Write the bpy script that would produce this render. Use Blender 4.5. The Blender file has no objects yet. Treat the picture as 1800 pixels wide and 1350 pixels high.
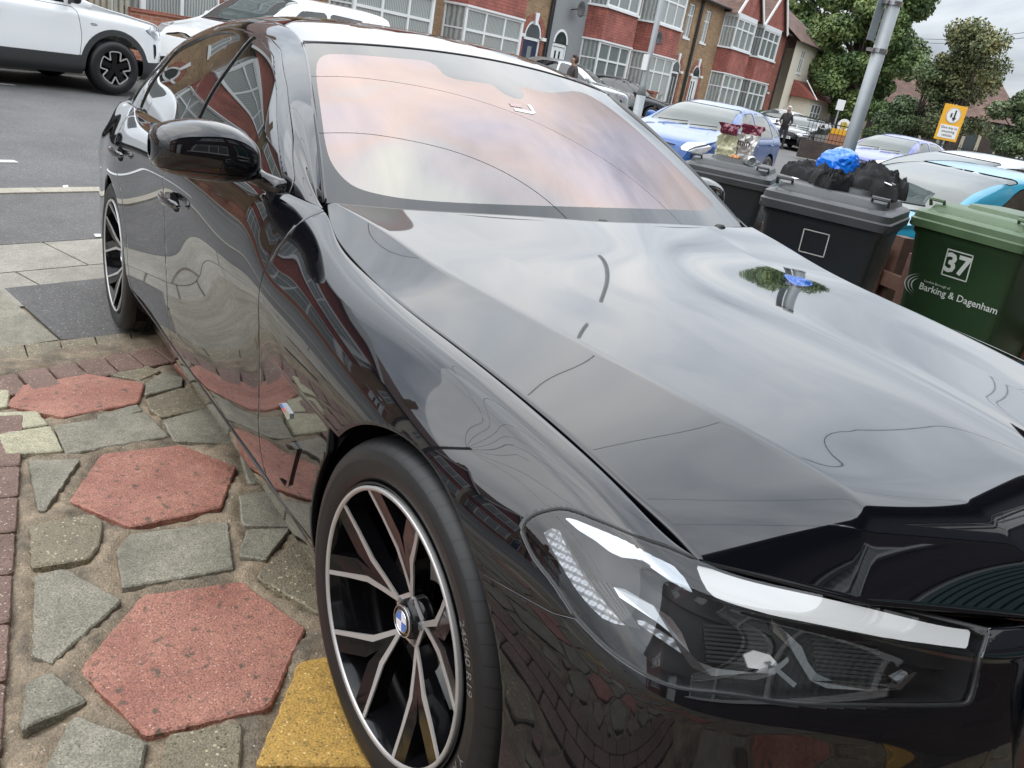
import bpy, bmesh, math, random
import numpy as np
from mathutils import Vector, Matrix, noise as mnoise
random.seed(7); rng = np.random.default_rng(7)
RAD = math.radians
SC = bpy.context.scene
COL = SC.collection
# ------------------------------------------------------------------ camera
FPX = 1442.2                                   # focal length for an 1800 px wide frame
CW = np.array([1.0509897, -1.52613659, 1.30437766])
MW = np.array([[0.52974487, 0.83059343, 0.17171177],
               [-0.39404212, 0.06173811, 0.91701648],
               [-0.7510667, 0.55344644, -0.35999424]])   # rows: right, up, forward
TC = np.array([[9.98582080e-01, -1.57462684e-04, -5.32335002e-02],
               [-1.57462684e-04, 9.99982513e-01, -5.91167862e-03],
               [5.32335002e-02, 5.91167862e-03, 9.98564593e-01]])  # driveway frame -> world
TC3 = Matrix(TC.tolist())
cam_d = bpy.data.cameras.new('camera'); cam = bpy.data.objects.new('camera', cam_d); COL.objects.link(cam)
cam_d.sensor_width = 36; cam_d.sensor_fit = 'HORIZONTAL'; cam_d.lens = 36 * FPX / 1800
cam_d.clip_start = 0.02; cam_d.clip_end = 3000
r_, u_, f_ = MW
M4 = Matrix(((r_[0], u_[0], -f_[0], CW[0]), (r_[1], u_[1], -f_[1], CW[1]), (r_[2], u_[2], -f_[2], CW[2]), (0, 0, 0, 1)))
cam.matrix_world = M4
SC.camera = cam
SC.render.resolution_x = 1024; SC.render.resolution_y = 768
SC.render.engine = 'CYCLES'
SC.cycles.max_bounces = 10; SC.cycles.glossy_bounces = 5; SC.cycles.transparent_max_bounces = 16
SC.view_settings.view_transform = 'Standard'; SC.view_settings.look = 'None'
SC.view_settings.gamma = 1.0; SC.view_settings.use_curve_mapping = False
SC.view_settings.exposure = 0.12
# ------------------------------------------------------------------ sky and sun (overcast)
W = bpy.data.worlds.new('World'); SC.world = W; W.use_nodes = True
nt = W.node_tree; nt.nodes.clear()
def nn(t, ty, **k):
    n = t.nodes.new(ty)
    for a, b in k.items(): setattr(n, a, b)
    return n
out = nn(nt, 'ShaderNodeOutputWorld'); bg = nn(nt, 'ShaderNodeBackground')
sky = nn(nt, 'ShaderNodeTexSky', sky_type='NISHITA', sun_disc=False)
sky.sun_elevation = RAD(48); sky.sun_rotation = RAD(200)
tc = nn(nt, 'ShaderNodeTexCoord')
sep = nn(nt, 'ShaderNodeSeparateXYZ'); nt.links.new(tc.outputs['Generated'], sep.inputs[0])
# cloud deck: project the direction on a flat layer
mx = nn(nt, 'ShaderNodeMath', operation='MAXIMUM'); mx.inputs[1].default_value = 0.0; nt.links.new(sep.outputs[2], mx.inputs[0])
ad = nn(nt, 'ShaderNodeMath', operation='ADD'); ad.inputs[1].default_value = 0.38; nt.links.new(mx.outputs[0], ad.inputs[0])
dv = nn(nt, 'ShaderNodeVectorMath', operation='DIVIDE'); nt.links.new(tc.outputs['Generated'], dv.inputs[0])
cb = nn(nt, 'ShaderNodeCombineXYZ')
for i in range(3): nt.links.new(ad.outputs[0], cb.inputs[i])
nt.links.new(cb.outputs[0], dv.inputs[1])
mp = nn(nt, 'ShaderNodeMapping'); mp.inputs['Rotation'].default_value = (0, 0, RAD(25)); mp.inputs['Scale'].default_value = (1.0, 2.1, 0.0)
nt.links.new(dv.outputs[0], mp.inputs['Vector'])
nz = nn(nt, 'ShaderNodeTexNoise'); nz.inputs['Scale'].default_value = 1.15; nz.inputs['Detail'].default_value = 9; nz.inputs['Roughness'].default_value = 0.56; nz.inputs['Distortion'].default_value = 0.5
nt.links.new(mp.outputs[0], nz.inputs['Vector'])
cr = nn(nt, 'ShaderNodeValToRGB'); nt.links.new(nz.outputs['Fac'], cr.inputs[0])
cr.color_ramp.elements[0].position = 0.33; cr.color_ramp.elements[0].color = (0.42, 0.465, 0.53, 1)
cr.color_ramp.elements[1].position = 0.68; cr.color_ramp.elements[1].color = (1.0, 0.99, 0.97, 1)
e = cr.color_ramp.elements.new(0.5); e.color = (0.72, 0.765, 0.815, 1)
mul = nn(nt, 'ShaderNodeMix', data_type='RGBA', blend_type='MIX'); mul.inputs[0].default_value = 0.93
skm = nn(nt, 'ShaderNodeVectorMath', operation='SCALE'); skm.inputs['Scale'].default_value = 1.0; nt.links.new(sky.outputs[0], skm.inputs[0])
cs = nn(nt, 'ShaderNodeVectorMath', operation='SCALE'); cs.inputs['Scale'].default_value = 9.0; nt.links.new(cr.outputs[0], cs.inputs[0])
# overcast skies are brightest overhead
g1 = nn(nt, 'ShaderNodeMapRange'); g1.inputs[1].default_value = 0.06; g1.inputs[2].default_value = 0.62; g1.inputs[3].default_value = 0.98; g1.inputs[4].default_value = 3.9; nt.links.new(sep.outputs[2], g1.inputs[0])
cs2 = nn(nt, 'ShaderNodeVectorMath', operation='SCALE'); nt.links.new(cs.outputs[0], cs2.inputs[0]); nt.links.new(g1.outputs[0], cs2.inputs['Scale'])
nt.links.new(skm.outputs[0], mul.inputs[6]); nt.links.new(cs2.outputs[0], mul.inputs[7])
nt.links.new(mul.outputs[2], bg.inputs[0]); bg.inputs[1].default_value = 0.10
nt.links.new(bg.outputs[0], out.inputs[0])
sd_ = bpy.data.lights.new('sun', 'SUN'); sd_.energy = 0.9; sd_.angle = RAD(70); sd_.color = (1, 0.97, 0.93)
sun = bpy.data.objects.new('sun', sd_); COL.objects.link(sun)
_az = RAD(200); _el = RAD(48)
sunv = Vector((math.sin(_az) * math.cos(_el), math.cos(_az) * math.cos(_el), math.sin(_el)))
sun.rotation_euler = sunv.to_track_quat('Z', 'Y').to_euler()
# ------------------------------------------------------------------ pixel <-> place helpers (real places on real surfaces)
def rayw(px, py): return MW.T @ np.array([(px - 900) / FPX, -(py - 675) / FPX, 1.0])
CC = TC.T @ CW; MC = MW @ TC
def rayc(px, py): return MC.T @ np.array([(px - 900) / FPX, -(py - 675) / FPX, 1.0])
def on_drive(px, py):                  # driveway plane, driveway frame
    d = rayc(px, py); return CC + d * (-CC[2] / d[2])
def projc(P):                          # driveway frame points -> pixels
    q = (np.atleast_2d(P) - CC) @ MC.T
    w = np.maximum(q[:, 2], 1e-3)
    return np.c_[900 + FPX * q[:, 0] / w, 675 - FPX * q[:, 1] / w], q[:, 2]
def projw(P):
    q = (np.atleast_2d(P) - CW) @ MW.T
    w = np.maximum(q[:, 2], 1e-3)
    return np.c_[900 + FPX * q[:, 0] / w, 675 - FPX * q[:, 1] / w], q[:, 2]
SA = RAD(112)
SD = np.array([math.cos(SA), math.sin(SA)]); ND = np.array([-math.sin(SA), math.cos(SA)])
def ST(s, h, z=0.0):                   # street frame: s along the road, h across it
    p = CW[:2] + s * SD + h * ND; return np.array([p[0], p[1], z])
def ground_z(x, y): return max(0.0532 * x + 0.0059 * y, -0.18)
# ------------------------------------------------------------------ objects
def at_px(px_, py_, d): return CW + rayw(px_, py_) * d
def link(o, parent=None):
    COL.objects.link(o)
    if parent is not None: o.parent = parent
    return o
def tag(o, label=None, cat=None, group=None, kind=None):
    if label: o['label'] = label
    if cat: o['category'] = cat
    if group: o['group'] = group
    if kind: o['kind'] = kind
    return o
def thing(name, label, cat, loc=(0, 0, 0), rz=0.0, group=None, mat=None):
    o = bpy.data.objects.new(name, None); o.empty_display_size = 0.1
    if mat is not None: o.matrix_world = mat
    else:
        o.location = loc; o.rotation_euler = (0, 0, rz)
    link(o); tag(o, label, cat, group); return o
def mesh(name, V, F, mat, parent=None, smooth=True, mats=None, fm=None):
    me = bpy.data.meshes.new(name)
    me.from_pydata([tuple(map(float, v)) for v in V], [], [tuple(int(i) for i in f) for f in F]); 
    if mats: 
        for m in mats: me.materials.append(m)
        if fm is not None: me.polygons.foreach_set('material_index', fm)
    elif mat is not None: me.materials.append(mat)
    if smooth: me.polygons.foreach_set('use_smooth', [True] * len(me.polygons))
    me.validate(); me.update()
    o = bpy.data.objects.new(name, me); link(o, parent); return o
def from_bm(name, bm, mat, parent=None, smooth=False, mats=None):
    me = bpy.data.meshes.new(name); bmesh.ops.recalc_face_normals(bm, faces=bm.faces); bm.to_mesh(me); bm.free()
    if mats: [me.materials.append(m) for m in mats]
    elif mat is not None: me.materials.append(mat)
    if smooth: me.polygons.foreach_set('use_smooth', [True] * len(me.polygons))
    o = bpy.data.objects.new(name, me); link(o, parent); return o
class MB:                               # collects solids into ONE mesh
    def __init__(s): s.V = []; s.F = []; s.M = []
    def add(s, V, F, m=0):
        n = len(s.V); s.V += [tuple(map(float, v)) for v in V]; s.F += [tuple(i + n for i in f) for f in F]; s.M += [m] * len(F); return s
    def box(s, x0, x1, y0, y1, z0, z1, m=0, R=None, c=0.0):
        if c <= 0:
            V = [(x, y, z) for z in (z0, z1) for y in (y0, y1) for x in (x0, x1)]
            F = [(0, 2, 3, 1), (4, 5, 7, 6), (0, 1, 5, 4), (2, 6, 7, 3), (0, 4, 6, 2), (1, 3, 7, 5)]
        else:
            def ring(z, k): return [(x0 + k, y0, z), (x1 - k, y0, z), (x1, y0 + k, z), (x1, y1 - k, z), (x1 - k, y1, z), (x0 + k, y1, z), (x0, y1 - k, z), (x0, y0 + k, z)]
            def ringi(z, k): return [(x0 + k, y0 + k, z)] * 1
            a = [(x0 + 2 * c, y0 + c, z0), (x1 - 2 * c, y0 + c, z0), (x1 - c, y0 + 2 * c, z0), (x1 - c, y1 - 2 * c, z0), (x1 - 2 * c, y1 - c, z0), (x0 + 2 * c, y1 - c, z0), (x0 + c, y1 - 2 * c, z0), (x0 + c, y0 + 2 * c, z0)]
            b = ring(z0 + c, c); d = ring(z1 - c, c); e2 = [(p[0], p[1], z1) for p in a]
            V = a + b + d + e2; F = [tuple(range(7, -1, -1)), tuple(range(24, 32))]
            for k in range(3):
                for i in range(8):
                    j = (i + 1) % 8; F.append((k * 8 + i, k * 8 + j, k * 8 + 8 + j, k * 8 + 8 + i))
        if R is not None: V = [R @ Vector(v) for v in V]
        return s.add(V, F, m)
    def tube(s, pts, r, n=8, m=0, caps=True, r2=None):
        pts = [Vector(p) for p in pts]; rs = r if isinstance(r, (list, tuple)) else [r] * len(pts)
        V = []; F = []; up = None
        for i, p in enumerate(pts):
            d = (pts[min(i + 1, len(pts) - 1)] - pts[max(i - 1, 0)]).normalized()
            if up is None: up = d.orthogonal().normalized()
            up = (up - d * up.dot(d)).normalized(); w = d.cross(up)
            for k in range(n):
                a = 2 * math.pi * k / n; V.append(p + (up * math.cos(a) + w * math.sin(a)) * rs[i])
        for i in range(len(pts) - 1):
            for k in range(n): F.append((i * n + k, i * n + (k + 1) % n, (i + 1) * n + (k + 1) % n, (i + 1) * n + k))
        if caps: F.append(tuple(range(n - 1, -1, -1))); F.append(tuple(range((len(pts) - 1) * n, len(pts) * n)))
        return s.add(V, F, m)
    def lathe(s, prof, n=48, m=0, axis='y', c=(0, 0, 0), a0=0, a1=2 * math.pi):
        V = []; F = []; full = abs(a1 - a0 - 2 * math.pi) < 1e-6; N = n if full else n + 1
        for (r, h) in prof:
            for k in range(N):
                a = a0 + (a1 - a0) * k / n; u, v = r * math.cos(a), r * math.sin(a)
                V.append((c[0] + u, c[1] + h, c[2] + v) if axis == 'y' else (c[0] + u, c[1] + v, c[2] + h) if axis == 'z' else (c[0] + h, c[1] + u, c[2] + v))
        for i in range(len(prof) - 1):
            for k in range(n):
                k2 = (k + 1) % N; F.append((i * N + k, i * N + k2, (i + 1) * N + k2, (i + 1) * N + k))
        return s.add(V, F, m)
    def prism(s, poly, fn0, fn1, m=0, m2=None):     # poly 2D -> two 3D skins
        n = len(poly); V = [fn0(*p) for p in poly] + [fn1(*p) for p in poly]
        F = [tuple(range(n - 1, -1, -1)), tuple(range(n, 2 * n))]; s.add(V, F, m)
        return s.add(V, [(i, (i + 1) % n, n + (i + 1) % n, n + i) for i in range(n)], m if m2 is None else m2)
    def build(s, name, mat, parent=None, smooth=False, mats=None, auto=None):
        o = mesh(name, s.V, s.F, mat, parent, smooth, mats, s.M if mats else None)
        bm = bmesh.new(); bm.from_mesh(o.data); bmesh.ops.recalc_face_normals(bm, faces=bm.faces); bm.to_mesh(o.data); bm.free()
        if auto is not None: sharp(o, auto)
        return o
def sharp(o, deg=35):
    me = o.data; me.polygons.foreach_set('use_smooth', [True] * len(me.polygons))
    bm = bmesh.new(); bm.from_mesh(me)
    for e in bm.edges:
        if len(e.link_faces) == 2 and e.calc_face_angle(0) > RAD(deg): e.smooth = False
    bm.to_mesh(me); bm.free(); return o
# ------------------------------------------------------------------ materials
def new_mat(name):
    m = bpy.data.materials.new(name); m.use_nodes = True; t = m.node_tree
    return m, t, t.nodes['Principled BSDF']
def simple(name, col, rough=0.5, metal=0.0, coat=0.0, ior=1.5, spec=0.5, var=0.0, vscale=8.0, bump=0.0, bscale=60.0, bdist=0.003, alpha=None, trans=0.0, coord='Object'):
    m, t, b = new_mat(name)
    b.inputs['Base Color'].default_value = (*col, 1); b.inputs['Roughness'].default_value = rough
    b.inputs['Metallic'].default_value = metal; b.inputs['Coat Weight'].default_value = coat; b.inputs['Coat Roughness'].default_value = 0.02
    b.inputs['IOR'].default_value = ior; b.inputs['Specular IOR Level'].default_value = spec; b.inputs['Transmission Weight'].default_value = trans
    if alpha is not None: b.inputs['Alpha'].default_value = alpha
    if var > 0 or bump > 0:
        tc = nn(t, 'ShaderNodeTexCoord')
    if var > 0:
        n = nn(t, 'ShaderNodeTexNoise'); n.inputs['Scale'].default_value = vscale; n.inputs['Detail'].default_value = 6; n.inputs['Roughness'].default_value = 0.65
        t.links.new(tc.outputs[coord], n.inputs['Vector'])
        r = nn(t, 'ShaderNodeMapRange'); r.inputs[1].default_value = 0.25; r.inputs[2].default_value = 0.75; r.inputs[3].default_value = 1 - var; r.inputs[4].default_value = 1 + var
        t.links.new(n.outputs['Fac'], r.inputs[0])
        s = nn(t, 'ShaderNodeVectorMath', operation='SCALE'); s.inputs[0].default_value = col; t.links.new(r.outputs[0], s.inputs['Scale'])
        t.links.new(s.outputs[0], b.inputs['Base Color'])
    if bump > 0:
        n = nn(t, 'ShaderNodeTexNoise'); n.inputs['Scale'].default_value = bscale; n.inputs['Detail'].default_value = 5
        t.links.new(tc.outputs[coord], n.inputs['Vector'])
        bp = nn(t, 'ShaderNodeBump'); bp.inputs['Strength'].default_value = bump; bp.inputs['Distance'].default_value = bdist
        t.links.new(n.outputs['Fac'], bp.inputs['Height']); t.links.new(bp.outputs[0], b.inputs['Normal'])
    return m
def stone(name, c1, c2, speck=None, sscale=170, bump=0.5, mott=5.0, rough=0.72, fine=0.42, moss=0.0):
    m, t, b = new_mat(name); L = t.links
    tc = nn(t, 'ShaderNodeTexCoord')
    n = nn(t, 'ShaderNodeTexNoise'); n.inputs['Scale'].default_value = mott; n.inputs['Detail'].default_value = 8; n.inputs['Roughness'].default_value = 0.7; L.new(tc.outputs['Object'], n.inputs['Vector'])
    r = nn(t, 'ShaderNodeValToRGB'); r.color_ramp.elements[0].position = 0.32; r.color_ramp.elements[1].position = 0.68
    r.color_ramp.elements[0].color = (*c1, 1); r.color_ramp.elements[1].color = (*c2, 1); L.new(n.outputs['Fac'], r.inputs[0])
    f = nn(t, 'ShaderNodeTexNoise'); f.inputs['Scale'].default_value = 210; f.inputs['Detail'].default_value = 4; L.new(tc.outputs['Object'], f.inputs['Vector'])
    fr = nn(t, 'ShaderNodeMapRange'); fr.inputs[1].default_value = 0.3; fr.inputs[2].default_value = 0.7; fr.inputs[3].default_value = 1 - fine; fr.inputs[4].default_value = 1 + fine; L.new(f.outputs['Fac'], fr.inputs[0])
    g2 = nn(t, 'ShaderNodeTexNoise'); g2.inputs['Scale'].default_value = 42; g2.inputs['Detail'].default_value = 6; g2.inputs['Roughness'].default_value = 0.8; L.new(tc.outputs['Object'], g2.inputs['Vector'])
    gr2 = nn(t, 'ShaderNodeMapRange'); gr2.inputs[1].default_value = 0.3; gr2.inputs[2].default_value = 0.7; gr2.inputs[3].default_value = 0.78; gr2.inputs[4].default_value = 1.2; L.new(g2.outputs['Fac'], gr2.inputs[0])
    mm0 = nn(t, 'ShaderNodeMath', operation='MULTIPLY'); L.new(fr.outputs[0], mm0.inputs[0]); L.new(gr2.outputs[0], mm0.inputs[1])
    s = nn(t, 'ShaderNodeVectorMath', operation='SCALE'); L.new(r.outputs[0], s.inputs[0]); L.new(mm0.outputs[0], s.inputs['Scale'])
    last = s.outputs[0]
    if speck:
        v = nn(t, 'ShaderNodeTexVoronoi'); v.inputs['Scale'].default_value = sscale; L.new(tc.outputs['Object'], v.inputs['Vector'])
        n2 = nn(t, 'ShaderNodeTexNoise'); n2.inputs['Scale'].default_value = sscale * 0.35; L.new(tc.outputs['Object'], n2.inputs['Vector'])
        for (col, lo, src) in speck:
            mm = nn(t, 'ShaderNodeMath', operation='LESS_THAN'); mm.inputs[1].default_value = lo
            sp = nn(t, 'ShaderNodeSeparateColor'); L.new(v.outputs['Color'], sp.inputs[0]); L.new(sp.outputs[src], mm.inputs[0])
            m2 = nn(t, 'ShaderNodeMath', operation='LESS_THAN'); m2.inputs[1].default_value = 0.38; L.new(v.outputs['Distance'], m2.inputs[0])
            m3 = nn(t, 'ShaderNodeMath', operation='MULTIPLY'); L.new(mm.outputs[0], m3.inputs[0]); L.new(m2.outputs[0], m3.inputs[1])
            mi = nn(t, 'ShaderNodeMix', data_type='RGBA'); L.new(m3.outputs[0], mi.inputs[0]); L.new(last, mi.inputs[6]); mi.inputs[7].default_value = (*col, 1); last = mi.outputs[2]
    if moss > 0:
        n3 = nn(t, 'ShaderNodeTexNoise'); n3.inputs['Scale'].default_value = 38; n3.inputs['Detail'].default_value = 3; L.new(tc.outputs['Object'], n3.inputs['Vector'])
        mr = nn(t, 'ShaderNodeMapRange'); mr.inputs[1].default_value = 0.60; mr.inputs[2].default_value = 0.70; mr.inputs[4].default_value = moss; L.new(n3.outputs['Fac'], mr.inputs[0])
        mi = nn(t, 'ShaderNodeMix', data_type='RGBA'); L.new(mr.outputs[0], mi.inputs[0]); L.new(last, mi.inputs[6]); mi.inputs[7].default_value = (0.05, 0.055, 0.035, 1); last = mi.outputs[2]
    L.new(last, b.inputs['Base Color']); b.inputs['Roughness'].default_value = rough
    ad = nn(t, 'ShaderNodeMath', operation='ADD'); L.new(n.outputs['Fac'], ad.inputs[0]); L.new(f.outputs['Fac'], ad.inputs[1])
    bp = nn(t, 'ShaderNodeBump'); bp.inputs['Strength'].default_value = bump; bp.inputs['Distance'].default_value = 0.004; L.new(ad.outputs[0], bp.inputs['Height']); L.new(bp.outputs[0], b.inputs['Normal'])
    return m
def brick(name, c1, c2, mortar, rough=0.85, scale=1.0, bump=0.6):
    # bricks run in object space: u = local x + y, v = z
    m, t, b = new_mat(name); L = t.links
    tc = nn(t, 'ShaderNodeTexCoord'); sp = nn(t, 'ShaderNodeSeparateXYZ'); L.new(tc.outputs['Object'], sp.inputs[0])
    a = nn(t, 'ShaderNodeMath', operation='ADD'); L.new(sp.outputs[0], a.inputs[0]); L.new(sp.outputs[1], a.inputs[1])
    cb = nn(t, 'ShaderNodeCombineXYZ'); L.new(a.outputs[0], cb.inputs[0]); L.new(sp.outputs[2], cb.inputs[1])
    k = nn(t, 'ShaderNodeTexBrick'); L.new(cb.outputs[0], k.inputs['Vector'])
    k.inputs['Scale'].default_value = scale; k.inputs['Brick Width'].default_value = 0.225; k.inputs['Row Height'].default_value = 0.075
    k.inputs['Mortar Size'].default_value = 0.006; k.inputs['Mortar Smooth'].default_value = 0.3; k.inputs['Bias'].default_value = 0.0
    k.inputs['Color1'].default_value = (*c1, 1); k.inputs['Color2'].default_value = (*c2, 1); k.inputs['Mortar'].default_value = (*mortar, 1)
    n = nn(t, 'ShaderNodeTexNoise'); n.inputs['Scale'].default_value = 1.3; n.inputs['Detail'].default_value = 9; n.inputs['Roughness'].default_value = 0.75; L.new(tc.outputs['Object'], n.inputs['Vector'])
    r = nn(t, 'ShaderNodeMapRange'); r.inputs[1].default_value = 0.3; r.inputs[2].default_value = 0.7; r.inputs[3].default_value = 0.72; r.inputs[4].default_value = 1.25; L.new(n.outputs['Fac'], r.inputs[0])
    s = nn(t, 'ShaderNodeVectorMath', operation='SCALE'); L.new(k.outputs['Color'], s.inputs[0]); L.new(r.outputs[0], s.inputs['Scale']); L.new(s.outputs[0], b.inputs['Base Color'])
    b.inputs['Roughness'].default_value = rough; b.inputs['Specular IOR Level'].default_value = 0.25
    bp = nn(t, 'ShaderNodeBump'); bp.inputs['Strength'].default_value = bump; bp.inputs['Distance'].default_value = 0.008; bp.invert = True
    L.new(k.outputs['Fac'], bp.inputs['Height']); L.new(bp.outputs[0], b.inputs['Normal'])
    return m
def tiles(name, c1, c2, w=0.17, hgt=0.1, rough=0.8, bump=1.0):
    m, t, b = new_mat(name); L = t.links
    tc = nn(t, 'ShaderNodeTexCoord'); sp = nn(t, 'ShaderNodeSeparateXYZ'); L.new(tc.outputs['Object'], sp.inputs[0])
    a = nn(t, 'ShaderNodeMath', operation='ADD'); L.new(sp.outputs[0], a.inputs[0]); L.new(sp.outputs[1], a.inputs[1])
    cb = nn(t, 'ShaderNodeCombineXYZ'); L.new(a.outputs[0], cb.inputs[0]); L.new(sp.outputs[2], cb.inputs[1])
    k = nn(t, 'ShaderNodeTexBrick'); L.new(cb.outputs[0], k.inputs['Vector']); k.inputs['Scale'].default_value = 1
    k.inputs['Brick Width'].default_value = w; k.inputs['Row Height'].default_value = hgt; k.inputs['Mortar Size'].default_value = 0.004
    k.inputs['Color1'].default_value = (*c1, 1); k.inputs['Color2'].default_value = (*c2, 1); k.inputs['Mortar'].default_value = (c1[0] * .25, c1[1] * .25, c1[2] * .25, 1)
    # course relief: height ramp over each course, fed to the bump only
    mo = nn(t, 'ShaderNodeMath', operation='FRACT'); dd = nn(t, 'ShaderNodeMath', operation='DIVIDE'); dd.inputs[1].default_value = hgt; L.new(sp.outputs[2], dd.inputs[0]); L.new(dd.outputs[0], mo.inputs[0])
    n = nn(t, 'ShaderNodeTexNoise'); n.inputs['Scale'].default_value = 2; n.inputs['Detail'].default_value = 8; L.new(tc.outputs['Object'], n.inputs['Vector'])
    r = nn(t, 'ShaderNodeMapRange'); r.inputs[1].default_value = 0.3; r.inputs[2].default_value = 0.7; r.inputs[3].default_value = 0.7; r.inputs[4].default_value = 1.25; L.new(n.outputs['Fac'], r.inputs[0])
    s = nn(t, 'ShaderNodeVectorMath', operation='SCALE'); L.new(k.outputs['Color'], s.inputs[0]); L.new(r.outputs[0], s.inputs['Scale']); L.new(s.outputs[0], b.inputs['Base Color'])
    b.inputs['Roughness'].default_value = rough; b.inputs['Specular IOR Level'].default_value = 0.3
    bp = nn(t, 'ShaderNodeBump'); bp.inputs['Strength'].default_value = bump; bp.inputs['Distance'].default_value = 0.03; bp.invert = True
    L.new(mo.outputs[0], bp.inputs['Height']); L.new(bp.outputs[0], b.inputs['Normal'])
    return m
def carpaint(name, col, rough=0.25, metal=0.0, coat=1.0, ior=1.5, cior=1.5):
    m, t, b = new_mat(name)
    b.inputs['Base Color'].default_value = (*col, 1); b.inputs['Roughness'].default_value = rough; b.inputs['Metallic'].default_value = metal
    b.inputs['Coat Weight'].default_value = coat; b.inputs['Coat Roughness'].default_value = 0.015; b.inputs['Coat IOR'].default_value = cior; b.inputs['IOR'].default_value = ior
    return m
M = {}
M['asphalt'] = stone('road_asphalt', (0.085, 0.084, 0.083), (0.125, 0.123, 0.12), [((0.24, 0.24, 0.23), 0.10, 0), ((0.04, 0.04, 0.04), 0.18, 1)], sscale=90, bump=0.6, mott=1.2, rough=0.8)
M['asphalt_dark'] = stone('pavement_asphalt', (0.07, 0.066, 0.063), (0.105, 0.10, 0.096), [((0.28, 0.26, 0.24), 0.13, 0), ((0.03, 0.03, 0.03), 0.2, 1)], sscale=110, bump=0.8, mott=3, rough=0.62)
M['flag'] = stone('flagstone', (0.20, 0.185, 0.155), (0.30, 0.28, 0.235), [((0.4, 0.38, 0.33), 0.06, 0)], sscale=140, bump=0.4, mott=4, rough=0.75)
M['kerb'] = stone('kerb_stone', (0.26, 0.23, 0.18), (0.36, 0.33, 0.27), [((0.5, 0.47, 0.4), 0.07, 0), ((0.12, 0.11, 0.1), 0.1, 1)], sscale=120, bump=0.4, mott=5)
M['mortar'] = stone('mortar', (0.07, 0.058, 0.042), (0.33, 0.25, 0.165), [((0.4, 0.36, 0.28), 0.03, 0)], sscale=150, bump=1.0, mott=7, rough=0.7, fine=0.35)
M['slab_red'] = stone('slab_red', (0.24, 0.088, 0.062), (0.40, 0.19, 0.135), [((0.55, 0.36, 0.28), 0.05, 0), ((0.12, 0.05, 0.04), 0.14, 1)], sscale=190, bump=0.55, mott=4.5, moss=0.75, rough=0.62)
M['slab_grey'] = stone('slab_grey', (0.14, 0.127, 0.095), (0.28, 0.255, 0.195), [((0.34, 0.33, 0.28), 0.06, 0), ((0.07, 0.07, 0.05), 0.1, 1)], sscale=210, bump=0.5, mott=6, moss=0.25, rough=0.66)
M['slab_brown'] = stone('slab_pebble', (0.15, 0.125, 0.085), (0.235, 0.20, 0.13), [((0.5, 0.42, 0.27), 0.12, 0), ((0.07, 0.06, 0.04), 0.14, 1)], sscale=120, bump=0.8, mott=6, rough=0.6)
M['slab_yellow'] = stone('slab_yellow', (0.33, 0.19, 0.035), (0.47, 0.285, 0.07), [((0.16, 0.10, 0.03), 0.12, 1), ((0.66, 0.5, 0.24), 0.05, 0)], sscale=150, bump=0.5, mott=5, moss=0.45, rough=0.66)
M['slab_cream'] = stone('slab_cream', (0.31, 0.285, 0.19), (0.40, 0.37, 0.26), [((0.55, 0.5, 0.38), 0.05, 0)], sscale=170, bump=0.5, mott=6)
M['paver'] = stone('block_paver', (0.125, 0.075, 0.055), (0.215, 0.13, 0.10), [((0.42, 0.36, 0.3), 0.08, 0), ((0.05, 0.03, 0.03), 0.12, 1)], sscale=150, bump=0.8, mott=5, rough=0.6)
M['white_paint'] = simple('road_white', (0.62, 0.62, 0.6), 0.7, var=0.2, vscale=25)
M['black'] = carpaint('black_paint', (0.003, 0.0035, 0.0055), 0.05, 0.0, 1.0, 1.2, 1.62)
M['gloss_black'] = simple('gloss_black_trim', (0.006, 0.006, 0.007), 0.06, ior=1.6, coat=0.5)
M['plastic'] = simple('black_plastic', (0.012, 0.012, 0.013), 0.45)
M['rubber'] = simple('rubber', (0.009, 0.009, 0.010), 0.44, bump=0.15, bscale=90, var=0.25, vscale=14)
M['void'] = simple('dark_cavity', (0.003, 0.003, 0.004), 0.8, spec=0.1)
M['chrome'] = simple('bright_metal', (0.75, 0.77, 0.8), 0.12, metal=1.0)
M['alloy'] = simple('machined_alloy', (0.50, 0.49, 0.48), 0.38, metal=0.55, bump=0.05, bscale=400)
M['rim_black'] = simple('rim_black', (0.005, 0.005, 0.006), 0.12, coat=0.12, ior=1.35)
M['side_glass'] = simple('side_glass', (0.008, 0.011, 0.010), 0.01, ior=1.75, coat=0.6)
M['blue'] = simple('badge_blue', (0.01, 0.16, 0.52), 0.15, coat=1)
M['navy'] = simple('badge_navy', (0.01, 0.03, 0.13), 0.15, coat=1)
M['red'] = simple('badge_red', (0.5, 0.01, 0.02), 0.15, coat=1)
M['white'] = simple('badge_white', (0.8, 0.8, 0.82), 0.15, coat=1)
# ------------------------------------------------------------------ surfaces: spline grids and clipping
def nspl(t, P, tt):
    t = np.asarray(t, float); P = np.asarray(P, float); n = len(t)
    if n == 2: w = ((tt - t[0]) / (t[1] - t[0]))[:, None]; return P[0] * (1 - w) + P[1] * w
    h = np.diff(t); A = np.eye(n); B = np.zeros_like(P)
    for i in range(1, n - 1):
        A[i, i - 1] = h[i - 1]; A[i, i] = 2 * (h[i - 1] + h[i]); A[i, i + 1] = h[i]
        B[i] = 6 * ((P[i + 1] - P[i]) / h[i] - (P[i] - P[i - 1]) / h[i - 1])
    m = np.linalg.solve(A, B)
    k = np.clip(np.searchsorted(t, tt) - 1, 0, n - 2); a = (t[k + 1] - tt)[:, None]; b = (tt - t[k])[:, None]; hh = h[k][:, None]
    return m[k] * a ** 3 / (6 * hh) + m[k + 1] * b ** 3 / (6 * hh) + (P[k] / hh - m[k] * hh / 6) * a + (P[k + 1] / hh - m[k + 1] * hh / 6) * b
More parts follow.
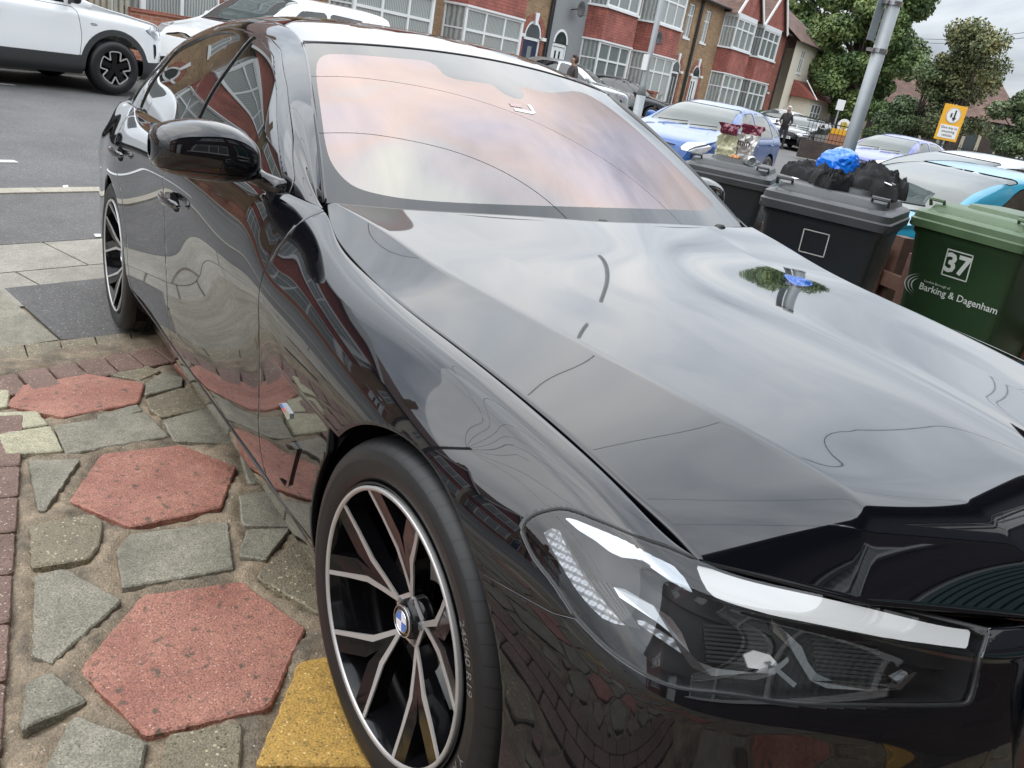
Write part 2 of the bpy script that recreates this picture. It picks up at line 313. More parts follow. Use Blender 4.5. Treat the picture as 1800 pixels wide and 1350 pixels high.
def chord(P):
    d = np.linalg.norm(np.diff(P, axis=0), axis=1); t = np.r_[0, np.cumsum(d)]; return t / t[-1]
def grid(C, nu, nv):
    """C: (rows, stations, 3) control net interpolated by cubic splines -> (nu, nv, 3)"""
    C = np.asarray(C, float); tv = np.mean([chord(r) for r in C], axis=0); tu = np.mean([chord(C[:, j]) for j in range(C.shape[1])], axis=0)
    vv = np.linspace(0, 1, nv); uu = np.linspace(0, 1, nu)
    R = np.array([nspl(tv, r, vv) for r in C])
    return np.array([nspl(tu, R[:, j], uu) for j in range(nv)]).transpose(1, 0, 2), tu, tv
def gmesh(G, flip=False):
    nu, nv = G.shape[:2]; V = G.reshape(-1, 3); F = []
    for i in range(nu - 1):
        for j in range(nv - 1):
            a, b, c, d = i * nv + j, i * nv + j + 1, (i + 1) * nv + j + 1, (i + 1) * nv + j
            F.append((a, d, c, b) if flip else (a, b, c, d))
    return V, F
def clip(V, F, f):
    """keep where f(V)>0"""
    V = np.asarray(V, float); s = f(V) if callable(f) else np.asarray(f)
    V2 = [None] * len(V); newV = []; cache = {}; nF = []
    idx = {}
    def vid(i):
        if i not in idx: idx[i] = len(newV); newV.append(V[i])
        return idx[i]
    def eid(i, j):
        k = (i, j) if i < j else (j, i)
        if k not in cache:
            t = s[k[0]] / (s[k[0]] - s[k[1]]); cache[k] = len(newV); newV.append(V[k[0]] + (V[k[1]] - V[k[0]]) * t)
        return cache[k]
    for p in F:
        q = [s[i] > 0 for i in p]
        if all(q): nF.append(tuple(vid(i) for i in p)); continue
        if not any(q): continue
        r = []
        for a in range(len(p)):
            i, j = p[a], p[(a + 1) % len(p)]
            if q[a]: r.append(vid(i))
            if q[a] != q[(a + 1) % len(p)]: r.append(eid(i, j))
        if len(r) >= 3: nF.append(tuple(r))
    return np.array(newV) if newV else np.zeros((0, 3)), nF
def sdf_poly(P, poly, closed=True):
    """signed distance, positive inside; open polyline: distance only (unsigned)"""
    P = np.asarray(P, float); poly = np.asarray(poly, float); n = len(poly)
    D = np.full(len(P), 1e9); ins = np.zeros(len(P), bool)
    for i in range(n if closed else n - 1):
        a = poly[i]; b = poly[(i + 1) % n]; e = b - a; w = P - a
        t = np.clip((w @ e) / (e @ e + 1e-12), 0, 1); D = np.minimum(D, np.linalg.norm(w - t[:, None] * e, axis=1))
        if closed:
            c = (a[1] > P[:, 1]) != (b[1] > P[:, 1])
            xx = a[0] + (P[:, 1] - a[1]) / (b[1] - a[1] + 1e-12) * e[0]; ins ^= c & (P[:, 0] < xx)
    return np.where(ins, D, -D) if closed else D
def smooth_poly(pts, n=8, closed=True):
    pts = np.asarray(pts, float)
    if closed: q = np.r_[pts[-3:], pts, pts[:4]]
    else: q = pts
    t = np.r_[0, np.cumsum(np.linalg.norm(np.diff(q, axis=0), axis=1) ** 0.5)]
    if closed:
        a, b = t[3], t[3 + len(pts)]; tt = np.linspace(a, b, len(pts) * n, endpoint=False)
    else: tt = np.linspace(t[0], t[-1], len(pts) * n)
    return nspl(t, q, tt)
def biggest(V, F):
    """drop stray slivers: keep the largest connected patch"""
    par = list(range(len(V)))
    def fd(a):
        while par[a] != a: par[a] = par[par[a]]; a = par[a]
        return a
    for p in F:
        r = fd(p[0])
        for i in p[1:]: par[fd(i)] = r
    cnt = {}
    for p in F: r = fd(p[0]); cnt[r] = cnt.get(r, 0) + 1
    k = max(cnt, key=cnt.get); F = [p for p in F if fd(p[0]) == k]; use = sorted({i for p in F for i in p}); mp_ = {j: i for i, j in enumerate(use)}
    return np.asarray(V)[use], [tuple(mp_[i] for i in p) for p in F]
def vnormals(V, F):
    N = np.zeros_like(V)
    for p in F:
        a, b, c = V[p[0]], V[p[1]], V[p[2]]; n = np.cross(b - a, c - a)
        if len(p) > 3: n = n + np.cross(c - a, V[p[3]] - a)
        for i in p: N[i] += n
    l = np.linalg.norm(N, axis=1); l[l < 1e-12] = 1; return N / l[:, None]
def skin(V, F, depth=0.012, fillet=0.0025):
    """give a panel folded-in edges: small fillet, then a return"""
    V = np.asarray(V, float)
    if len(F) == 0: return V, F
    N = vnormals(V, F); E = {}
    for p in F:
        for a in range(len(p)):
            i, j = p[a], p[(a + 1) % len(p)]; E[(i, j)] = E.get((i, j), 0) + 1
    bd = [(i, j) for (i, j) in E if (j, i) not in E]
    nv = list(V); nF = list(F); inw = {}
    out = {}
    for (i, j) in bd:
        d = V[j] - V[i]
        o = np.cross(d, N[i]); l = np.linalg.norm(o)
        if l < 1e-9: continue
        o = o / l
        for k in (i, j): out.setdefault(k, np.zeros(3)); out[k] = out[k] + o
    m1, m2, m1b = {}, {}, {}
    for k, o in out.items():
        o = o / (np.linalg.norm(o) + 1e-9)
        m1[k] = len(nv); nv.append(V[k] + o * fillet * .7 - N[k] * fillet * .3)
        m2[k] = len(nv); nv.append(V[k] + o * fillet - N[k] * fillet)
        m1b[k] = len(nv); nv.append(V[k] + o * fillet - N[k] * depth)
    for (i, j) in bd:
        if i in m1 and j in m1:
            nF.append((j, i, m1[i], m1[j])); nF.append((m1[j], m1[i], m2[i], m2[j])); nF.append((m2[j], m2[i], m1b[i], m1b[j]))
    return np.array(nv), nF
def panel(name, V, F, mat, parent, depth=0.012, fillet=0.002, flip=False):
    V, F = skin(V, F, depth, fillet)
    if flip: F = [tuple(reversed(p)) for p in F]
    return mesh(name, V, F, mat, parent)
def mirror(V, F):
    V = np.array(V, float).copy(); V[:, 1] *= -1; return V, [tuple(reversed(p)) for p in F]
def rnd(poly, r=0.012, k=5):
    """round the corners of a polygon"""
    P = np.array(poly, float); n = len(P); out = []
    for i in range(n):
        a, b, c = P[i - 1], P[i], P[(i + 1) % n]; u = a - b; v = c - b; lu, lv = np.linalg.norm(u), np.linalg.norm(v); d = min(r, lu * .45, lv * .45)
        p0, p2 = b + u / lu * d, b + v / lv * d
        for t in np.linspace(0, 1, k): out.append((1 - t) ** 2 * p0 + 2 * t * (1 - t) * b + t * t * p2)
    return np.array(out)
# ================================================================== GROUND
HK, HKF, HW = 6.25, 13.9, 16.2        # near kerb, far kerb, far garden walls (distance across the street)
def zroad(h): return -.205 + .013 * max(0, min(h, HKF) - HK)
def sheet(name, poly_sh, zf, mat, n=1, kind='structure'):
    V = []; (s0, s1, h0, h1) = poly_sh; ns = max(1, int((s1 - s0) / 6)); nh = max(1, n)
    for i in range(ns + 1):
        for j in range(nh + 1):
            s = s0 + (s1 - s0) * i / ns; h = h0 + (h1 - h0) * j / nh; p = ST(s, h); V.append((p[0], p[1], zf(h)))
    F = [(i * (nh + 1) + j, (i + 1) * (nh + 1) + j, (i + 1) * (nh + 1) + j + 1, i * (nh + 1) + j + 1) for i in range(ns) for j in range(nh)]
    return tag(mesh(name, V, F, mat, None, False), kind=kind)
s = MB(); s.add([(-400, -400, -.6), (400, -400, -.6), (400, 400, -.6), (-400, 400, -.6)], [(0, 1, 2, 3)]); tag(s.build('ground', M['asphalt_dark'], None), kind='structure')
sheet('road', (-60, 170, HK + .12, HKF, ), zroad, M['asphalt'], 4)
def kerb(name, h0, h1, z0, z1, sa=-60, sb=170):
    m_ = MB(); n = int((sb - sa) / .915)
    for i in range(n):
        a = sa + i * .915; b_ = a + .908
        P = [ST(a, h0), ST(b_, h0), ST(b_, h1), ST(a, h1)]
        V = [(p[0], p[1], z) for z in (z0 - .2, z1) for p in P]
        m_.add(V, [(3, 2, 1, 0), (4, 5, 6, 7), (0, 1, 5, 4), (1, 2, 6, 5), (2, 3, 7, 6), (3, 0, 4, 7)])
    return tag(m_.build(name, M['kerb'], None), kind='structure')
kerb('near_kerb', HK - .02, HK + .125, -.18, -.172)
kerb('far_kerb', HKF, HKF + .125, -.11, .02)
sheet('far_pavement', (-60, 170, HKF + .12, HW + 1.2), lambda h: .012, M['flag'])
sheet('far_garden_ground', (-60, 170, HW + .8, 26), lambda h: .03, M['slab_brown'])
# near pavement: asphalt strip against the kerb, then flags, then the crossover
sheet('near_pavement_strip', (-60, 170, 5.0, HK - .02), lambda h: -.182, M['asphalt_dark'])
def quads(name, polys, mat, z, th=.01):
    m_ = MB()
    for P in polys:
        n = len(P); V = [(p[0], p[1], z - .05) for p in P] + [(p[0], p[1], z) for p in P]
        m_.add(V, [tuple(range(n - 1, -1, -1)), tuple(range(n, 2 * n))] + [(i, (i + 1) % n, n + (i + 1) % n, n + i) for i in range(n)])
    return tag(m_.build(name, mat, None), kind='structure')
def W2(s, h): p = ST(s, h); return (p[0], p[1])
fl = []; random.seed(4)
hrow = [3.95, 4.48, 4.99]
for r in range(2):
    s_ = -30 + .3 * r
    while s_ < 40:
        w = random.choice([.6, .75, .9, .62]); d = random.uniform(-.10, .10)
        a, b_, c, e_ = (s_ + .006, hrow[r] + .006), (s_ + w - .006, hrow[r] + .006), (s_ + w - .006 + d, hrow[r + 1] - .006), (s_ + .006 + dprev if False else s_ + .006, hrow[r + 1] - .006)
        if random.random() < .45:    # cracked across
            k = random.uniform(.35, .65); m1 = (a[0] + (b_[0] - a[0]) * k, a[1]); m2 = (e_[0] + (b_[0] - a[0]) * (1 - k), e_[1])
            fl.append([W2(*a), W2(m1[0] - .004, m1[1]), W2(m2[0] - .004, m2[1]), W2(*e_)]); fl.append([W2(m1[0] + .004, m1[1]), W2(b_[0], b_[1]), W2(b_[0], e_[1]), W2(m2[0] + .004, m2[1])])
        else: fl.append([W2(*a), W2(*b_), W2(b_[0], e_[1]), W2(*e_)])
        s_ += w
quads('pavement_flags', fl, M['flag'], -.180)
sheet('pavement_bed', (-60, 170, 2.5, 5.02), lambda h: -.192, M['mortar'])
# brown asphalt patch and the grey slab beside it (from their outlines on the ground)
def gp(px, py, z=-.180): d = rayw(px, py); t_ = (z - CW[2]) / d[2]; p = CW + d * t_; return (p[0], p[1])
quads('asphalt_patch', [[gp(8, 507), gp(108, 597), gp(330, 582), gp(420, 560), gp(420, 470), gp(190, 488)]], M['asphalt_dark'], -.179)
quads('grey_pavement_slab', [[gp(-200, 530), gp(-4, 508), gp(102, 598), gp(0, 614), gp(-240, 650)]], M['slab_grey'], -.177)
ed = []
for i in range(9):
    x0, x1 = -80 + 62 * i, -80 + 62 * (i + 1) - 3; f0 = lambda x: 612 - (x / 300.) * 34; f1 = lambda x: 640 - (x / 300.) * 36
    ed.append([gp(x0, f0(x0)), gp(x1, f0(x1)), gp(x1 + 8, f1(x1 + 8)), gp(x0 + 8, f1(x0 + 8))])
quads('edging_slabs', ed, M['slab_brown'], -.176)
# road markings
def dash(name, pts, z): m_ = MB(); m_.add([(p[0], p[1], z) for p in pts], [tuple(range(len(pts)))]); return tag(m_.build(name, M['white_paint'], None), kind='structure')
zz = lambda h: zroad(h) + .004
for (s0, s1, h) in ((-1.6, -.25, 7.35), (-4.6, -3.1, 7.35), (2.0, 3.5, 7.35)): dash('bay_marking', [ST(s0, h)[:2], ST(s1, h)[:2], ST(s1, h + .1)[:2], ST(s0, h + .1)[:2]], zz(h) + .002)
for k in range(-4, 30): dash('lane_marking', [ST(4.9 + 4 * k, 12.05)[:2], ST(5.75 + 4 * k, 12.05)[:2], ST(5.75 + 4 * k, 12.15)[:2], ST(4.9 + 4 * k, 12.15)[:2]], zz(12.1) + .002)
dash('kerb_marking', [gp(165, 411, -.176), gp(188, 411, -.176), gp(190, 416, -.176), gp(168, 416, -.176)], -.176)
dash('road_fleck', [gp(110, 327, -.2), gp(119, 326, -.2), gp(121, 331, -.2), gp(112, 332, -.2)], -.196)
# ---- driveway: a mortar bed on the slope and the crazy paving laid in it
dv_ = MB(); N_ = 90; X0, X1, Y0, Y1 = -2.70, 4.2, -4.2, 1.75
def bed_z(x, y): return -.003 + .013 * mnoise.noise((x * 7, y * 7, 3.1)) + .009 * mnoise.noise((x * 21, y * 21, 1.7))
nx, ny = 330, 290; V = []; F = []
def border_x(y): return -2.47 - .44 * (y + 1.0)       # edge of the drive follows the street
for i in range(nx + 1):
    for j in range(ny + 1):
        y = Y0 + (Y1 - Y0) * j / ny; xb = border_x(y) - .25; x = xb + (X1 - xb) * (i / nx) ** 1.0; V.append((x, y, bed_z(x, y)))
for i in range(nx):
    for j in range(ny): a = i * (ny + 1) + j; F.append((a, a + ny + 1, a + ny + 2, a + 1))
BEDV, BEDF = np.array(V), F
side = MB(); side.add([(-3.6, 1.75, -.03), (4.2, 1.75, -.03), (4.2, 14, -.03), (-8.6, 14, -.03)], [(0, 1, 2, 3)]); side.add([(-.9, -4.2, -.012), (4.2, -4.2, -.012), (4.2, -14, -.012), (3.4, -14, -.012)], [(3, 2, 1, 0)]); o = side.build('neighbour_driveway', M['slab_grey'], None); o.matrix_world = TC3.to_4x4(); tag(o, kind='structure')
SL = {'slab_red': [], 'slab_grey': [], 'slab_brown': [], 'slab_yellow': [], 'slab_cream': [], 'paver': []}
def px(P): return [tuple(on_drive(*p)[:2]) for p in P]
tr = [('slab_red', [(17, 713), (42, 680), (153, 660), (250, 675), (240, 708), (113, 732)]),
 ('slab_red', [(128, 880), (182, 800), (317, 785), (411, 823), (385, 892), (232, 925)]),
 ('slab_red', [(148, 1177), (255, 1050), (423, 1027), (530, 1107), (470, 1240), (260, 1288)]),
 ('slab_yellow', [(530, 1167), (600, 1155), (680, 1180), (740, 1345), (640, 1341), (455, 1342), (500, 1247)]),
 ('slab_grey', [(212, 968), (233, 943), (397, 920), (405, 1000), (218, 1032)]),
 ('slab_brown', [(57, 927), (163, 907), (177, 922), (170, 960), (157, 980), (60, 997)]),
 ('slab_grey', [(63, 1015), (110, 1003), (208, 1057), (92, 1162), (60, 1147)]),
 ('slab_grey', [(50, 1207), (87, 1187), (147, 1233), (40, 1280)]),
 ('slab_grey', [(133, 1265), (252, 1312), (222, 1420), (40, 1430)]),
 ('slab_brown', [(302, 1297), (420, 1277), (413, 1350), (400, 1410), (300, 1410), (290, 1333)]),
 ('slab_grey', [(437, 935), (508, 932), (467, 982), (423, 978)]),
 ('slab_brown', [(455, 1015), (520, 955), (640, 990), (640, 1090), (560, 1076)]),
 ('slab_grey', [(423, 872), (500, 862), (560, 905), (540, 925), (430, 922)]),
 ('slab_grey', [(100, 750), (253, 727), (293, 768), (120, 797)]),
 ('slab_cream', [(-40, 728), (63, 725), (80, 747), (-40, 765)]), ('slab_cream', [(1, 766), (87, 752), (107, 793), (13, 799)]),
 ('slab_cream', [(-60, 690), (14, 688), (10, 715), (-60, 720)]),
 ('slab_grey', [(50, 812), (140, 810), (80, 897), (68, 895)]),
 ('slab_brown', [(260, 703), (320, 683), (375, 697), (378, 715), (287, 733), (267, 720)]),
 ('slab_grey', [(287, 657), (320, 667), (317, 680), (257, 695), (262, 675)]),
 ('slab_brown', [(192, 658), (257, 645), (280, 653), (247, 668)]),
 ('slab_grey', [(290, 740), (390, 712), (480, 780), (310, 775)]), ('slab_grey', [(175, 730), (240, 713), (247, 723), (180, 745)]),
 ('slab_grey', [(425, 800), (500, 790), (560, 850), (440, 850)]), ('slab_red', [(310, 640), (400, 622), (420, 650), (330, 662)])]
for k, P in tr:
    P = np.array(px(P)); c_ = P.mean(0); d_ = np.linalg.norm(P - c_, axis=1)[:, None]; SL[k].append([tuple(q) for q in c_ + (P - c_) * (1 + .010 / d_)])
# brick border along the drive edge (soldier course), and the block strip down the left
e0, e1 = np.array(px([(0, 700)])[0]), np.array(px([(305, 637)])[0]); dr = (e1 - e0) / np.linalg.norm(e1 - e0); pn = np.array([-dr[1], dr[0]]); pn = pn if pn[0] < 0 else -pn
for k in range(-14, 24):
    a = e0 + dr * (.118 * k); b_ = a + dr * .108; jit = random.uniform(-.006, .006)
    SL['paver'].append([tuple(a + pn * .004), tuple(b_ + pn * (.004 + jit)), tuple(b_ + pn * .205 + dr * .05), tuple(a + pn * .205 + dr * .05)])
l0, l1 = np.array(px([(36, 820)])[0]), np.array(px([(2, 1340)])[0]); dl = (l1 - l0) / np.linalg.norm(l1 - l0); pl = np.array([-dl[1], dl[0]]); pl = pl if pl[1] < 0 else -pl
for k in range(-2, 16):
    for q_ in range(3):
        a = l0 + dl * (.205 * k + .1 * (q_ % 2)); b_ = a + dl * .198; SL['paver'].append([tuple(a + pl * (.104 * q_)), tuple(b_ + pl * (.104 * q_)), tuple(b_ + pl * (.104 * q_ + .098)), tuple(a + pl * (.104 * q_ + .098))])
# the rest of the drive: irregular cells, out of the photograph or only mirrored in the paint
taken = [np.array(p) for k in SL for p in SL[k]]
def inside(q_, poly): return sdf_poly(np.array([q_]), poly)[0] > -.07
pts = []
random.seed(11)
for _ in range(9000):
    x, y = random.uniform(-2.9, 3.9), random.uniform(-4.0, 1.6)
    if x < border_x(y) + .12: continue
    if all((x - a) ** 2 + (y - b_) ** 2 > .085 for a, b_ in pts): pts.append((x, y))
P_ = np.array(pts)
for i, c in enumerate(pts):
    pc = projc([[c[0], c[1], 0]])[0][0]
    if any(inside(c, t_) for t_ in taken): continue
    poly = [np.array([c[0] + a, c[1] + b_]) for a, b_ in ((-.3, -.3), (.3, -.3), (.3, .3), (-.3, .3))]
    for j in np.argsort(((P_ - c) ** 2).sum(1))[1:14]:
        n_ = P_[j] - c; l = np.linalg.norm(n_); n_ /= l; lim = l / 2 - .022; out_ = []
        for k in range(len(poly)):
            a, b_ = poly[k], poly[(k + 1) % len(poly)]; da, db = (a - c) @ n_ - lim, (b_ - c) @ n_ - lim
            if da <= 0: out_.append(a)
            if da * db < 0: out_.append(a + (b_ - a) * da / (da - db))
        poly = out_
        if len(poly) < 3: break
    if len(poly) < 3: continue
    if any(inside(p, t_) for t_ in taken for p in poly) : 
        if -60 < pc[0] < 560 and pc[1] < 1450: continue
        continue
    SL[random.choices(['slab_grey', 'slab_red', 'slab_brown', 'slab_cream', 'slab_yellow'], [5, 2.4, 2, .7, .6])[0]].append([tuple(p) for p in poly])
taken = [np.array(p) for k in SL for p in SL[k]]; TC_ = [(t_.mean(0), np.linalg.norm(t_ - t_.mean(0), axis=1).max()) for t_ in taken]
random.seed(5); add_ = []
for k_ in range(12000):
    r = [.15, .12, .095, .07, .055, .042][k_ // 2000]; x, y = random.uniform(-2.6, 1.6), random.uniform(-2.3, -.7)
    if x < border_x(y) + .1: continue
    n = random.choice([4, 5, 5]); a0 = random.uniform(0, 6.28); P = np.array([(x + r * random.uniform(.8, 1.15) * math.cos(a0 + 6.283 * k / n), y + r * random.uniform(.8, 1.15) * math.sin(a0 + 6.283 * k / n)) for k in range(n)])
    c = np.array([x, y]); ok = True
    for t_, (tc_, tr_) in zip(taken, TC_):
        if np.linalg.norm(tc_ - c) < tr_ + r + .02:
            if sdf_poly(np.r_[P, [c]], t_).max() > -.011 or sdf_poly(t_, P).max() > -.010: ok = False; break
    if ok:
        SL[random.choices(['slab_grey', 'slab_brown', 'paver'], [4, 4, 1])[0]].append([tuple(p) for p in P]); taken.append(P); TC_.append((c, r * 1.15))
for k, polys in SL.items():
    m_ = MB()
    for P in polys:
        P = np.array(P, float); 
        if sdf_poly(np.array([P.mean(0)]), P)[0] < .01: continue
        ar = sum(P[i][0] * P[(i + 1) % len(P)][1] - P[(i + 1) % len(P)][0] * P[i][1] for i in range(len(P)))
        if ar < 0: P = P[::-1]
        Q_ = rnd(P, .012, 3); R_ = []
        for i in range(len(Q_)):                     # ragged, hand-cut edges
            a, b_ = Q_[i], Q_[(i + 1) % len(Q_)]; l = np.linalg.norm(b_ - a); n = max(1, int(l / .014))
            for j in range(n): R_.append(a + (b_ - a) * j / n)
        R_ = np.array(R_); amp = .0018 if k in ('paver',) else .0035
        R_ = R_ + np.array([[amp * mnoise.noise((p[0] * 40, p[1] * 40, 0)) + amp * .8 * mnoise.noise((p[0] * 110, p[1] * 110, 5)), amp * mnoise.noise((p[0] * 40, p[1] * 40, 9)) + amp * .8 * mnoise.noise((p[0] * 110, p[1] * 110, 15))] for p in R_])
        c = R_.mean(0); n = len(R_); dz = random.uniform(-.001, .002); top = .0045 + dz; tx, ty_ = random.uniform(-.006, .006), random.uniform(-.006, .006)
        tl = lambda p: tx * (p[0] - c[0]) + ty_ * (p[1] - c[1])
        ins = c + (R_ - c) * (1 - .005 / max(.05, np.linalg.norm(R_ - c, axis=1).mean()))
        V = [(p[0], p[1], -.02) for p in R_] + [(p[0], p[1], top - .004 + tl(p)) for p in R_] + [(p[0], p[1], top + tl(p)) for p in ins]
        m_.add(V, [(i, (i + 1) % n, n + (i + 1) % n, n + i) for i in range(n)] + [(n + i, n + (i + 1) % n, 2 * n + (i + 1) % n, 2 * n + i) for i in range(n)] + [tuple(range(2 * n, 3 * n))])
    nm = {'slab_red': 'red_paving', 'slab_grey': 'grey_paving', 'slab_brown': 'pebble_paving', 'slab_yellow': 'yellow_paving', 'slab_cream': 'cream_paving', 'paver': 'brick_border'}[k]
    o = m_.build(nm, M[k], None); o.matrix_world = TC3.to_4x4(); tag(o, kind='structure')

# mortar ropes: raised between the stones, sunk beside them
dmin = np.full(len(BEDV), 1.0)
for k in SL:
    for P in SL[k]:
        P = np.array(P); lo, hi = P.min(0) - .06, P.max(0) + .06
        ix = np.where((BEDV[:, 0] > lo[0]) & (BEDV[:, 0] < hi[0]) & (BEDV[:, 1] > lo[1]) & (BEDV[:, 1] < hi[1]))[0]
        if len(ix): dmin[ix] = np.minimum(dmin[ix], -sdf_poly(BEDV[ix][:, :2], P))
q_ = np.clip((dmin - .002) / .014, 0, 1); BEDV[:, 2] += -.010 + .016 * q_ * q_ * (3 - 2 * q_)
o = mesh('driveway_mortar', BEDV, BEDF, M['mortar'], None); o.matrix_world = TC3.to_4x4(); tag(o, kind='structure')
# ================================================================== THE BLACK SALOON (driveway frame: x forward, y left, z up)
from mathutils.bvhtree import BVHTree
CM = TC3.to_4x4()
car = thing('saloon_car', 'glossy black four-door saloon filling the foreground on the crazy-paved driveway', 'car', mat=CM)
def kn(x, tab, k): t = sorted(tab); return float(np.interp(x, [q[0] for q in t], [q[k] for q in t]))
def sect_side(x):
    T = [(.38, -.767, .764), (.25, -.778, .792), (.1, -.785, .813), (-.08, -.792, .831), (-.3, -.798, .848), (-.48, -.802, .868), (-.60, -.803, .891), (-.70, -.796, .918), (-.80, -.778, .951), (-.88, -.800, .958),
         (-1.0, -.830, .965), (-1.5, -.845, .985), (-2.2, -.848, .998), (-3.0, -.82, 1.0), (-3.65, -.76, .985)]
    ty, tz = kn(x, T, 1), kn(x, T, 2)
    F = [(.38, .030, .006), (0, .030, .006), (-.5, .026, .010), (-.66,.028,.014),(-.8, .046, .030), (-.92, .034, .022), (-1.1, .026, .022), (-3.65, .03, .025)]
    G = [(.38, .062, .035), (0, .064, .040), (-.5, .064, .045), (-.66,.066,.06),(-.8, .088, .09), (-.92, .072, .08), (-1.1, .055, .075), (-3.0, .075, .09), (-3.65, .07, .1)]
    b4 = [(.38, -.866, .67), (.2, -.892, .695), (0, -.908, .715), (-.35, -.908, .74), (-.8, -.908, .775), (-1.5, -.915, .80), (-2.4, -.925, .83), (-3.0, -.930, .83), (-3.65, -.875, .80)]
    b3 = [(.38, -.892, .56), (.2, -.920, .575), (0, -.932, .59), (-.35, -.928, .60), (-.8, -.912, .62), (-1.5, -.905, .65), (-2.4, -.922, .66), (-3.0, -.938, .65), (-3.65, -.885, .62)]
    b2 = [(.38, -.900, .42), (0, -.934, .44), (-.35, -.930, .44), (-.8, -.918, .44), (-1.5, -.912, .46), (-2.4, -.925, .46), (-3.0, -.938, .46), (-3.65, -.885, .43)]
    b1 = [(.38, -.896, .29), (0, -.925, .29), (-.8, -.912, .30), (-2.4, -.912, .30), (-3.0, -.925, .29), (-3.65, -.88, .28)]
    b0 = [(.38, -.865, .17), (0, -.885, .17), (-.8, -.872, .18), (-2.4, -.872, .18), (-3.0, -.885, .17), (-3.65, -.85, .2)]
    r = [(x, ty, tz), (x, ty - kn(x, F, 1), tz - kn(x, F, 2)), (x, ty - kn(x, G, 1), tz - kn(x, G, 2))]
    for t in (b4, b3, b2, b1, b0): r.append((x, kn(x, t, 1), kn(x, t, 2)))
    return r
def nose(T, o, b):
    """T lip point, o outward dir, b rows (dx along o, z)"""
    r = [T]
    for d, z in b: r.append((T[0] + o[0] * d, T[1] + o[1] * d, z))
    return r
SEC = [
 nose((.800, 0.0, .705), (1, 0), [(.020, .697), (.027, .683), (.040, .62), (.050, .53), (.060, .41), (.060, .29), (.0, .17)]),
 nose((.785, -.20, .702), (1, -.05), [(.020, .694), (.027, .680), (.040, .62), (.052, .53), (.065, .41), (.065, .29), (.0, .17)]),
 nose((.727, -.40, .678), (.93, -.30), [(.030, .664), (.038, .650), (.052, .60), (.070, .53), (.095, .41), (.100, .29), (.03, .17)]),
 nose((.663, -.527, .698), (.80, -.55), [(.033, .684), (.042, .669), (.066, .61), (.088, .53), (.118, .41), (.122, .29), (.05, .17)]),
 nose((.585, -.642, .712), (.64, -.76), [(.035, .697), (.046, .681), (.080, .62), (.105, .54), (.130, .42), (.134, .29), (.07, .17)]),
 nose((.493, -.735, .722), (.42, -.90), [(.035, .709), (.051, .690), (.092, .63), (.122, .55), (.142, .42), (.142, .29), (.09, .17)]),
]
for x in (.38, .25, .1, -.08, -.3, -.5, -.66, -.80, -.92, -1.1, -1.5, -1.95, -2.45, -2.975, -3.35, -3.65): SEC.append(sect_side(x))
for (x, s, dz) in ((-3.93, .86, 0), (-4.07, .62, .0), (-4.12, .3, 0), (-4.13, 0, 0)):
    SEC.append([(x, p[1] * s, p[2] + dz) for p in sect_side(-3.65)])
NET = np.array(SEC).transpose(1, 0, 2)
GS, tu, tv = grid(NET, 96, 420)
for _ in range(14):
    S = GS.copy(); S[:, 1:-1] = (GS[:, :-2] + 2 * GS[:, 1:-1] + GS[:, 2:]) / 4; GS = S
SV, SF = gmesh(GS)
BS = BVHTree.FromPolygons([tuple(v) for v in SV], SF)
def hit(bvh, px, py, off=0.0):
    d = rayc(px, py); d = d / np.linalg.norm(d); l, n, i, t = bvh.ray_cast(Vector(CC), Vector(d))
    if l is None: return None
    if n.dot(Vector(d)) > 0: n = -n
    return np.array(l) + np.array(n) * off
# ---- bonnet
def row(pts): return pts
HR = [
 [(-.80, -.765, .958), (-.66, -.797, .908), (-.478, -.800, .869), (-.309, -.798, .847), (-.083, -.792, .831), (.099, -.785, .813), (.251, -.778, .792), (.379, -.767, .764), (.450, -.750, .741), (.493, -.735, .722)],
 [(-.795, -.757, .963), (-.635, -.754, .927), (-.467, -.744, .894), (-.27, -.722, .869), (-.045, -.698, .848), (.162, -.670, .826), (.302, -.648, .807), (.422, -.625, .783), (.508, -.618, .756), (.572, -.650, .713)],
 [(-.786, -.751, .966), (-.61, -.712, .942), (-.455, -.684, .915), (-.235, -.645, .889), (-.005, -.606, .869), (.225, -.556, .846), (.350, -.520, .829), (.462, -.484, .808), (.565, -.485, .776), (.635, -.566, .704)],
 [(-.775, -.62, .968), (-.60, -.58, .936), (-.467, -.555, .909), (-.255, -.515, .883), (-.05, -.475, .865), (.15, -.435, .847), (.31, -.40, .829), (.47, -.372, .806), (.63, -.365, .768), (.727, -.40, .678)],
 [(-.735, -.478, .968), (-.60, -.462, .937), (-.47, -.450, .914), (-.249, -.425, .895), (-.05, -.394, .878), (.16, -.357, .858), (.33, -.328, .838), (.50, -.302, .812), (.67, -.288, .770), (.770, -.28, .690)],
 [(-.70, -.25, .970), (-.56, -.24, .942), (-.44, -.235, .921), (-.23, -.225, .901), (-.02, -.21, .886), (.18, -.195, .867), (.35, -.18, .848), (.53, -.165, .821), (.70, -.158, .777), (.790, -.15, .703)],
 [(-.69, 0, .972), (-.56, 0, .946), (-.43, 0, .925), (-.22, 0, .906), (-.01, 0, .890), (.19, 0, .872), (.36, 0, .853), (.55, 0, .825), (.71, 0, .782), (.800, 0, .705)],
]
HR = [list(map(np.array, r)) for r in HR]
for i_ in range(10):
    HR[1][i_] = HR[0][i_] * .5 + HR[2][i_] * .5 + np.array([0, 0, .0008]); HR[3][i_] = HR[2][i_] * .5 + HR[4][i_] * .5 + np.array([0, 0, -.0015 if i_ < 8 else 0]); HR[5][i_] = HR[4][i_] * .45 + HR[6][i_] * .55 + np.array([0, 0, .0015])
HN = np.array(HR + [[(x, -y, z) for (x, y, z) in r] for r in HR[-2::-1]])
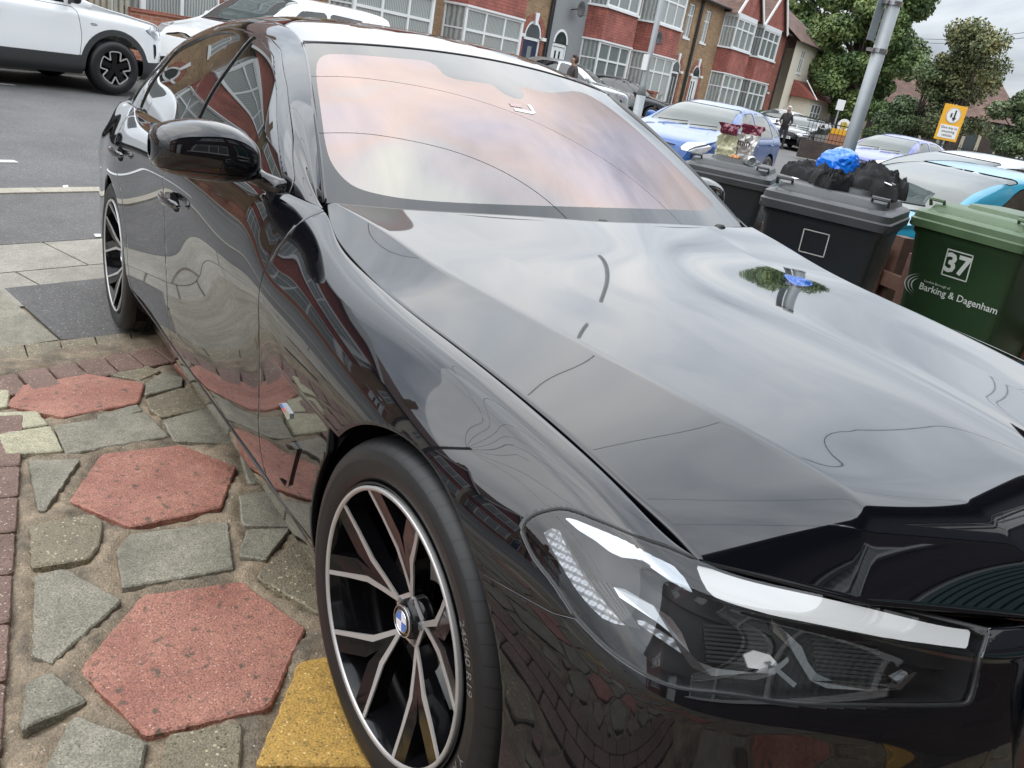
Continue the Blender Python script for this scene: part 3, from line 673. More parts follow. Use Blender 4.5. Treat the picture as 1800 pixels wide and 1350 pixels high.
def grid_crease(C, nu, nv, br):
    """cubic splines along stations; across rows separate splines between the ridge rows br"""
    tv = np.mean([chord(r) for r in C], axis=0); vv = np.linspace(0, 1, nv)
    R = np.array([nspl(tv, r, vv) for r in C]); tu = np.mean([chord(C[:, j]) for j in range(C.shape[1])], axis=0)
    out_ = []; b = [0] + br + [len(C) - 1]
    for a, c in zip(b[:-1], b[1:]):
        n = max(6, int(nu * (tu[c] - tu[a]))); uu = np.linspace(tu[a], tu[c], n, endpoint=(c == b[-1]))
        out_.append(np.array([nspl(tu[a:c + 1], R[a:c + 1, j], uu) for j in range(nv)]).transpose(1, 0, 2))
    return np.concatenate(out_, 0)
GH = grid_crease(HN, 230, 250, [2, 4, 8, 10])
for _ in range(1):
    S = GH.copy(); S[1:-1] = (GH[:-2] + 2 * GH[1:-1] + GH[2:]) / 4; GH = S
for _ in range(6):
    S = GH.copy(); S[:, 1:-1] = (GH[:, :-2] + 2 * GH[:, 1:-1] + GH[:, 2:]) / 4; GH = S
GH = GH[1:-1]; HV, HF = gmesh(GH)
hood = panel('bonnet', HV, HF, M['black'], car, 0.02, 0.003)
# ---- lamp outline in the photograph, laid on the body surface
LAMP = smooth_poly([(917, 934), (922, 918), (940, 904), (970, 895), (996, 894), (1040, 909), (1080, 925), (1130, 945), (1180, 962), (1222, 980), (1300, 1000), (1400, 1028), (1500, 1051), (1572, 1066), (1650, 1084), (1712, 1097), (1737, 1104), (1735, 1125),
                    (1722, 1180), (1706, 1236), (1690, 1242), (1600, 1243), (1500, 1242), (1398, 1239), (1327, 1229), (1255, 1219), (1184, 1209), (1131, 1186), (1078, 1151), (1042, 1119), (1007, 1080), (971, 1026), (936, 980), (921, 948)], 3)
def lampf(V):
    p, w = projc(V); s = sdf_poly(p, LAMP); return np.where((V[:, 0] > .2) & (V[:, 1] < 0), s, -50.0)
def lampf_l(V): W2 = V.copy(); W2[:, 1] *= -1; return lampf(W2)
xz = lambda V: V[:, [0, 2]]
R_ARCH = .366
def archf(V, cx):
    dx = V[:, 0] - cx; dz = V[:, 2] - .335
    return np.where(dz > 0, np.hypot(dx, dz), np.abs(dx) + 0 * dz) - R_ARCH
D1 = [(-.765, 1.1), (-.765, .97), (-.79, .93), (-.815, .85), (-.822, .72), (-.812, .58), (-.77, .42), (-.735, .33), (-.72, .283), (-1.80, .283), (-1.83, .40), (-1.885, .55), (-1.915, .68), (-1.90, .84), (-1.885, .95), (-1.88, 1.1)]
D2 = [(-1.80, .283), (-1.83, .40), (-1.885, .55), (-1.915, .68), (-1.90, .84), (-1.885, .95), (-1.88, 1.1), (-2.95, 1.1), (-2.90, .95), (-2.80, .80), (-2.66, .66), (-2.57, .52), (-2.55, .40), (-2.56, .283)]
g = 0.0022
def refine(V, F, mask):
    V = list(V); out_ = []; mid = {}
    def m_(i, j):
        k = (i, j) if i < j else (j, i)
        if k not in mid: mid[k] = len(V); V.append((V[i] + V[j]) / 2)
        return mid[k]
    for p in F:
        if len(p) == 4 and any(mask[i] for i in p):
            a, b, c, d = p; ab, bc, cd, da = m_(a, b), m_(b, c), m_(c, d), m_(d, a); ce = len(V); V.append((V[a] + V[b] + V[c] + V[d]) / 4)
            out_ += [(a, ab, ce, da), (ab, b, bc, ce), (ce, bc, c, cd), (da, ce, cd, d)]
        else: out_.append(p)
    fin = []
    for p in out_:
        q = []
        for a in range(len(p)):
            q.append(p[a]); k = tuple(sorted((p[a], p[(a + 1) % len(p)])))
            if k in mid: q.append(mid[k])
        fin.append(tuple(q))
    return np.array(V), fin
_k = np.abs(lampf(SV)) < 40
SVR, SFR = refine(SV, SF, _k)
def splits(mir):
    V0, F0 = (SVR, SFR)
    def add(name, fs, label=None, mat=None):
        V, F = V0, F0
        for f in fs: V, F = clip(V, F, f)
        if len(F) == 0: return
        V, F = biggest(V, F)
        if mir: V, F = mirror(V, F)
        o = panel(name, V, F, mat or M['black'], car, 0.014, 0.0022)
        if label: o['label'] = label
        return o
    a1 = lambda V: archf(V, 0.0); a2 = lambda V: archf(V, -2.975)
    nl = lambda V: -lampf(V) - 1.5
    # bumper line: from the arch, forward to the lamp corner
    bl = lambda V: np.interp(V[:, 0], [-.5, .26, .40, .49, .50, .9], [.60, .597, .612, .64, .9, .9]) - V[:, 2]
    sill = lambda V: V[:, 2] - .283
    fr = lambda V: V[:, 0] + .30
    door1 = lambda V: sdf_poly(xz(V), D1)
    door2 = lambda V: sdf_poly(xz(V), D2)
    add('front_door', [lambda V: door1(V) - g, lambda V: -.5 - V[:, 0]])
    add('rear_door', [lambda V: door2(V) - g, a2, lambda V: -.5 - V[:, 0]])
    # front wing
    add('front_wing', [lambda V: V[:, 0] + 1.0, a1, lambda V: -bl(V) - g, nl, lambda V: .60 - V[:, 0], lambda V: V[:, 2] - .283 - g, lambda V: -door1(V) - g,
                       lambda V: np.minimum(.497 - V[:, 0], 1)])
    add('front_wing', [a1, lambda V: bl(V) + g * 0, lambda V: V[:, 2] - .283 - g, lambda V: -.30 - V[:, 0], lambda V: -door1(V) - g, lambda V: V[:, 0] + 1.0])
    add('front_bumper', [fr, a1, bl, nl]) 
    add('front_bumper', [lambda V: V[:, 0] - .497, lambda V: -bl(V), nl]) if False else None
    add('sill', [a1, a2, lambda V: -sill(V) - g, lambda V: -.30 - V[:, 0], lambda V: V[:, 0] + 2.7])
    add('rear_wing', [a2, lambda V: -1.88 - V[:, 0], lambda V: -door2(V) - g, lambda V: -door1(V) - g])
splits(False); splits(True)
# under-bonnet / inner shell seen through the gaps
GI = GS.copy()
Nn = vnormals(SV, SF).reshape(GS.shape); GI = GS - Nn * 0.022
IV, IF = gmesh(GI); IV, IF = clip(IV, IF, lambda V: archf(V, 0)); IV, IF = clip(IV, IF, lambda V: archf(V, -2.975)); IV, IF = clip(IV, IF, lambda V: -lampf(V) + 0)
ob = mesh('inner_shell', IV, IF, M['void'], car); IV2, IF2 = mirror(IV, IF); mesh('inner_shell', IV2, IF2, M['void'], car)
hb = GH - vnormals(HV, HF).reshape(GH.shape) * .03; V_, F_ = gmesh(hb)
V_, F_ = clip(V_, F_, lambda V: .74 - V[:, 0]); mesh('bonnet_frame', V_, F_, M['void'], car)
# ---- greenhouse side
GB = [(-.80, -.778, .951), (-.92, -.812, .960), (-1.10, -.836, .968), (-1.35, -.842, .980), (-1.7, -.846, .989), (-2.1, -.848, .997), (-2.6, -.838, 1.0), (-3.0, -.82, 1.0), (-3.35, -.79, .994), (-3.65, -.76, .985)]
GT = [(-.835, -.760, .962), (-1.03, -.712, 1.092), (-1.24, -.665, 1.215), (-1.50, -.605, 1.335), (-1.80, -.585, 1.388), (-2.15, -.580, 1.404), (-2.6, -.590, 1.370), (-3.0, -.620, 1.278), (-3.32, -.660, 1.135), (-3.60, -.70, 1.005)]
rows = [[], [], [], [], []]
for B, P in zip(GB, GT):
    B, P = np.array(B), np.array(P); hgt = P[2] - B[2]
    k = min(1, hgt / .30)
    Q = P + np.array([-.02 * k - .012, -.040 * k - .006, -.012 - .016 * k]); Q2 = P + np.array([-.012, -.024 * k, -.004])
    o = np.array([0, -.020 * k, 0.004])
    rows[0].append(B); rows[1].append(B * .66 + Q * .34 + o); rows[2].append(B * .3 + Q * .7 + o * .9); rows[3].append(Q); rows[4].append(P)
GG, _, _ = grid(np.array(rows), 70, 220)
GV, GF = gmesh(GG, flip=True)
DLO1 = [(-.985, .985), (-1.10, 1.055), (-1.33, 1.185), (-1.55, 1.285), (-1.72, 1.322), (-1.855, 1.343), (-1.855, .992)]
DLO2 = [(-2.05, .994), (-2.03, 1.345), (-2.25, 1.347), (-2.55, 1.318), (-2.745, 1.278), (-2.80, 1.255), (-2.87, .998)]
DLO3 = [(-2.905, .998), (-2.835, 1.240), (-2.98, 1.175), (-3.16, 1.075), (-3.22, 1.02), (-3.20, 1.003)]
DLO = [rnd(p, .03) for p in (DLO1, DLO2, DLO3)]
for mir in (False, True):
    V, F = GV, GF
    for p in DLO: V, F = clip(V, F, lambda V, p=p: -sdf_poly(xz(V), p) - .001)
    # painted pillar / frame, split from the black window surround
    SUR = rnd([(-.93, .955), (-.95, .995), (-1.08, 1.075), (-1.32, 1.207), (-1.54, 1.305), (-1.72, 1.342), (-2.2, 1.366), (-2.57, 1.338), (-2.85, 1.262), (-3.02, 1.188), (-3.19, 1.085), (-3.285, .99), (-3.0, .983), (-2.0, .976), (-1.3, .960)], .03)
    Va, Fa = clip(V, F, lambda V: -sdf_poly(xz(V), SUR) - .0012); Vb, Fb = clip(V, F, lambda V: sdf_poly(xz(V), SUR) - .0012)
    W_ = []
    for p in DLO:
        Vc, Fc = clip(GV, GF, lambda V, p=p: sdf_poly(xz(V), p) + .004); Nc = vnormals(Vc, Fc); W_.append((Vc - Nc * .006, Fc))
    if mir: Va, Fa = mirror(Va, Fa); Vb, Fb = mirror(Vb, Fb); W_ = [mirror(*w) for w in W_]
    o = panel('roof_pillar_frame', Va, Fa, M['black'], car, .012, .002); o = panel('window_surround', Vb, Fb, M['gloss_black'], car, .010, .0018)
    for w, nm in zip(W_, ('front_window', 'rear_window', 'quarter_window')): mesh(nm, w[0], w[1], M['side_glass'], car)
# ---- roof
RR = []
P_ = np.array(GT[3:9]); 
for fr_, cz, cx in ((1.0, 0, 0), (.94, .010, .004), (.72, .032, .030), (.38, .046, .058), (0, .051, .066)):
    k_ = np.array([.62, .95, 1, 1, .95, .7])
    RR.append([(p[0] + cx * (1.0 if i < 2 else .3), p[1] * fr_, p[2] + cz * k_[i]) for i, p in enumerate(P_)])
RN = np.array(RR + [[(x, -y, z) for (x, y, z) in r] for r in RR[-2::-1]])
GR, _, _ = grid(RN, 90, 90)
RV, RF = gmesh(GR, flip=True); panel('roof', RV, RF, M['black'], car, .012, .002)
# ---- boot and rear window (out of sight, seen from the side only)
def q(a, b, c): return [tuple(a), tuple(b), tuple(c)]
BT = [[(-3.32, y_, 1.135 + .07 * (1 - abs(y_) / .66)) for y_ in (-.66, -.33, 0, .33, .66)], [(-3.55, y_ * 1.06, 1.03 + .03 * (1 - abs(y_) / .66)) for y_ in (-.66, -.33, 0, .33, .66)],
      [(-3.65, y_ * 1.15, .985 + .03 * (1 - abs(y_) / .66)) for y_ in (-.66, -.33, 0, .33, .66)], [(-3.93, y_ * .99, .985 + .03 * (1 - abs(y_) / .66)) for y_ in (-.66, -.33, 0, .33, .66)], [(-4.12, y_ * .5, .99) for y_ in (-.66, -.33, 0, .33, .66)]]
gb, _, _ = grid(np.array(BT), 40, 20); V, F = gmesh(gb, flip=False); panel('boot_lid', V, F, M['black'], car)
# ---- windscreen
nW = 11; WS = []
for i in range(nW):
    a = -1 + 2 * i / (nW - 1); b2_ = 1 - a * a
    B = np.array([-.832 + .125 * b2_, .757 * a, .958 + .004 * b2_]); T_ = np.array([-1.502 + .072 * b2_, .598 * a, 1.335 + .040 * b2_])
    WS.append([B, B * .66 + T_ * .34 + np.array([0.012, 0, .014 + .010 * b2_]), B * .33 + T_ * .67 + np.array([.012, 0, .014 + .010 * b2_]), T_])
GWn, _, _ = grid(np.array(WS), 150, 110); WV, WF = gmesh(GWn, flip=True)
CLR = smooth_poly([(557, 112), (568, 98), (590, 95), (660, 99), (720, 104), (757, 110), (772, 122), (783, 133), (820, 142), (866, 150), (876, 158), (890, 167), (906, 173), (920, 173), (921, 166), (914, 156), (912, 152), (940, 158), (972, 163), (1010, 160), (1040, 170),
                   (1085, 200), (1130, 238), (1175, 280), (1215, 320), (1243, 347), (1254, 362), (1240, 369), (1200, 369), (1100, 366), (960, 362), (820, 357), (720, 350), (660, 340), (620, 326), (596, 305), (580, 280), (570, 240), (562, 180)], 3)
def clrf(V): return sdf_poly(projc(V)[0], CLR)
m, t, b = new_mat('windscreen_coated_glass'); L = t.links
tcn = nn(t, 'ShaderNodeTexCoord'); nz2 = nn(t, 'ShaderNodeTexNoise'); nz2.inputs['Scale'].default_value = 1.6; nz2.inputs['Detail'].default_value = 2; nz2.inputs['Distortion'].default_value = .6
mpn = nn(t, 'ShaderNodeMapping'); mpn.inputs['Scale'].default_value = (1.6, 1, 1.6); L.new(tcn.outputs['Object'], mpn.inputs[0]); L.new(mpn.outputs[0], nz2.inputs['Vector'])
rp = nn(t, 'ShaderNodeValToRGB'); L.new(nz2.outputs['Fac'], rp.inputs[0]); E_ = rp.color_ramp.elements
E_[0].position = .30; E_[0].color = (.88, .78, .84, 1); E_[1].position = .72; E_[1].color = (.93, .90, .82, 1)
e = E_.new(.42); e.color = (.94, .80, .80, 1); e = E_.new(.52); e.color = (.97, .78, .72, 1); e = E_.new(.62); e.color = (.90, .82, .80, 1)
gl = nn(t, 'ShaderNodeBsdfGlossy'); gl.inputs['Roughness'].default_value = .012; scl = nn(t, 'ShaderNodeVectorMath', operation='SCALE'); scl.inputs['Scale'].default_value = .34; L.new(rp.outputs[0], scl.inputs[0]); L.new(scl.outputs[0], gl.inputs['Color'])
tr = nn(t, 'ShaderNodeBsdfTransparent'); tr.inputs[0].default_value = (.55, .6, .58, 1)
mix = nn(t, 'ShaderNodeMixShader'); mix.inputs[0].default_value = .88; L.new(tr.outputs[0], mix.inputs[1]); L.new(gl.outputs[0], mix.inputs[2])
L.new(mix.outputs[0], [n for n in t.nodes if n.type == 'OUTPUT_MATERIAL'][0].inputs[0]); M['wscreen'] = m
M['frit'] = simple('windscreen_black_border', (.012, .013, .014), .02, ior=1.55, coat=.3)
V, F = clip(WV, WF, clrf); wsc = mesh('windscreen', V, F, M['wscreen'], car)
V, F = clip(WV, WF, lambda V: -clrf(V)); mesh('windscreen_border', V, F, M['frit'], car)
# seals around the windscreen
s = MB()
for k in (0, -1): s.tube([tuple(p + np.array([0, -.006 if k == 0 else .006, .000])) for p in GWn[k][::6]] , .0035, 6)
s.tube([tuple(p + np.array([-.006, 0, .001])) for p in GWn[::5, -1]], .005, 6); s.build('windscreen_seal', M['plastic'], car, True)
# cowl below the windscreen
s = MB(); pts = [tuple(p + np.array([.03, 0, -.035])) for p in GWn[::5, 0]]; s.tube(pts, .04, 8); s.build('scuttle', M['plastic'], car, True)
# interior floor / dash so that nothing shows sky through the cabin
s = MB(); s.box(-3.2, -.95, -.70, .70, .25, .90); s.build('dashboard_and_seats', simple('interior', (.02, .02, .022), .8), car)
s = MB(); s.box(-3.6, .45, -.78, .78, .19, .24); s.build('underbody', M['void'], car)
# ================================================================== wheels
M['cover_steel'] = simple('bolt_steel', (.3, .3, .31), .35, metal=.8)
M['brow'] = simple('lamp_white_strip', (.52, .51, .49), .28, coat=.8, spec=.6)
m, t, b = new_mat('tyre_tread'); L = t.links
tcn = nn(t, 'ShaderNodeTexCoord'); spn = nn(t, 'ShaderNodeSeparateXYZ'); L.new(tcn.outputs['Object'], spn.inputs[0])
at = nn(t, 'ShaderNodeMath', operation='ARCTAN2'); L.new(spn.outputs[2], at.inputs[0]); L.new(spn.outputs[0], at.inputs[1])
mu = nn(t, 'ShaderNodeMath', operation='MULTIPLY'); mu.inputs[1].default_value = 64 / 6.2832; L.new(at.outputs[0], mu.inputs[0])
yk = nn(t, 'ShaderNodeMath', operation='MULTIPLY'); yk.inputs[1].default_value = 9; L.new(spn.outputs[1], yk.inputs[0])
sk = nn(t, 'ShaderNodeMath', operation='ADD'); L.new(mu.outputs[0], sk.inputs[0]); L.new(yk.outputs[0], sk.inputs[1])
fr2 = nn(t, 'ShaderNodeMath', operation='FRACT'); L.new(sk.outputs[0], fr2.inputs[0])
lt = nn(t, 'ShaderNodeMath', operation='LESS_THAN'); lt.inputs[1].default_value = .10; L.new(fr2.outputs[0], lt.inputs[0])
cmx = nn(t, 'ShaderNodeMix', data_type='RGBA'); L.new(lt.outputs[0], cmx.inputs[0]); cmx.inputs[6].default_value = (.010, .010, .011, 1); cmx.inputs[7].default_value = (.003, .003, .003, 1); L.new(cmx.outputs[2], b.inputs['Base Color'])
b.inputs['Roughness'].default_value = .5
bp = nn(t, 'ShaderNodeBump'); bp.invert = True; bp.inputs['Distance'].default_value = .006; L.new(lt.outputs[0], bp.inputs['Height']); L.new(bp.outputs[0], b.inputs['Normal']); M['tread'] = m
def text_mesh(txt, size=1.0, bold=0.0, font_res=3, sx=1.0):
    cu = bpy.data.curves.new('t', 'FONT'); cu.body = txt; cu.size = size; cu.resolution_u = font_res; cu.align_x = 'CENTER'; cu.align_y = 'CENTER'; cu.offset = bold
    o = bpy.data.objects.new('t', cu); COL.objects.link(o); dg = bpy.context.evaluated_depsgraph_get(); dg.update(); me = bpy.data.meshes.new_from_object(o.evaluated_get(dg))
    V = np.array([v.co[:] for v in me.vertices]); F = [tuple(p.vertices) for p in me.polygons]
    bpy.data.objects.remove(o); bpy.data.curves.remove(cu); bpy.data.meshes.remove(me)
    if len(V): V[:, 0] *= sx
    return V, F
def yface(r):                      # concave wheel: depth of the spoke face behind the rim flange
    return .052 * max(0, min(1, (.245 - r) / .19)) ** .9
def make_wheel(parent, loc, rz, mir=False, front=True):
    """wheel centred at its hub; outer face looks towards -y"""
    w = bpy.data.objects.new('wheel', None); link(w, parent); w.location = loc; w.rotation_euler = (0, 0, rz + (math.pi if mir else 0))
    yo = -.125                    # flange plane, local
    s = MB()
    prof = [(.250, -.095), (.262, -.112), (.275, -.1215), (.290, -.1245), (.3, -.1255), (.303, -.1262), (.306, -.1255), (.316, -.1235), (.3215, -.1205)]
    s.lathe(prof, 96); s.lathe([(.256, -.105), (.2545, -.112), (.258, -.1185), (.262, -.119)], 96)
    ty = s.build('tyre', M['rubber'], w, True)
    s = MB(); tp = [(.3215, -.1206), (.328, -.116), (.3345, -.106), (.3385, -.096), (.3405, -.085), (.3405, -.072), (.334, -.070), (.334, -.064), (.341, -.062), (.341, -.022), (.334, -.020), (.334, -.012), (.341, -.010), (.341, .03), (.334, .032), (.334, .04), (.3405, .042), (.337, .1), (.31, .122), (.26, .11)]
    s.lathe(tp, 96); s.build('tread', M['tread'], ty, True); sharp(ty.children[0], 40)
    # sidewall lettering
    if front and not mir:
        for word, a_mid, h, r0 in (('245/40 R19', 24, .019, .287), ('Y XL', -16, .019, .287), ('TREADWEAR', 0, .0, 0)):
            if h == 0: continue
            V, F = text_mesh(word, h * 1.35)
            if not len(V): continue
            a = RAD(a_mid) - V[:, 0] / r0; r = r0 + V[:, 1]
            # forward (+x) is angle 0, up is +90
            P = np.c_[r * np.cos(a), np.full(len(V), -.1266) + np.abs(r - .300) * .12, r * np.sin(a)]
            q_ = MB(); q_.add(P, F); q_.build('size_marking', simple('tyre_lettering', (.17, .17, .17), .4), ty)
    rim = bpy.data.objects.new('rim', None); link(rim, w)
    s = MB(); s.lathe([(.2535, yo + .012), (.2555, yo + .002), (.254, yo - .001), (.2475, yo + .0005), (.246, yo + .004)], 120); s.build('rim_ring', M['alloy'], rim, True)
    s = MB(); s.lathe([(.246, yo + .004), (.238, yo + .03), (.228, .0), (.222, .10), (.25, .115)], 96); s.build('rim_barrel', M['rim_black'], rim, True)
    W_CENT = [50 + 72 * k for k in range(5)]          # window axes, 0 = rearwards, 90 = up
    arm = [(.050, 36), (.095, 28), (.138, 25.2), (.193, 18.3), (.2475, 14.5)]
    def pp(r, deg): a = RAD(180 - deg); return np.array([r * math.cos(a), r * math.sin(a)])
    bands = MB(); sp = MB()
    for c in W_CENT:
        path = [pp(r, c - d) for r, d in arm[::-1]] + [pp(.047, c - 27), pp(.047, c + 27)] + [pp(r, c + d) for r, d in arm]
        path = np.array(path); n = len(path); wd = [.0045, .0048, .0062, .0052, .0048, .0045, .0045, .0048, .0052, .0062, .0048, .0045]
        A = []; B_ = []
        for i in range(n):
            t0 = path[min(i + 1, n - 1)] - path[max(i - 1, 0)]; t0 /= np.linalg.norm(t0); nn_ = np.array([-t0[1], t0[0]])
            A.append(path[i] + nn_ * wd[i]); B_.append(path[i] - nn_ * wd[i])
        V = []; F = []
        for i in range(n):
            for q_ in (A[i], B_[i]):
                r = np.hypot(*q_)
                if r > .2485: q_ = q_ * (.2485 / r); r = .2485
                y = yo + .003 + yface(r); V += [(q_[0], y, q_[1])]
            for q_ in (A[i], B_[i]):
                r = np.hypot(*q_); y = yo + .0065 + yface(min(r, .245)); V += [(q_[0], y, q_[1])]
        for i in range(n - 1):
            a, b2 = i * 4, (i + 1) * 4
            F += [(a, b2, b2 + 1, a + 1), (a, a + 2, b2 + 2, b2), (a + 1, b2 + 1, b2 + 3, a + 3)]
        bands.add(V, F)
    # gloss black spoke bodies between the windows, each split in a Y near the rim
    for k in range(5):
        c = W_CENT[k] + 36
        L_ = [pp(r, W_CENT[k] + d) for r, d in arm]; R_ = [pp(r, W_CENT[k] + 72 - d) for r, d in arm]
        notch = [pp(.246, c - 11), pp(.165, c), pp(.246, c + 11)]
        V = []; F = []
        # left prong and right prong share the trunk
        trunkL = L_[:3] + [L_[3], L_[4]]; trunkR = R_[:3] + [R_[3], R_[4]]
        mid = [pp(.045, c), pp(.075, c), pp(.132, c), pp(.165, c), None]
        def strip(P, Q):
            V = []; F = []
            for p, q_ in zip(P, Q):
                for z_, dep in ((p, 0), (q_, 0.0)):
                    r = min(np.hypot(*z_), .2475); V.append((z_[0], yo + .0045 + yface(r), z_[1]))
                for z_ in (p, q_):
                    r = min(np.hypot(*z_), .2475); V.append((z_[0], yo + .042 + yface(r), z_[1]))
            for i in range(len(P) - 1):
                a, b2 = 4 * i, 4 * i + 4; F.extend([(a, a + 1, b2 + 1, b2), (a, b2, b2 + 2, a + 2), (a + 1, a + 3, b2 + 3, b2 + 1)])
            return V, F
        M1 = [pp(.045, c), pp(.075, c), pp(.132, c), pp(.175, c - 2), pp(.2475, c - 12)]; M2 = [pp(.045, c), pp(.075, c), pp(.132, c), pp(.175, c + 2), pp(.2475, c + 12)]
        sp.add(*strip(trunkL, M1)); sp.add(*strip(trunkR, M2))
    bands.build('machined_spoke_edges', M['alloy'], rim); o = sp.build('spokes', M['rim_black'], rim); 
    s = MB(); s.lathe([(.0, yo + .044), (.030, yo + .044), (.036, yo + .050), (.040, yo + .060), (.046, yo + .062), (.046, yo + .09), (0, yo + .1)], 48); s.build('hub', M['rim_black'], rim, True)
    for k in range(5): a = RAD(72 * k + 14); s = MB(); s.lathe([(0, yo + .052), (.0075, yo + .052), (.0085, yo + .056), (.0085, yo + .08)], 6, c=(.0, 0, 0)); v_ = np.array(s.V) + np.array([.040 * math.cos(a), 0, .040 * math.sin(a)]); mesh('wheel_bolt', v_, s.F, M['cover_steel'], rim, False)
    # roundel: black ring, blue and white quarters
    cap = MB(); yb = yo + .038
    cap.lathe([(0, yb + .001), (.0285, yb + .0012), (.0315, yb + .004), (.0315, yb + .01)], 48, 0)
    for k in range(4):
        pts = [(0, 0)] + [(.0195 * math.cos(RAD(90 * k + a + 10)), .0195 * math.sin(RAD(90 * k + a + 10))) for a in range(0, 91, 10)]
        cap.add([(x, yb - .0006, z) for x, z in pts], [tuple(range(len(pts)))], 1 + k % 2)
    cap.lathe([(.0195, yb), (.0195, yb - .0015), (.0215, yb - .0015), (.0215, yb)], 48, 3); cap.lathe([(.028, yb), (.0285, yb - .001), (.0305, yb + .001)], 48, 3)
    cap.build('centre_cap', None, rim, True, mats=[M['gloss_black'], M['white'], M['blue'], M['chrome']])
    s = MB(); s.lathe([(.06, -.015), (.165, -.015), (.168, -.01), (.168, .015), (.06, .015)], 64); s.build('brake_disc', simple('brake_steel', (.5, .48, .46), .35, metal=1, bump=.1, bscale=200), w, True)
    s = MB()
    s.lathe([(.105, -.06), (.175, -.06), (.18, -.05), (.18, .03), (.105, .03), (.105, -.06)], 24, a0=RAD(-32), a1=RAD(32)); s.lathe([(.12, -.066), (.155, -.066), (.158, -.06), (.118, -.06)], 12, a0=RAD(-18), a1=RAD(18)); s.build('brake_caliper', simple('caliper', (.16, .165, .17), .35, coat=.6), w, True)
    s = MB(); s.lathe([(0, .05), (.235, .05)], 32); s.build('wheel_back', M['void'], w)
    return w
ST_ = RAD(2.1)
make_wheel(car, (0, -.80, .335), ST_); make_wheel(car, (-2.975, -.80, .335), 0, front=False)
make_wheel(car, (0, .80, .335), ST_, True); make_wheel(car, (-2.975, .80, .335), 0, True)
# arch liners
for cx in (0, -2.975):
    for sg in (-1, 1):
        s = MB(); s.lathe([(.385, sg * .885), (.385, sg * .52), (.10, sg * .50), (0, sg * .5)], 40, c=(cx, 0, .335), a0=RAD(-35), a1=RAD(215)); s.build('arch_liner', simple('liner', (.006, .006, .006), .85, spec=.15), car, True)
# ================================================================== headlamp (driver's side traced on the body surface, the other mirrored)
INN = GS - Nn * 0.040; IV_, IF_ = gmesh(INN); BI = BVHTree.FromPolygons([tuple(v) for v in IV_], IF_)
INN2 = GS - Nn * 0.070; IV3, IF3 = gmesh(INN2)
m, t, b = new_mat('lamp_lens'); L = t.links
gl = nn(t, 'ShaderNodeBsdfGlossy'); gl.inputs['Roughness'].default_value = .01; tr = nn(t, 'ShaderNodeBsdfTransparent'); tr.inputs[0].default_value = (.92, .93, .94, 1)
fz = nn(t, 'ShaderNodeFresnel'); fz.inputs[0].default_value = 1.72; mix = nn(t, 'ShaderNodeMixShader'); gb_ = nn(t, 'ShaderNodeNewGeometry'); iv = nn(t, 'ShaderNodeMath', operation='SUBTRACT'); iv.inputs[0].default_value = 1; L.new(gb_.outputs['Backfacing'], iv.inputs[1]); fm_ = nn(t, 'ShaderNodeMath', operation='MULTIPLY'); L.new(fz.outputs[0], fm_.inputs[0]); L.new(iv.outputs[0], fm_.inputs[1]); L.new(fm_.outputs[0], mix.inputs[0]); L.new(tr.outputs[0], mix.inputs[1]); L.new(gl.outputs[0], mix.inputs[2])
L.new(mix.outputs[0], [n for n in t.nodes if n.type == 'OUTPUT_MATERIAL'][0].inputs[0]); M['lens'] = m
m, t, b = new_mat('lamp_reflector_grid'); L = t.links; b.inputs['Metallic'].default_value = 1; b.inputs['Base Color'].default_value = (.85, .87, .9, 1); b.inputs['Roughness'].default_value = .22
tcn = nn(t, 'ShaderNodeTexCoord'); v_ = nn(t, 'ShaderNodeTexWave'); v_.inputs['Scale'].default_value = 38; v_.bands_direction = 'Z'; v2 = nn(t, 'ShaderNodeTexWave'); v2.inputs['Scale'].default_value = 26; v2.bands_direction = 'X'; L.new(tcn.outputs['Object'], v_.inputs['Vector']); L.new(tcn.outputs['Object'], v2.inputs['Vector'])
av_ = nn(t, 'ShaderNodeMath', operation='ADD'); L.new(v_.outputs['Fac'], av_.inputs[0]); L.new(v2.outputs['Fac'], av_.inputs[1])
b.inputs['Metallic'].default_value = .4; b.inputs['Base Color'].default_value = (.30, .31, .33, 1); b.inputs['Roughness'].default_value = .35
bp = nn(t, 'ShaderNodeBump'); bp.inputs['Strength'].default_value = .6; bp.inputs['Distance'].default_value = .003; L.new(av_.outputs[0], bp.inputs['Height']); L.new(bp.outputs[0], b.inputs['Normal']); M['lampgrid'] = m
M['lampchrome'] = simple('lamp_chrome', (.36, .37, .38), .12, metal=1.0)
M['lampdark'] = simple('lamp_bezel', (.012, .013, .015), .5)
def plate(px_poly, off0, off1, bvh=None):
    """outline seen in the lamp -> thin solid just inside the lens"""
    A = [hit(bvh or BI, x, y, off0) for x, y in px_poly]; B_ = [hit(bvh or BI, x, y, off1) for x, y in px_poly]
    if any(a is None for a in A + B_): return None
    n = len(A); V = A + B_; F = [tuple(range(n)), tuple(range(2 * n - 1, n - 1, -1))] + [(i, (i + 1) % n, n + (i + 1) % n, n + i) for i in range(n)]
    return np.array(V), F
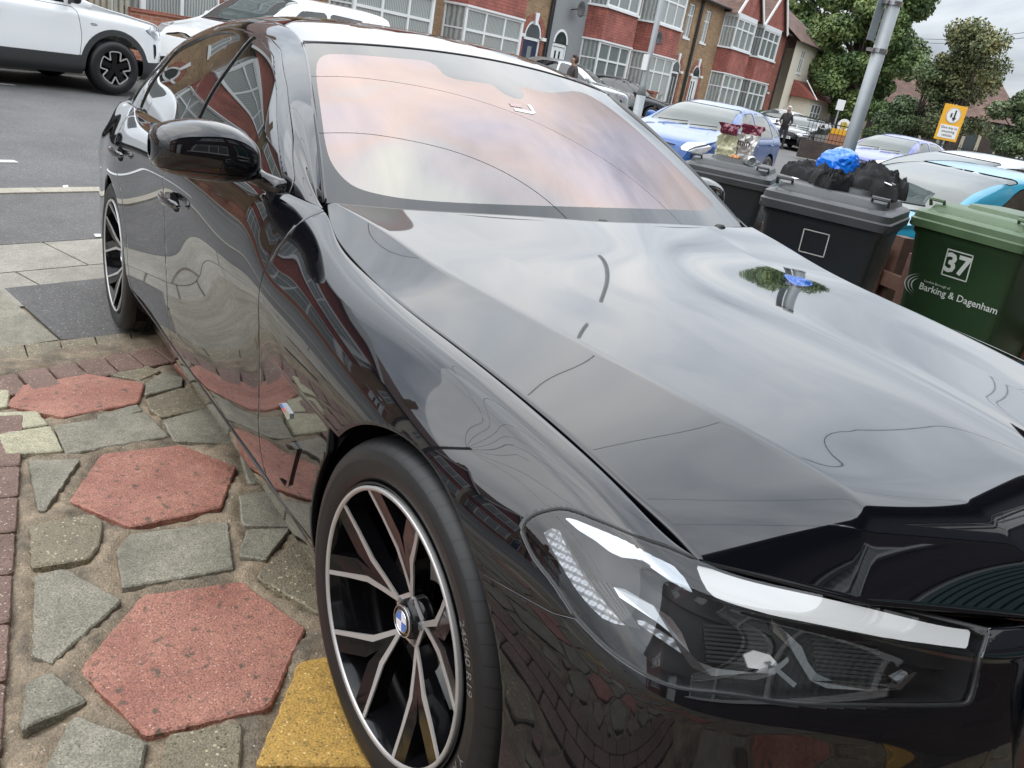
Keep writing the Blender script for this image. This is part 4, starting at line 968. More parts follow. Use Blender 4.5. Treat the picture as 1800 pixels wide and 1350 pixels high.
LAMPPARTS = [
 ('marker_strip', [(964, 940), (978, 932), (991, 936), (1004, 965), (1020, 992), (1040, 1022), (1062, 1052), (1085, 1080), (1102, 1099), (1086, 1096), (1066, 1086), (1045, 1066), (1024, 1040), (1003, 1008), (984, 976)], .004, .014, 'lampgrid'),
 ('light_guide', [(1084, 1034), (1103, 1038), (1150, 1066), (1178, 1086), (1196, 1112), (1209, 1146), (1222, 1160), (1252, 1172), (1320, 1178), (1352, 1168), (1374, 1150), (1376, 1158), (1352, 1180), (1318, 1190), (1246, 1184), (1212, 1170), (1198, 1150), (1176, 1112), (1152, 1092), (1094, 1052)], .002, .020, 'lampchrome'),
 ('light_guide', [(1346, 1096), (1372, 1106), (1398, 1132), (1408, 1158), (1422, 1178), (1450, 1190), (1520, 1194), (1560, 1194), (1588, 1172), (1594, 1174), (1566, 1204), (1520, 1206), (1440, 1202), (1412, 1190), (1392, 1158), (1380, 1136), (1350, 1106)], .002, .020, 'lampchrome'),
 ('inner_blade', [(1120, 1090), (1134, 1092), (1182, 1122), (1206, 1146), (1200, 1150), (1170, 1130), (1124, 1098)], .0, .010, 'lampgrid'),
 ('turn_tip', [(1556, 1186), (1578, 1174), (1582, 1178), (1562, 1192)], .006, .016, 'lampgrid'),
 ('inner_blade', [(1338, 1162), (1348, 1160), (1394, 1198), (1388, 1204)], .0, .012, 'lampchrome'),
]
for mir in (False, True):
    lamp = bpy.data.objects.new('headlamp', None); link(lamp, car)
    def put(nm, V, F, mt, sm=True):
        if mir: V, F = mirror(V, F)
        return mesh(nm, V, F, mt, lamp, sm)
    V, F = clip(SVR, SFR, lambda V: lampf(V) + .5); Nl = vnormals(V, F); put('lens', V - Nl * .0015, F, M['lens'])
    V, F = clip(IV3, IF3, lambda V: np.where(V[:, 1] < 0, sdf_poly(projc(V)[0], LAMP) + 45, -50)); V, F = clip(V, F, lambda V: V[:, 0] - .22); put('lamp_housing', V, F, M['lampdark'])
    for nm, poly in (('white_brow', [(1226, 988), (1300, 1006), (1400, 1034), (1500, 1057), (1572, 1072), (1650, 1090), (1712, 1103), (1706, 1136), (1640, 1128), (1560, 1118), (1450, 1096), (1360, 1078), (1290, 1058), (1252, 1044), (1236, 1015)]),  # brow: plain white non-metal strip laid just under the lens
                     ('upper_reflector', [(983, 904), (1003, 908), (1060, 931), (1130, 958), (1190, 984), (1212, 1010), (1222, 1040), (1205, 1036), (1170, 1014), (1126, 982), (1090, 978), (1068, 968), (1040, 946), (1010, 928)])):
        pf = lambda V, poly=np.array(poly, float): np.where((V[:, 0] > .2) & (V[:, 1] < 0), sdf_poly(projc(V)[0], poly), -50.)
        V, F = clip(SVR, SFR, pf); put(nm, V - vnormals(V, F) * (.007 if nm == 'white_brow' else .014), F, M['brow' if nm == 'white_brow' else 'lampchrome'])
    # rim of the opening
    ring = [hit(BS, x, y, -.004) for x, y in LAMP]; ring = [r for r in ring if r is not None]
    s = MB(); s.tube([tuple(r) for r in ring] + [tuple(ring[0])], .0042, 6, caps=False); put('lamp_seal', s.V, s.F, M['plastic'])
    ra = [hit(BS, x, y, -.003) for x, y in LAMP]; rb = [hit(BS, x, y, -.075) for x, y in LAMP]; ok = [i for i in range(len(ra)) if ra[i] is not None]
    V = np.array([ra[i] for i in ok] + [rb[i] for i in ok]); n = len(ok); put('lamp_wall', V, [(i, (i + 1) % n, n + (i + 1) % n, n + i) for i in range(n)], M['lampdark'], False)
    for nm, poly, a, b2, mt in LAMPPARTS:
        r = plate(poly, a, b2)
        if r: put(nm, r[0], r[1], M[mt], False)
    # three dark ribs beside the marker strip
    for k in range(4):
        r = plate([(1046 + 9 * k, 1022 + 2 * k), (1049 + 9 * k, 1020 + 2 * k), (1110 + 6 * k, 1100 + 2 * k), (1106 + 6 * k, 1101 + 2 * k)], 0, .012)
        if r: put('lamp_rib', r[0], r[1], M['lampdark'], False)
    # lamp modules: dark blocks with fine ridges behind the guides
    for (x0, x1, ya, yb, k0) in ((1228, 1342, 1096, 1166, 0), (1420, 1540, 1120, 1188, 1)):
        for k in range(9):
            f0, f1 = k / 9, (k + .62) / 9; r = plate([(x0 + 8 * f0 + 6, ya + (yb - ya) * f0), (x1 + 16 * f0, ya + 10 + (yb - ya) * f0), (x1 + 16 * f1, ya + 10 + (yb - ya) * f1), (x0 + 8 * f1 + 6, ya + (yb - ya) * f1)], -.004, .004)
            if r: put('module_ridge', r[0], r[1], M['lampdark'], False)
    r = plate([(1304, 1150), (1322, 1142), (1350, 1150), (1362, 1164), (1340, 1176), (1312, 1172)], .0, .008)
    if r: put('lens_block', r[0], r[1], M['brow'], False)
# ================================================================== kidney grille and bumper openings
for sg in (-1, 1):
    s = MB(); out_ = [(.055, .675), (.12, .688), (.25, .685), (.335, .662), (.368, .60), (.362, .50), (.33, .405), (.22, .375), (.08, .372), (.055, .40)]
    P = smooth_poly(out_, 4); P2 = P * 1; c = P.mean(0)
    def X_(y, z): return .868 - .20 * y * y - .55 * max(0, y - .30) + .02 * (z - .5) - .35 * max(0, z - .60)
    ring = [(X_(y, z), sg * y, z) for y, z in P]
    s.tube(ring + [ring[0]], .013, 10, caps=False); gr = s.build('kidney_frame', M['gloss_black'], car, True)
    s = MB()
    for k in range(7):
        y = .085 + .042 * k; s.tube([(X_(y, z) - .012, sg * y, z) for z in np.linspace(.385, .672 - .02 * max(0, (y - .25) / .1), 8)], .0055, 6)
    s.build('kidney_slats', M['gloss_black'], gr, True)
    s = MB(); ins = c + (P - c) * .98; s.add([(X_(y, z) - .035, sg * y, z) for y, z in ins], [tuple(range(len(ins)))]); s.build('grille_mesh', M['void'], gr)
    # lower side intake
    s = MB(); Q_ = [(.50, .36), (.70, .40), (.735, .33), (.70, .25), (.52, .24)]; 
    def XB(y): return float(np.interp(y, [0, .42, .60, .76, .86], [.868, .822, .772, .690, .570]))
    s.add([(XB(y) + .003, sg * y, z) for y, z in Q_], [tuple(range(5))]); s.build('bumper_intake', M['void'], car)
# ================================================================== door mirror
def loft(secs, n=28, p=2.6):
    V = []; F = []
    for (y, zt, zb, xf, xb) in secs:
        cz, hz, cx, hx = (zt + zb) / 2, (zt - zb) / 2, (xf + xb) / 2, (xf - xb) / 2
        for k in range(n):
            a = 2 * math.pi * k / n; c_, s_ = math.cos(a), math.sin(a)
            V.append((cx + hx * math.copysign(abs(c_) ** (2 / p), c_), y, cz + hz * math.copysign(abs(s_) ** (2 / p), s_)))
    for i in range(len(secs) - 1):
        for k in range(n): F.append((i * n + k, i * n + (k + 1) % n, (i + 1) * n + (k + 1) % n, (i + 1) * n + k))
    F.append(tuple(range(n - 1, -1, -1))); F.append(tuple(range((len(secs) - 1) * n, len(secs) * n)))
    return V, F
def dense(secs, n): 
    a = np.array(secs, float); t_ = chord(a); return nspl(t_, a, np.linspace(0, 1, n))
msec = dense([(-1.118, 1.052, 1.012, -1.045, -1.085), (-1.112, 1.072, .994, -1.015, -1.11), (-1.09, 1.090, .979, -.990, -1.13), (-1.04, 1.106, .969, -.970, -1.135), (-.98, 1.111, .965, -.955, -1.135), (-.92, 1.098, .968, -.955, -1.13), (-.885, 1.075, .974, -.965, -1.12), (-.872, 1.058, .982, -.985, -1.10), (-.868, 1.04, .99, -1.0, -1.08)], 40)
for mir in (False, True):
    V, F = loft(msec, 48)
    V = np.array(V); V, F = clip(V, [f for f in F if len(f) == 4], lambda V: V[:, 0] + 1.128 if not mir else V[:, 0] + 1.128)
    zl = lambda V: V[:, 2] - (.992 + .05 * (V[:, 1] + 1.0) * 0)
    mr = bpy.data.objects.new('door_mirror', None); link(mr, car)
    if mir: mr.location = (-.19, -.07, -.03)
    Vc, Fc = clip(V, F, zl); Vl, Fl = clip(V, F, lambda V: -zl(V) - .0015)
    Vl = Vl.copy()
    bk = MB(); bk.box(-1.122, -1.118, -1.105, -.885, .985, 1.085); bv, bf = np.array(bk.V), bk.F
    am = MB(); am.tube([(-1.03, -.885, .992), (-1.02, -.855, .978), (-1.0, -.825, .965), (-.985, -.80, .96)], [.024, .022, .026, .03], 12); av, af = np.array(am.V), am.F
    tri = MB(); tri.add([(-.93, -.826, .956), (-1.12, -.842, .968), (-1.06, -.800, 1.045), (-1.035, -.79, 1.055)], [(0, 1, 2, 3)])
    for nm, v, f, mt in (('mirror_cap', Vc, Fc, 'black'), ('mirror_base', Vl, Fl, 'gloss_black'), ('mirror_glass', bv, bf, 'chrome'), ('mirror_arm', av, af, 'gloss_black')):
        if mir: v, f = mirror(v, f)
        mesh(nm, v, f, M[mt], mr, nm != 'mirror_glass')
# ================================================================== handles, badges, vents, small parts
for xh, zh in ((-1.74, .80), (-2.68, .835)):
    for sg in (-1, 1):
        r = BS.ray_cast(Vector((xh, -2, zh)), Vector((0, 1, 0))); y0 = -abs(r[0].y)
        q_ = BS.ray_cast(Vector((xh + .1, -2, zh - .005)), Vector((0, 1, 0)))[0].y
        hs = [(xh + .115, .004, .006), (xh + .105, .012, .012), (xh + .06, .014, .026), (xh, .015, .032), (xh - .06, .014, .028), (xh - .10, .012, .014), (xh - .112, .004, .008)]
        V = []; F = []; n = 16
        for (x, hh, out2) in hs:
            ys = BS.ray_cast(Vector((x, -2, zh)), Vector((0, 1, 0)))[0].y
            for k in range(n):
                a = 2 * math.pi * k / n; V.append((x, ys - out2 * .5 - .010 + .008 * math.cos(a) - out2 * .3, zh - .05 * (x - xh) * 0 + hh * math.sin(a)))
        for i in range(len(hs) - 1):
            for k in range(n): F.append((i * n + k, i * n + (k + 1) % n, (i + 1) * n + (k + 1) % n, (i + 1) * n + k))
        F.append(tuple(range(n))); F.append(tuple(range((len(hs) - 1) * n, len(hs) * n)))
        V = np.array(V)
        # finger bowl behind the grip
        bw = MB(); rr = []
        for k in range(20):
            a = 2 * math.pi * k / 20; x, z = xh + .062 * math.cos(a), zh - .006 + .030 * math.sin(a); rr.append((x, BS.ray_cast(Vector((x, -2, z)), Vector((0, 1, 0)))[0].y - .0012, z))
        bw.add(rr, [tuple(range(20))])
        bv, bf = np.array(bw.V), bw.F
        if sg > 0: V, F = mirror(V, F); bv, bf = mirror(bv, bf)
        h_ = mesh('door_handle', V, F, M['black'], car); mesh('handle_recess', bv, bf, M['void'], h_)
def surf_poly(pxs, off0, off1): return plate(pxs, off0, off1, BS)
r = surf_poly([(494, 709), (500, 708), (513, 727), (513, 736), (508, 737)], .0, .005); bd_ = mesh('wing_badge', r[0], r[1], M['chrome'], car, False)
for poly, mt in (([(495.5, 710), (499.5, 709.3), (503.5, 716), (500.5, 718)], 'blue'), ([(500.5, 718), (503.5, 716), (507, 722), (504, 724.5)], 'red'), ([(500, 716.6), (502.5, 714.5), (503.5, 716), (500.9, 718.2)], 'navy')):
    r = surf_poly(poly, .0045, .0058); mesh('badge_stripe', r[0], r[1], M[mt], bd_, False)
r = surf_poly([(516, 775), (519, 777), (527, 789), (511, 853), (505, 857), (508, 849), (521, 791)], .001, .006); mesh('wing_vent', r[0], r[1], M['gloss_black'], car, False)
r = surf_poly([(493, 840), (507, 848), (510, 853), (505, 857)], .001, .003); mesh('wing_vent_opening', r[0], r[1], M['void'], car, False)
# fuel flap outline and sill blade
s = MB(); pts = []
for x in np.linspace(-.42, -2.52, 40):
    pts.append((x, -.912 - .004 * math.sin((x + .4) * 1.5), .279))
s.tube(pts, .0035, 6); s.build('sill_trim', M['gloss_black'], car, True)
# washer / wiper stubs at the foot of the screen, mirror-base camera housing behind the glass
for yy in (.03, .56):
    s = MB(); s.lathe([(0, .012), (.012, .011), (.018, .004), (.019, 0)], 16, axis='z', c=(-.715 - .04 * (yy > .1), yy, .962)); s.build('washer_jet', M['plastic'], car, True)


BW = BVHTree.FromPolygons([tuple(v) for v in WV], WF)
def on_glass(P, off): return [hit(BW, x, y, off) for x, y in P]
for nm, P in (('windscreen_tag', [(903, 190), (938, 197), (939, 202), (905, 195)]), ('windscreen_tag', [(926, 184), (933, 185), (942, 200), (937, 199)]), ('windscreen_sticker', [(894, 181), (915, 184), (918, 190), (898, 187)])):
    A = on_glass(P, .0012)
    if all(a is not None for a in A): mesh(nm, A, [(0, 1, 2, 3)], M['brow'] if nm == 'windscreen_tag' else simple('tag_pink', (.42, .27, .26), .3), car, False)
# ================================================================== TERRACE ACROSS THE STREET
M['brick_y'] = brick('stock_brick', (.33, .215, .12), (.24, .15, .085), (.30, .26, .2))
M['brick_r'] = brick('red_brick', (.30, .095, .06), (.22, .07, .05), (.28, .23, .19))
M['brick_wall'] = brick('wall_brick', (.28, .10, .065), (.36, .15, .10), (.36, .32, .27))
M['tile_red'] = tiles('hung_tile', (.30, .10, .075), (.24, .08, .065))
M['roof_tile'] = tiles('roof_tile', (.145, .085, .065), (.105, .065, .055), w=.25, hgt=.17)
M['render_grey'] = simple('grey_render', (.235, .245, .25), .9, var=.06, bump=.2)
M['render_cream'] = simple('cream_render', (.66, .61, .50), .9, var=.06, bump=.2)
M['upvc'] = simple('white_upvc', (.72, .73, .73), .35)
M['hglass'] = simple('house_glass', (.035, .045, .045), .03, ior=1.6)
def curtain(name, a, b_):
    m, t, b = new_mat(name); L = t.links; tc = nn(t, 'ShaderNodeTexCoord'); w = nn(t, 'ShaderNodeTexWave'); w.bands_direction = 'X'; w.inputs['Scale'].default_value = 4.5; w.inputs['Distortion'].default_value = 2.5; w.inputs['Detail'].default_value = 3
    L.new(tc.outputs['Object'], w.inputs['Vector']); r = nn(t, 'ShaderNodeMix', data_type='RGBA'); L.new(w.outputs['Fac'], r.inputs[0]); r.inputs[6].default_value = (*a, 1); r.inputs[7].default_value = (*b_, 1); L.new(r.outputs[2], b.inputs['Base Color']); b.inputs['Roughness'].default_value = .12; b.inputs['Coat Weight'].default_value = .7; return m
M['curtain'] = curtain('net_curtain_glass', (.17, .19, .18), (.38, .40, .38)); M['curtain2'] = curtain('dark_curtain_glass', (.10, .12, .115), (.24, .26, .25))
M['timber_w'] = simple('white_bargeboard', (.75, .75, .73), .5)
M['pipe'] = simple('downpipe', (.02, .02, .022), .5)
M['door_navy'] = simple('door_navy', (.012, .02, .055), .3); M['door_dark'] = simple('door_dark', (.03, .032, .035), .3); M['door_red'] = simple('door_maroon', (.09, .02, .02), .35); M['door_white'] = simple('door_white', (.7, .72, .72), .35)
M['leadgrey'] = simple('dish_grey', (.06, .06, .062), .55)
def street_frame(s, h, z): 
    p = ST(s, h, z); return Matrix(((SD[0], ND[0], 0, p[0]), (SD[1], ND[1], 0, p[1]), (0, 0, 1, z), (0, 0, 0, 1)))
def holed(x0, x1, z0, z1, holes, y=0.0, rev=.12):
    """wall sheet with openings and reveals; holes (xa, xb, za, zb)"""
    xs = sorted({x0, x1, *[v for h in holes for v in h[:2]]}); zs = sorted({z0, z1, *[v for h in holes for v in h[2:]]}); s = MB()
    for i in range(len(xs) - 1):
        for j in range(len(zs) - 1):
            cx, cz = (xs[i] + xs[i + 1]) / 2, (zs[j] + zs[j + 1]) / 2
            if any(h[0] < cx < h[1] and h[2] < cz < h[3] for h in holes): continue
            s.add([(xs[i], y, zs[j]), (xs[i + 1], y, zs[j]), (xs[i + 1], y, zs[j + 1]), (xs[i], y, zs[j + 1])], [(0, 1, 2, 3)])
    for a, b_, c, d in holes:
        s.add([(a, y, c), (a, y, d), (a, y + rev, d), (a, y + rev, c)], [(0, 1, 2, 3)]); s.add([(b_, y, c), (b_, y, d), (b_, y + rev, d), (b_, y + rev, c)], [(3, 2, 1, 0)])
        s.add([(a, y, d), (b_, y, d), (b_, y + rev, d), (a, y + rev, d)], [(0, 1, 2, 3)]); s.add([(a, y, c), (b_, y, c), (b_, y + rev, c), (a, y + rev, c)], [(3, 2, 1, 0)])
    return s
def window(par, x0, x1, z0, z1, y, cols=(0, .36, .72, 1), trans=.34, mat='curtain', sill=True, fw=.055):
    s = MB(); w = x1 - x0; zt = z1 - (z1 - z0) * trans
    s.box(x0, x1, y - .02, y + .05, z0, z0 + fw); s.box(x0, x1, y - .02, y + .05, z1 - fw, z1)
    if trans > 0: s.box(x0 + fw, x1 - fw, y - .018, y + .05, zt - fw * .5, zt + fw * .5)
    for c in cols:
        cx = x0 + w * c; cx = min(max(cx, x0 + fw / 2), x1 - fw / 2); s.box(cx - fw / 2, cx + fw / 2, y - .022, y + .052, z0 + fw, z1 - fw)
    f = s.build('window', M['upvc'], par)
    g_ = MB(); g_.add([(x0 + .01, y + .02, z0 + .01), (x1 - .01, y + .02, z0 + .01), (x1 - .01, y + .02, z1 - .01), (x0 + .01, y + .02, z1 - .01)], [(0, 1, 2, 3)]); g_.build('pane', M[mat], f)
    if sill: q_ = MB(); q_.box(x0 - .08, x1 + .08, y - .10, y + .03, z0 - .09, z0 - .002); q_.build('sill', M['upvc'], f)
    return f
def arch_pts(cx, z0, r, n=14, a0=0, a1=180): return [(cx + r * math.cos(RAD(a)), z0 + r * math.sin(RAD(a))) for a in np.linspace(a0, a1, n)]
def house(s0, s1, wall, bay, door, dcol, dside=.42, upper=(), panel_='tile_red', z0=.03, label='', gable=True, key=True, dish=None, trim='brick_r', curt='curtain', roofc='roof_tile', fan=True):
    H = thing('terraced_house', label, 'house', mat=street_frame(s0, 18.0, z0), group='terraced houses across the street'); w = s1 - s0
    b0, b1 = bay[0] - s0, bay[1] - s0; dx = door - s0
    holes = [(dx - dside - .06, dx + dside + .06, .12, 2.22)] + [(u - s0 - .33, u - s0 + .33, 3.75, 5.2) for u in upper]
    s = holed(0, w, 0, 5.65, holes + [(b0 + .05, b1 - .05, .05, 5.4)], 0); s.box(.002, w - .002, .14, 7.5, 0, 5.6) if False else None
    s.build('wall', M[wall], H)
    s = MB(); s.box(.01, w - .01, 7.0, 7.2, 0, 5.6); s.box(0.02, .2, .13, 7, 0, 5.6); s.box(w - .2, w - .02, .13, 7, 0, 5.6); s.build('rear_wall', M[wall], H)
    # door and its arch
    s = MB(); s.box(dx - dside - .05, dx - dside + .03, .03, .12, .12, 2.18); s.box(dx + dside - .03, dx + dside + .05, .03, .12, .12, 2.18); s.box(dx - dside, dx + dside, .03, .12, 2.10, 2.2)
    P = arch_pts(dx, 2.22, dside + .04); Q_ = arch_pts(dx, 2.22, dside - .05)
    V = [(x, -.01, z) for x, z in P + Q_] + [(x, .05, z) for x, z in P + Q_]; n = len(P)
    s.add(V, [(i, i + 1, n + i + 1, n + i) for i in range(n - 1)] + [(2 * n + i + 1, 2 * n + i, 3 * n + i, 3 * n + i + 1) for i in range(n - 1)] + [(i + 1, i, 2 * n + i, 2 * n + i + 1) for i in range(n - 1)])
    fr_ = s.build('door_frame', M['upvc'], H)
    if fan: s = MB(); s.add([(x, -.003, z) for x, z in Q_], [tuple(range(len(Q_)))]); s.build('fanlight', M['hglass'], fr_)
    s = MB(); s.box(dx - dside + .03, dx + dside - .03, .06, .10, .14, 2.08)
    d_ = s.build('door', M[dcol], H); s = MB(); 
    if dcol in ('door_white', 'door_dark'):
        for o_ in (-.16, .13): s.box(dx + o_ - .05, dx + o_ + .06, .052, .062, .5, 1.95)
        s.build('door_glass', M['hglass'] if dcol == 'door_white' else M['curtain'], d_)
    else: s.box(dx - .13, dx + .13, .05, .062, 1.5, 1.9); s.build('door_glass', M['curtain2'], d_)
    s = MB(); s.tube([(dx + dside * .6, .03, 1.05), (dx + dside * .6, .03, 1.2)], .012); s.build('door_handle', M['chrome'], d_)
    # brick arch band
    if trim:
        P = arch_pts(dx, 2.22, dside + .26); Q_ = arch_pts(dx, 2.22, dside + .05); n = len(P); y_ = -.035
        V = [(x, y_, z) for x, z in P + Q_] + [(x, .0, z) for x, z in P + Q_]
        s = MB(); s.add(V, [(i, i + 1, n + i + 1, n + i) for i in range(n - 1)] + [(i + 1, i, 2 * n + i, 2 * n + i + 1) for i in range(n - 1)] + [(n + i, n + i + 1, 3 * n + i + 1, 3 * n + i) for i in range(n - 1)])
        s.box(dx - dside - .26, dx - dside - .06, y_, 0, .1, 2.22); s.box(dx + dside + .06, dx + dside + .26, y_, 0, .1, 2.22); s.build('door_arch', M[trim], H)
    if key:
        s = MB(); s.add([(dx - .07, -.09, 2.62), (dx + .07, -.09, 2.62), (dx + .12, -.09, 3.02), (dx - .12, -.09, 3.02), (dx - .07, .0, 2.62), (dx + .07, .0, 2.62), (dx + .12, .0, 3.02), (dx - .12, .0, 3.02)], [(0, 1, 2, 3), (0, 4, 5, 1), (1, 5, 6, 2), (2, 6, 7, 3), (3, 7, 4, 0)])
        s.build('keystone', M['upvc'], H)
        for xa in (dx - dside - .30, dx + dside + .04): s = MB(); s.box(xa, xa + .26, -.09, 0, 2.16, 2.27); s.build('impost', M['upvc'], H)
    s = MB(); s.box(dx - .6, dx + .6, -.5, .02, 0, .11); s.build('doorstep', M['kerb'], H)
    for u in upper: window(H, u - s0 - .33, u - s0 + .33, 3.75, 5.2, .06, cols=(0, .5, 1), mat=curt)
    # two-storey bay
    B_ = -.62; c_ = .28
    prof = [(b0, 0), (b0 + c_, B_), (b1 - c_, B_), (b1, 0)]
    def band(z0_, z1_, mat, nm, ex=0.0):
        s = MB(); pr = [(b0 - ex, 0), (b0 + c_ - ex * .6, B_ - ex), (b1 - c_ + ex * .6, B_ - ex), (b1 + ex, 0)]
        s.add([(x, y, z) for z in (z0_, z1_) for x, y in pr], [(0, 1, 5, 4), (1, 2, 6, 5), (2, 3, 7, 6), (4, 5, 6, 7), (3, 2, 1, 0)]); return s.build(nm, M[mat], H)
    band(0, .72, trim or wall, 'bay_base'); band(2.66, 3.80, panel_, 'bay_tiles', .05); band(2.60, 2.66, 'upvc', 'bay_ledge', .09); band(3.80, 3.88, 'upvc', 'bay_ledge', .12); band(5.30, 5.52, 'upvc', 'bay_head', .04)
    for za, zb in ((.72, 2.60), (3.88, 5.30)):
        window(H, b0 + c_, b1 - c_, za, zb, B_, cols=(0, .46, .54, 1) if (b1 - b0) < 2.6 else (0, .34, .68, 1), mat=curt, sill=False, fw=.075)
        for xa, ya, xb, yb in ((b0, 0, b0 + c_, B_), (b1 - c_, B_, b1, 0)):
            s = MB(); s.add([(xa, ya, za), (xb, yb, za), (xb, yb, zb), (xa, ya, zb)], [(0, 1, 2, 3)]); g_ = s.build('side_pane', M[curt], H)
            s = MB()
            for (x, y) in ((xa, ya - .01), (xb, yb - .01)): s.box(x - .05, x + .05, y - .03, y + .03, za, zb)
            zt = zb - (zb - za) * .34; s.tube([(xa, ya - .012, zt), (xb, yb - .012, zt)], .03, 4); s.build('side_frame', M['upvc'], g_)
    # roof
    s = MB(); e = -.28
    s.add([(0, e, 5.58), (w, e, 5.58), (w, 3.6, 8.3), (0, 3.6, 8.3), (0, 7.4, 5.58), (w, 7.4, 5.58)], [(0, 1, 2, 3), (3, 2, 5, 4), (0, 3, 4), (1, 5, 2)]); rf = s.build('roof', M[roofc], H)
    s = MB(); s.tube([(0, e - .05, 5.56), (w, e - .05, 5.56)], .055, 8); s.build('gutter', M['pipe'], rf)
    s = MB(); s.box(-.25, .35, 3.2, 4.0, 7.6, 9.3); 
    for k in range(3): s.lathe([(.10, 9.3), (.085, 9.6), (.07, 9.62)], 12, axis='z', c=(-.12 + .17 * k, 3.6, 0))
    s.build('chimney', M['brick_y'], rf)
    if gable:
        m0 = (b0 + b1) / 2; hw = (b1 - b0) / 2 + .22; zt = 5.5 + hw * 1.05; s = MB()
        s.add([(m0 - hw, B_ - .03, 5.5), (m0 + hw, B_ - .03, 5.5), (m0, B_ - .03, zt)], [(0, 1, 2)]); s.build('gable', M[panel_], H)
        s = MB(); s.add([(m0 - hw - .1, B_ - .2, 5.42), (m0, B_ - .2, zt + .08), (m0, 3.2, zt + .08), (m0 - hw - .1, .4, 5.42)], [(0, 1, 2, 3)]); s.add([(m0 + hw + .1, B_ - .2, 5.42), (m0, B_ - .2, zt + .08), (m0, 3.2, zt + .08), (m0 + hw + .1, .4, 5.42)], [(3, 2, 1, 0)]); s.build('gable_roof', M[roofc], H)
        s = MB()
        for sg in (-1, 1):
            a = Vector((m0 + sg * (hw + .12), B_ - .22, 5.38)); b__ = Vector((m0, B_ - .22, zt + .05)); d = (b__ - a).normalized(); n_ = Vector((-d.z, 0, d.x)) * .085 * (1 if sg < 0 else -1)
            s.add([a + n_ * -1, b__ + n_ * -1, b__ + n_, a + n_] + [v + Vector((0, .05, 0)) for v in (a - n_, b__ - n_, b__ + n_, a + n_)], [(0, 1, 2, 3), (4, 7, 6, 5), (0, 4, 5, 1), (1, 5, 6, 2), (2, 6, 7, 3), (3, 7, 4, 0)])
        s.build('bargeboard', M['timber_w'], H)
    s = MB(); s.tube([(.06 if b0 > dx else w - .06, -.07, 0), (.06 if b0 > dx else w - .06, -.07, 5.5)], .045, 8); s.build('downpipe', M['pipe'], H)
    if dish:
        q_ = thing('satellite_dish', 'dark round satellite dish on ' + dish[2], 'satellite dish', mat=street_frame(dish[0], 18.0 - dish[3], dish[1]))
        s = MB(); s.lathe([(0, -.30), (.15, -.32), (.27, -.37), (.28, -.365), (.15, -.31), (0, -.29)], 28); s.build('dish', M['leadgrey'], q_, True)
        s = MB(); s.tube([(0, -.3, 0), (-.1, -.1, -.05), (-.12, 0, -.08)], .02); s.tube([(0, -.3, -.25), (.05, -.55, -.2)], .012); s.build('bracket', M['pipe'], q_)
    return H
house(8.2, 14.6, 'brick_y', (10.6, 13.9), 9.4, 'door_red', label='yellow brick terraced house hidden behind the front of the white van', upper=(9.4,))
house(14.6, 20.9, 'brick_y', (16.6, 20.3), 15.6, 'door_white', label='yellow brick house with a wide bay window directly above the white van', upper=(15.6,))
house(20.9, 27.15, 'brick_y', (21.3, 24.9), 26.25, 'door_navy', label='yellow brick house with a navy arched door beside the grey rendered house', dside=.5)
house(27.15, 33.25, 'render_grey', (29.7, 32.8), 28.15, 'door_white', label='grey rendered terraced house with a white arched door', trim=None, key=False, curt='curtain2', dish=(28.6, 3.55, 'the grey rendered house', 0), dside=.46)
house(33.25, 39.85, 'brick_y', (33.9, 37.1), 38.6, 'door_dark', label='yellow brick terraced house with dark arched door and a dish on its bay tiles', upper=(38.9,), dish=(34.2, 3.3, 'the red bay tiles of a yellow brick house', .62), dside=.46)
house(39.85, 46.45, 'brick_y', (42.9, 46.1), 41.05, 'door_white', label='yellow brick terraced house with a white arched door and its own white bargeboards', upper=(40.9,), dside=.46)
house(46.45, 53.1, 'brick_r', (46.9, 50.2), 51.5, 'door_red', label='dark red brick terraced house with a maroon door next to the cream house', upper=(51.4,), dside=.46, curt='curtain2')
for k, (a, b_) in enumerate(((1.8, 8.2), (-4.6, 1.8), (-11, -4.6), (-17.4, -11), (-23.8, -17.4))):
    house(a, b_, ['brick_y', 'brick_y', 'render_cream', 'brick_y', 'brick_r'][k], (a + 2.6, b_ - .5) if k % 2 else (a + .5, b_ - 2.6), a + 1.3 if k % 2 else b_ - 1.3, ['door_dark', 'door_white', 'door_red', 'door_navy', 'door_white'][k], upper=((a + 1.3) if k % 2 else b_ - 1.3,),
          label=['yellow brick terraced house behind the white crossover', 'yellow brick house with a white door, out of frame to the left', 'cream rendered terraced house out of frame to the left', 'yellow brick terraced house with a navy door, far left out of frame', 'red brick terraced house, farthest left out of frame'][k])
# cream end house with hipped roof
H = thing('end_house', 'cream rendered end house with a hipped brown roof and a red tiled porch roof', 'house', mat=street_frame(53.15, 17.4, .03)); w = 7.0
s = holed(0, w, 0, 5.4, [(1.5, 2.3, 3.7, 5.0), (4.3, 5.0, 3.7, 5.0)], 0); s.build('wall', M['render_cream'], H)
s = MB(); s.add([(w, 0, 0), (w, 8, 0), (w, 8, 5.4), (w, 0, 5.4)], [(0, 1, 2, 3)]); s.build('side_wall', M['render_cream'], H)
for a, b_ in ((1.5, 2.3), (4.3, 5.0)): window(H, a, b_, 3.7, 5.0, .05, cols=(0, .5, 1), mat='curtain2')
s = MB(); s.add([(-.3, -.35, 5.35), (w + .4, -.35, 5.35), (w - 2.2, 3.9, 8.3), (-.3, 3.9, 8.3), (w + .4, 8.3, 5.35), (-.3, 8.3, 5.35)], [(0, 1, 2, 3), (1, 4, 2), (3, 2, 4, 5)]); rf = s.build('roof', M['roof_tile'], H)
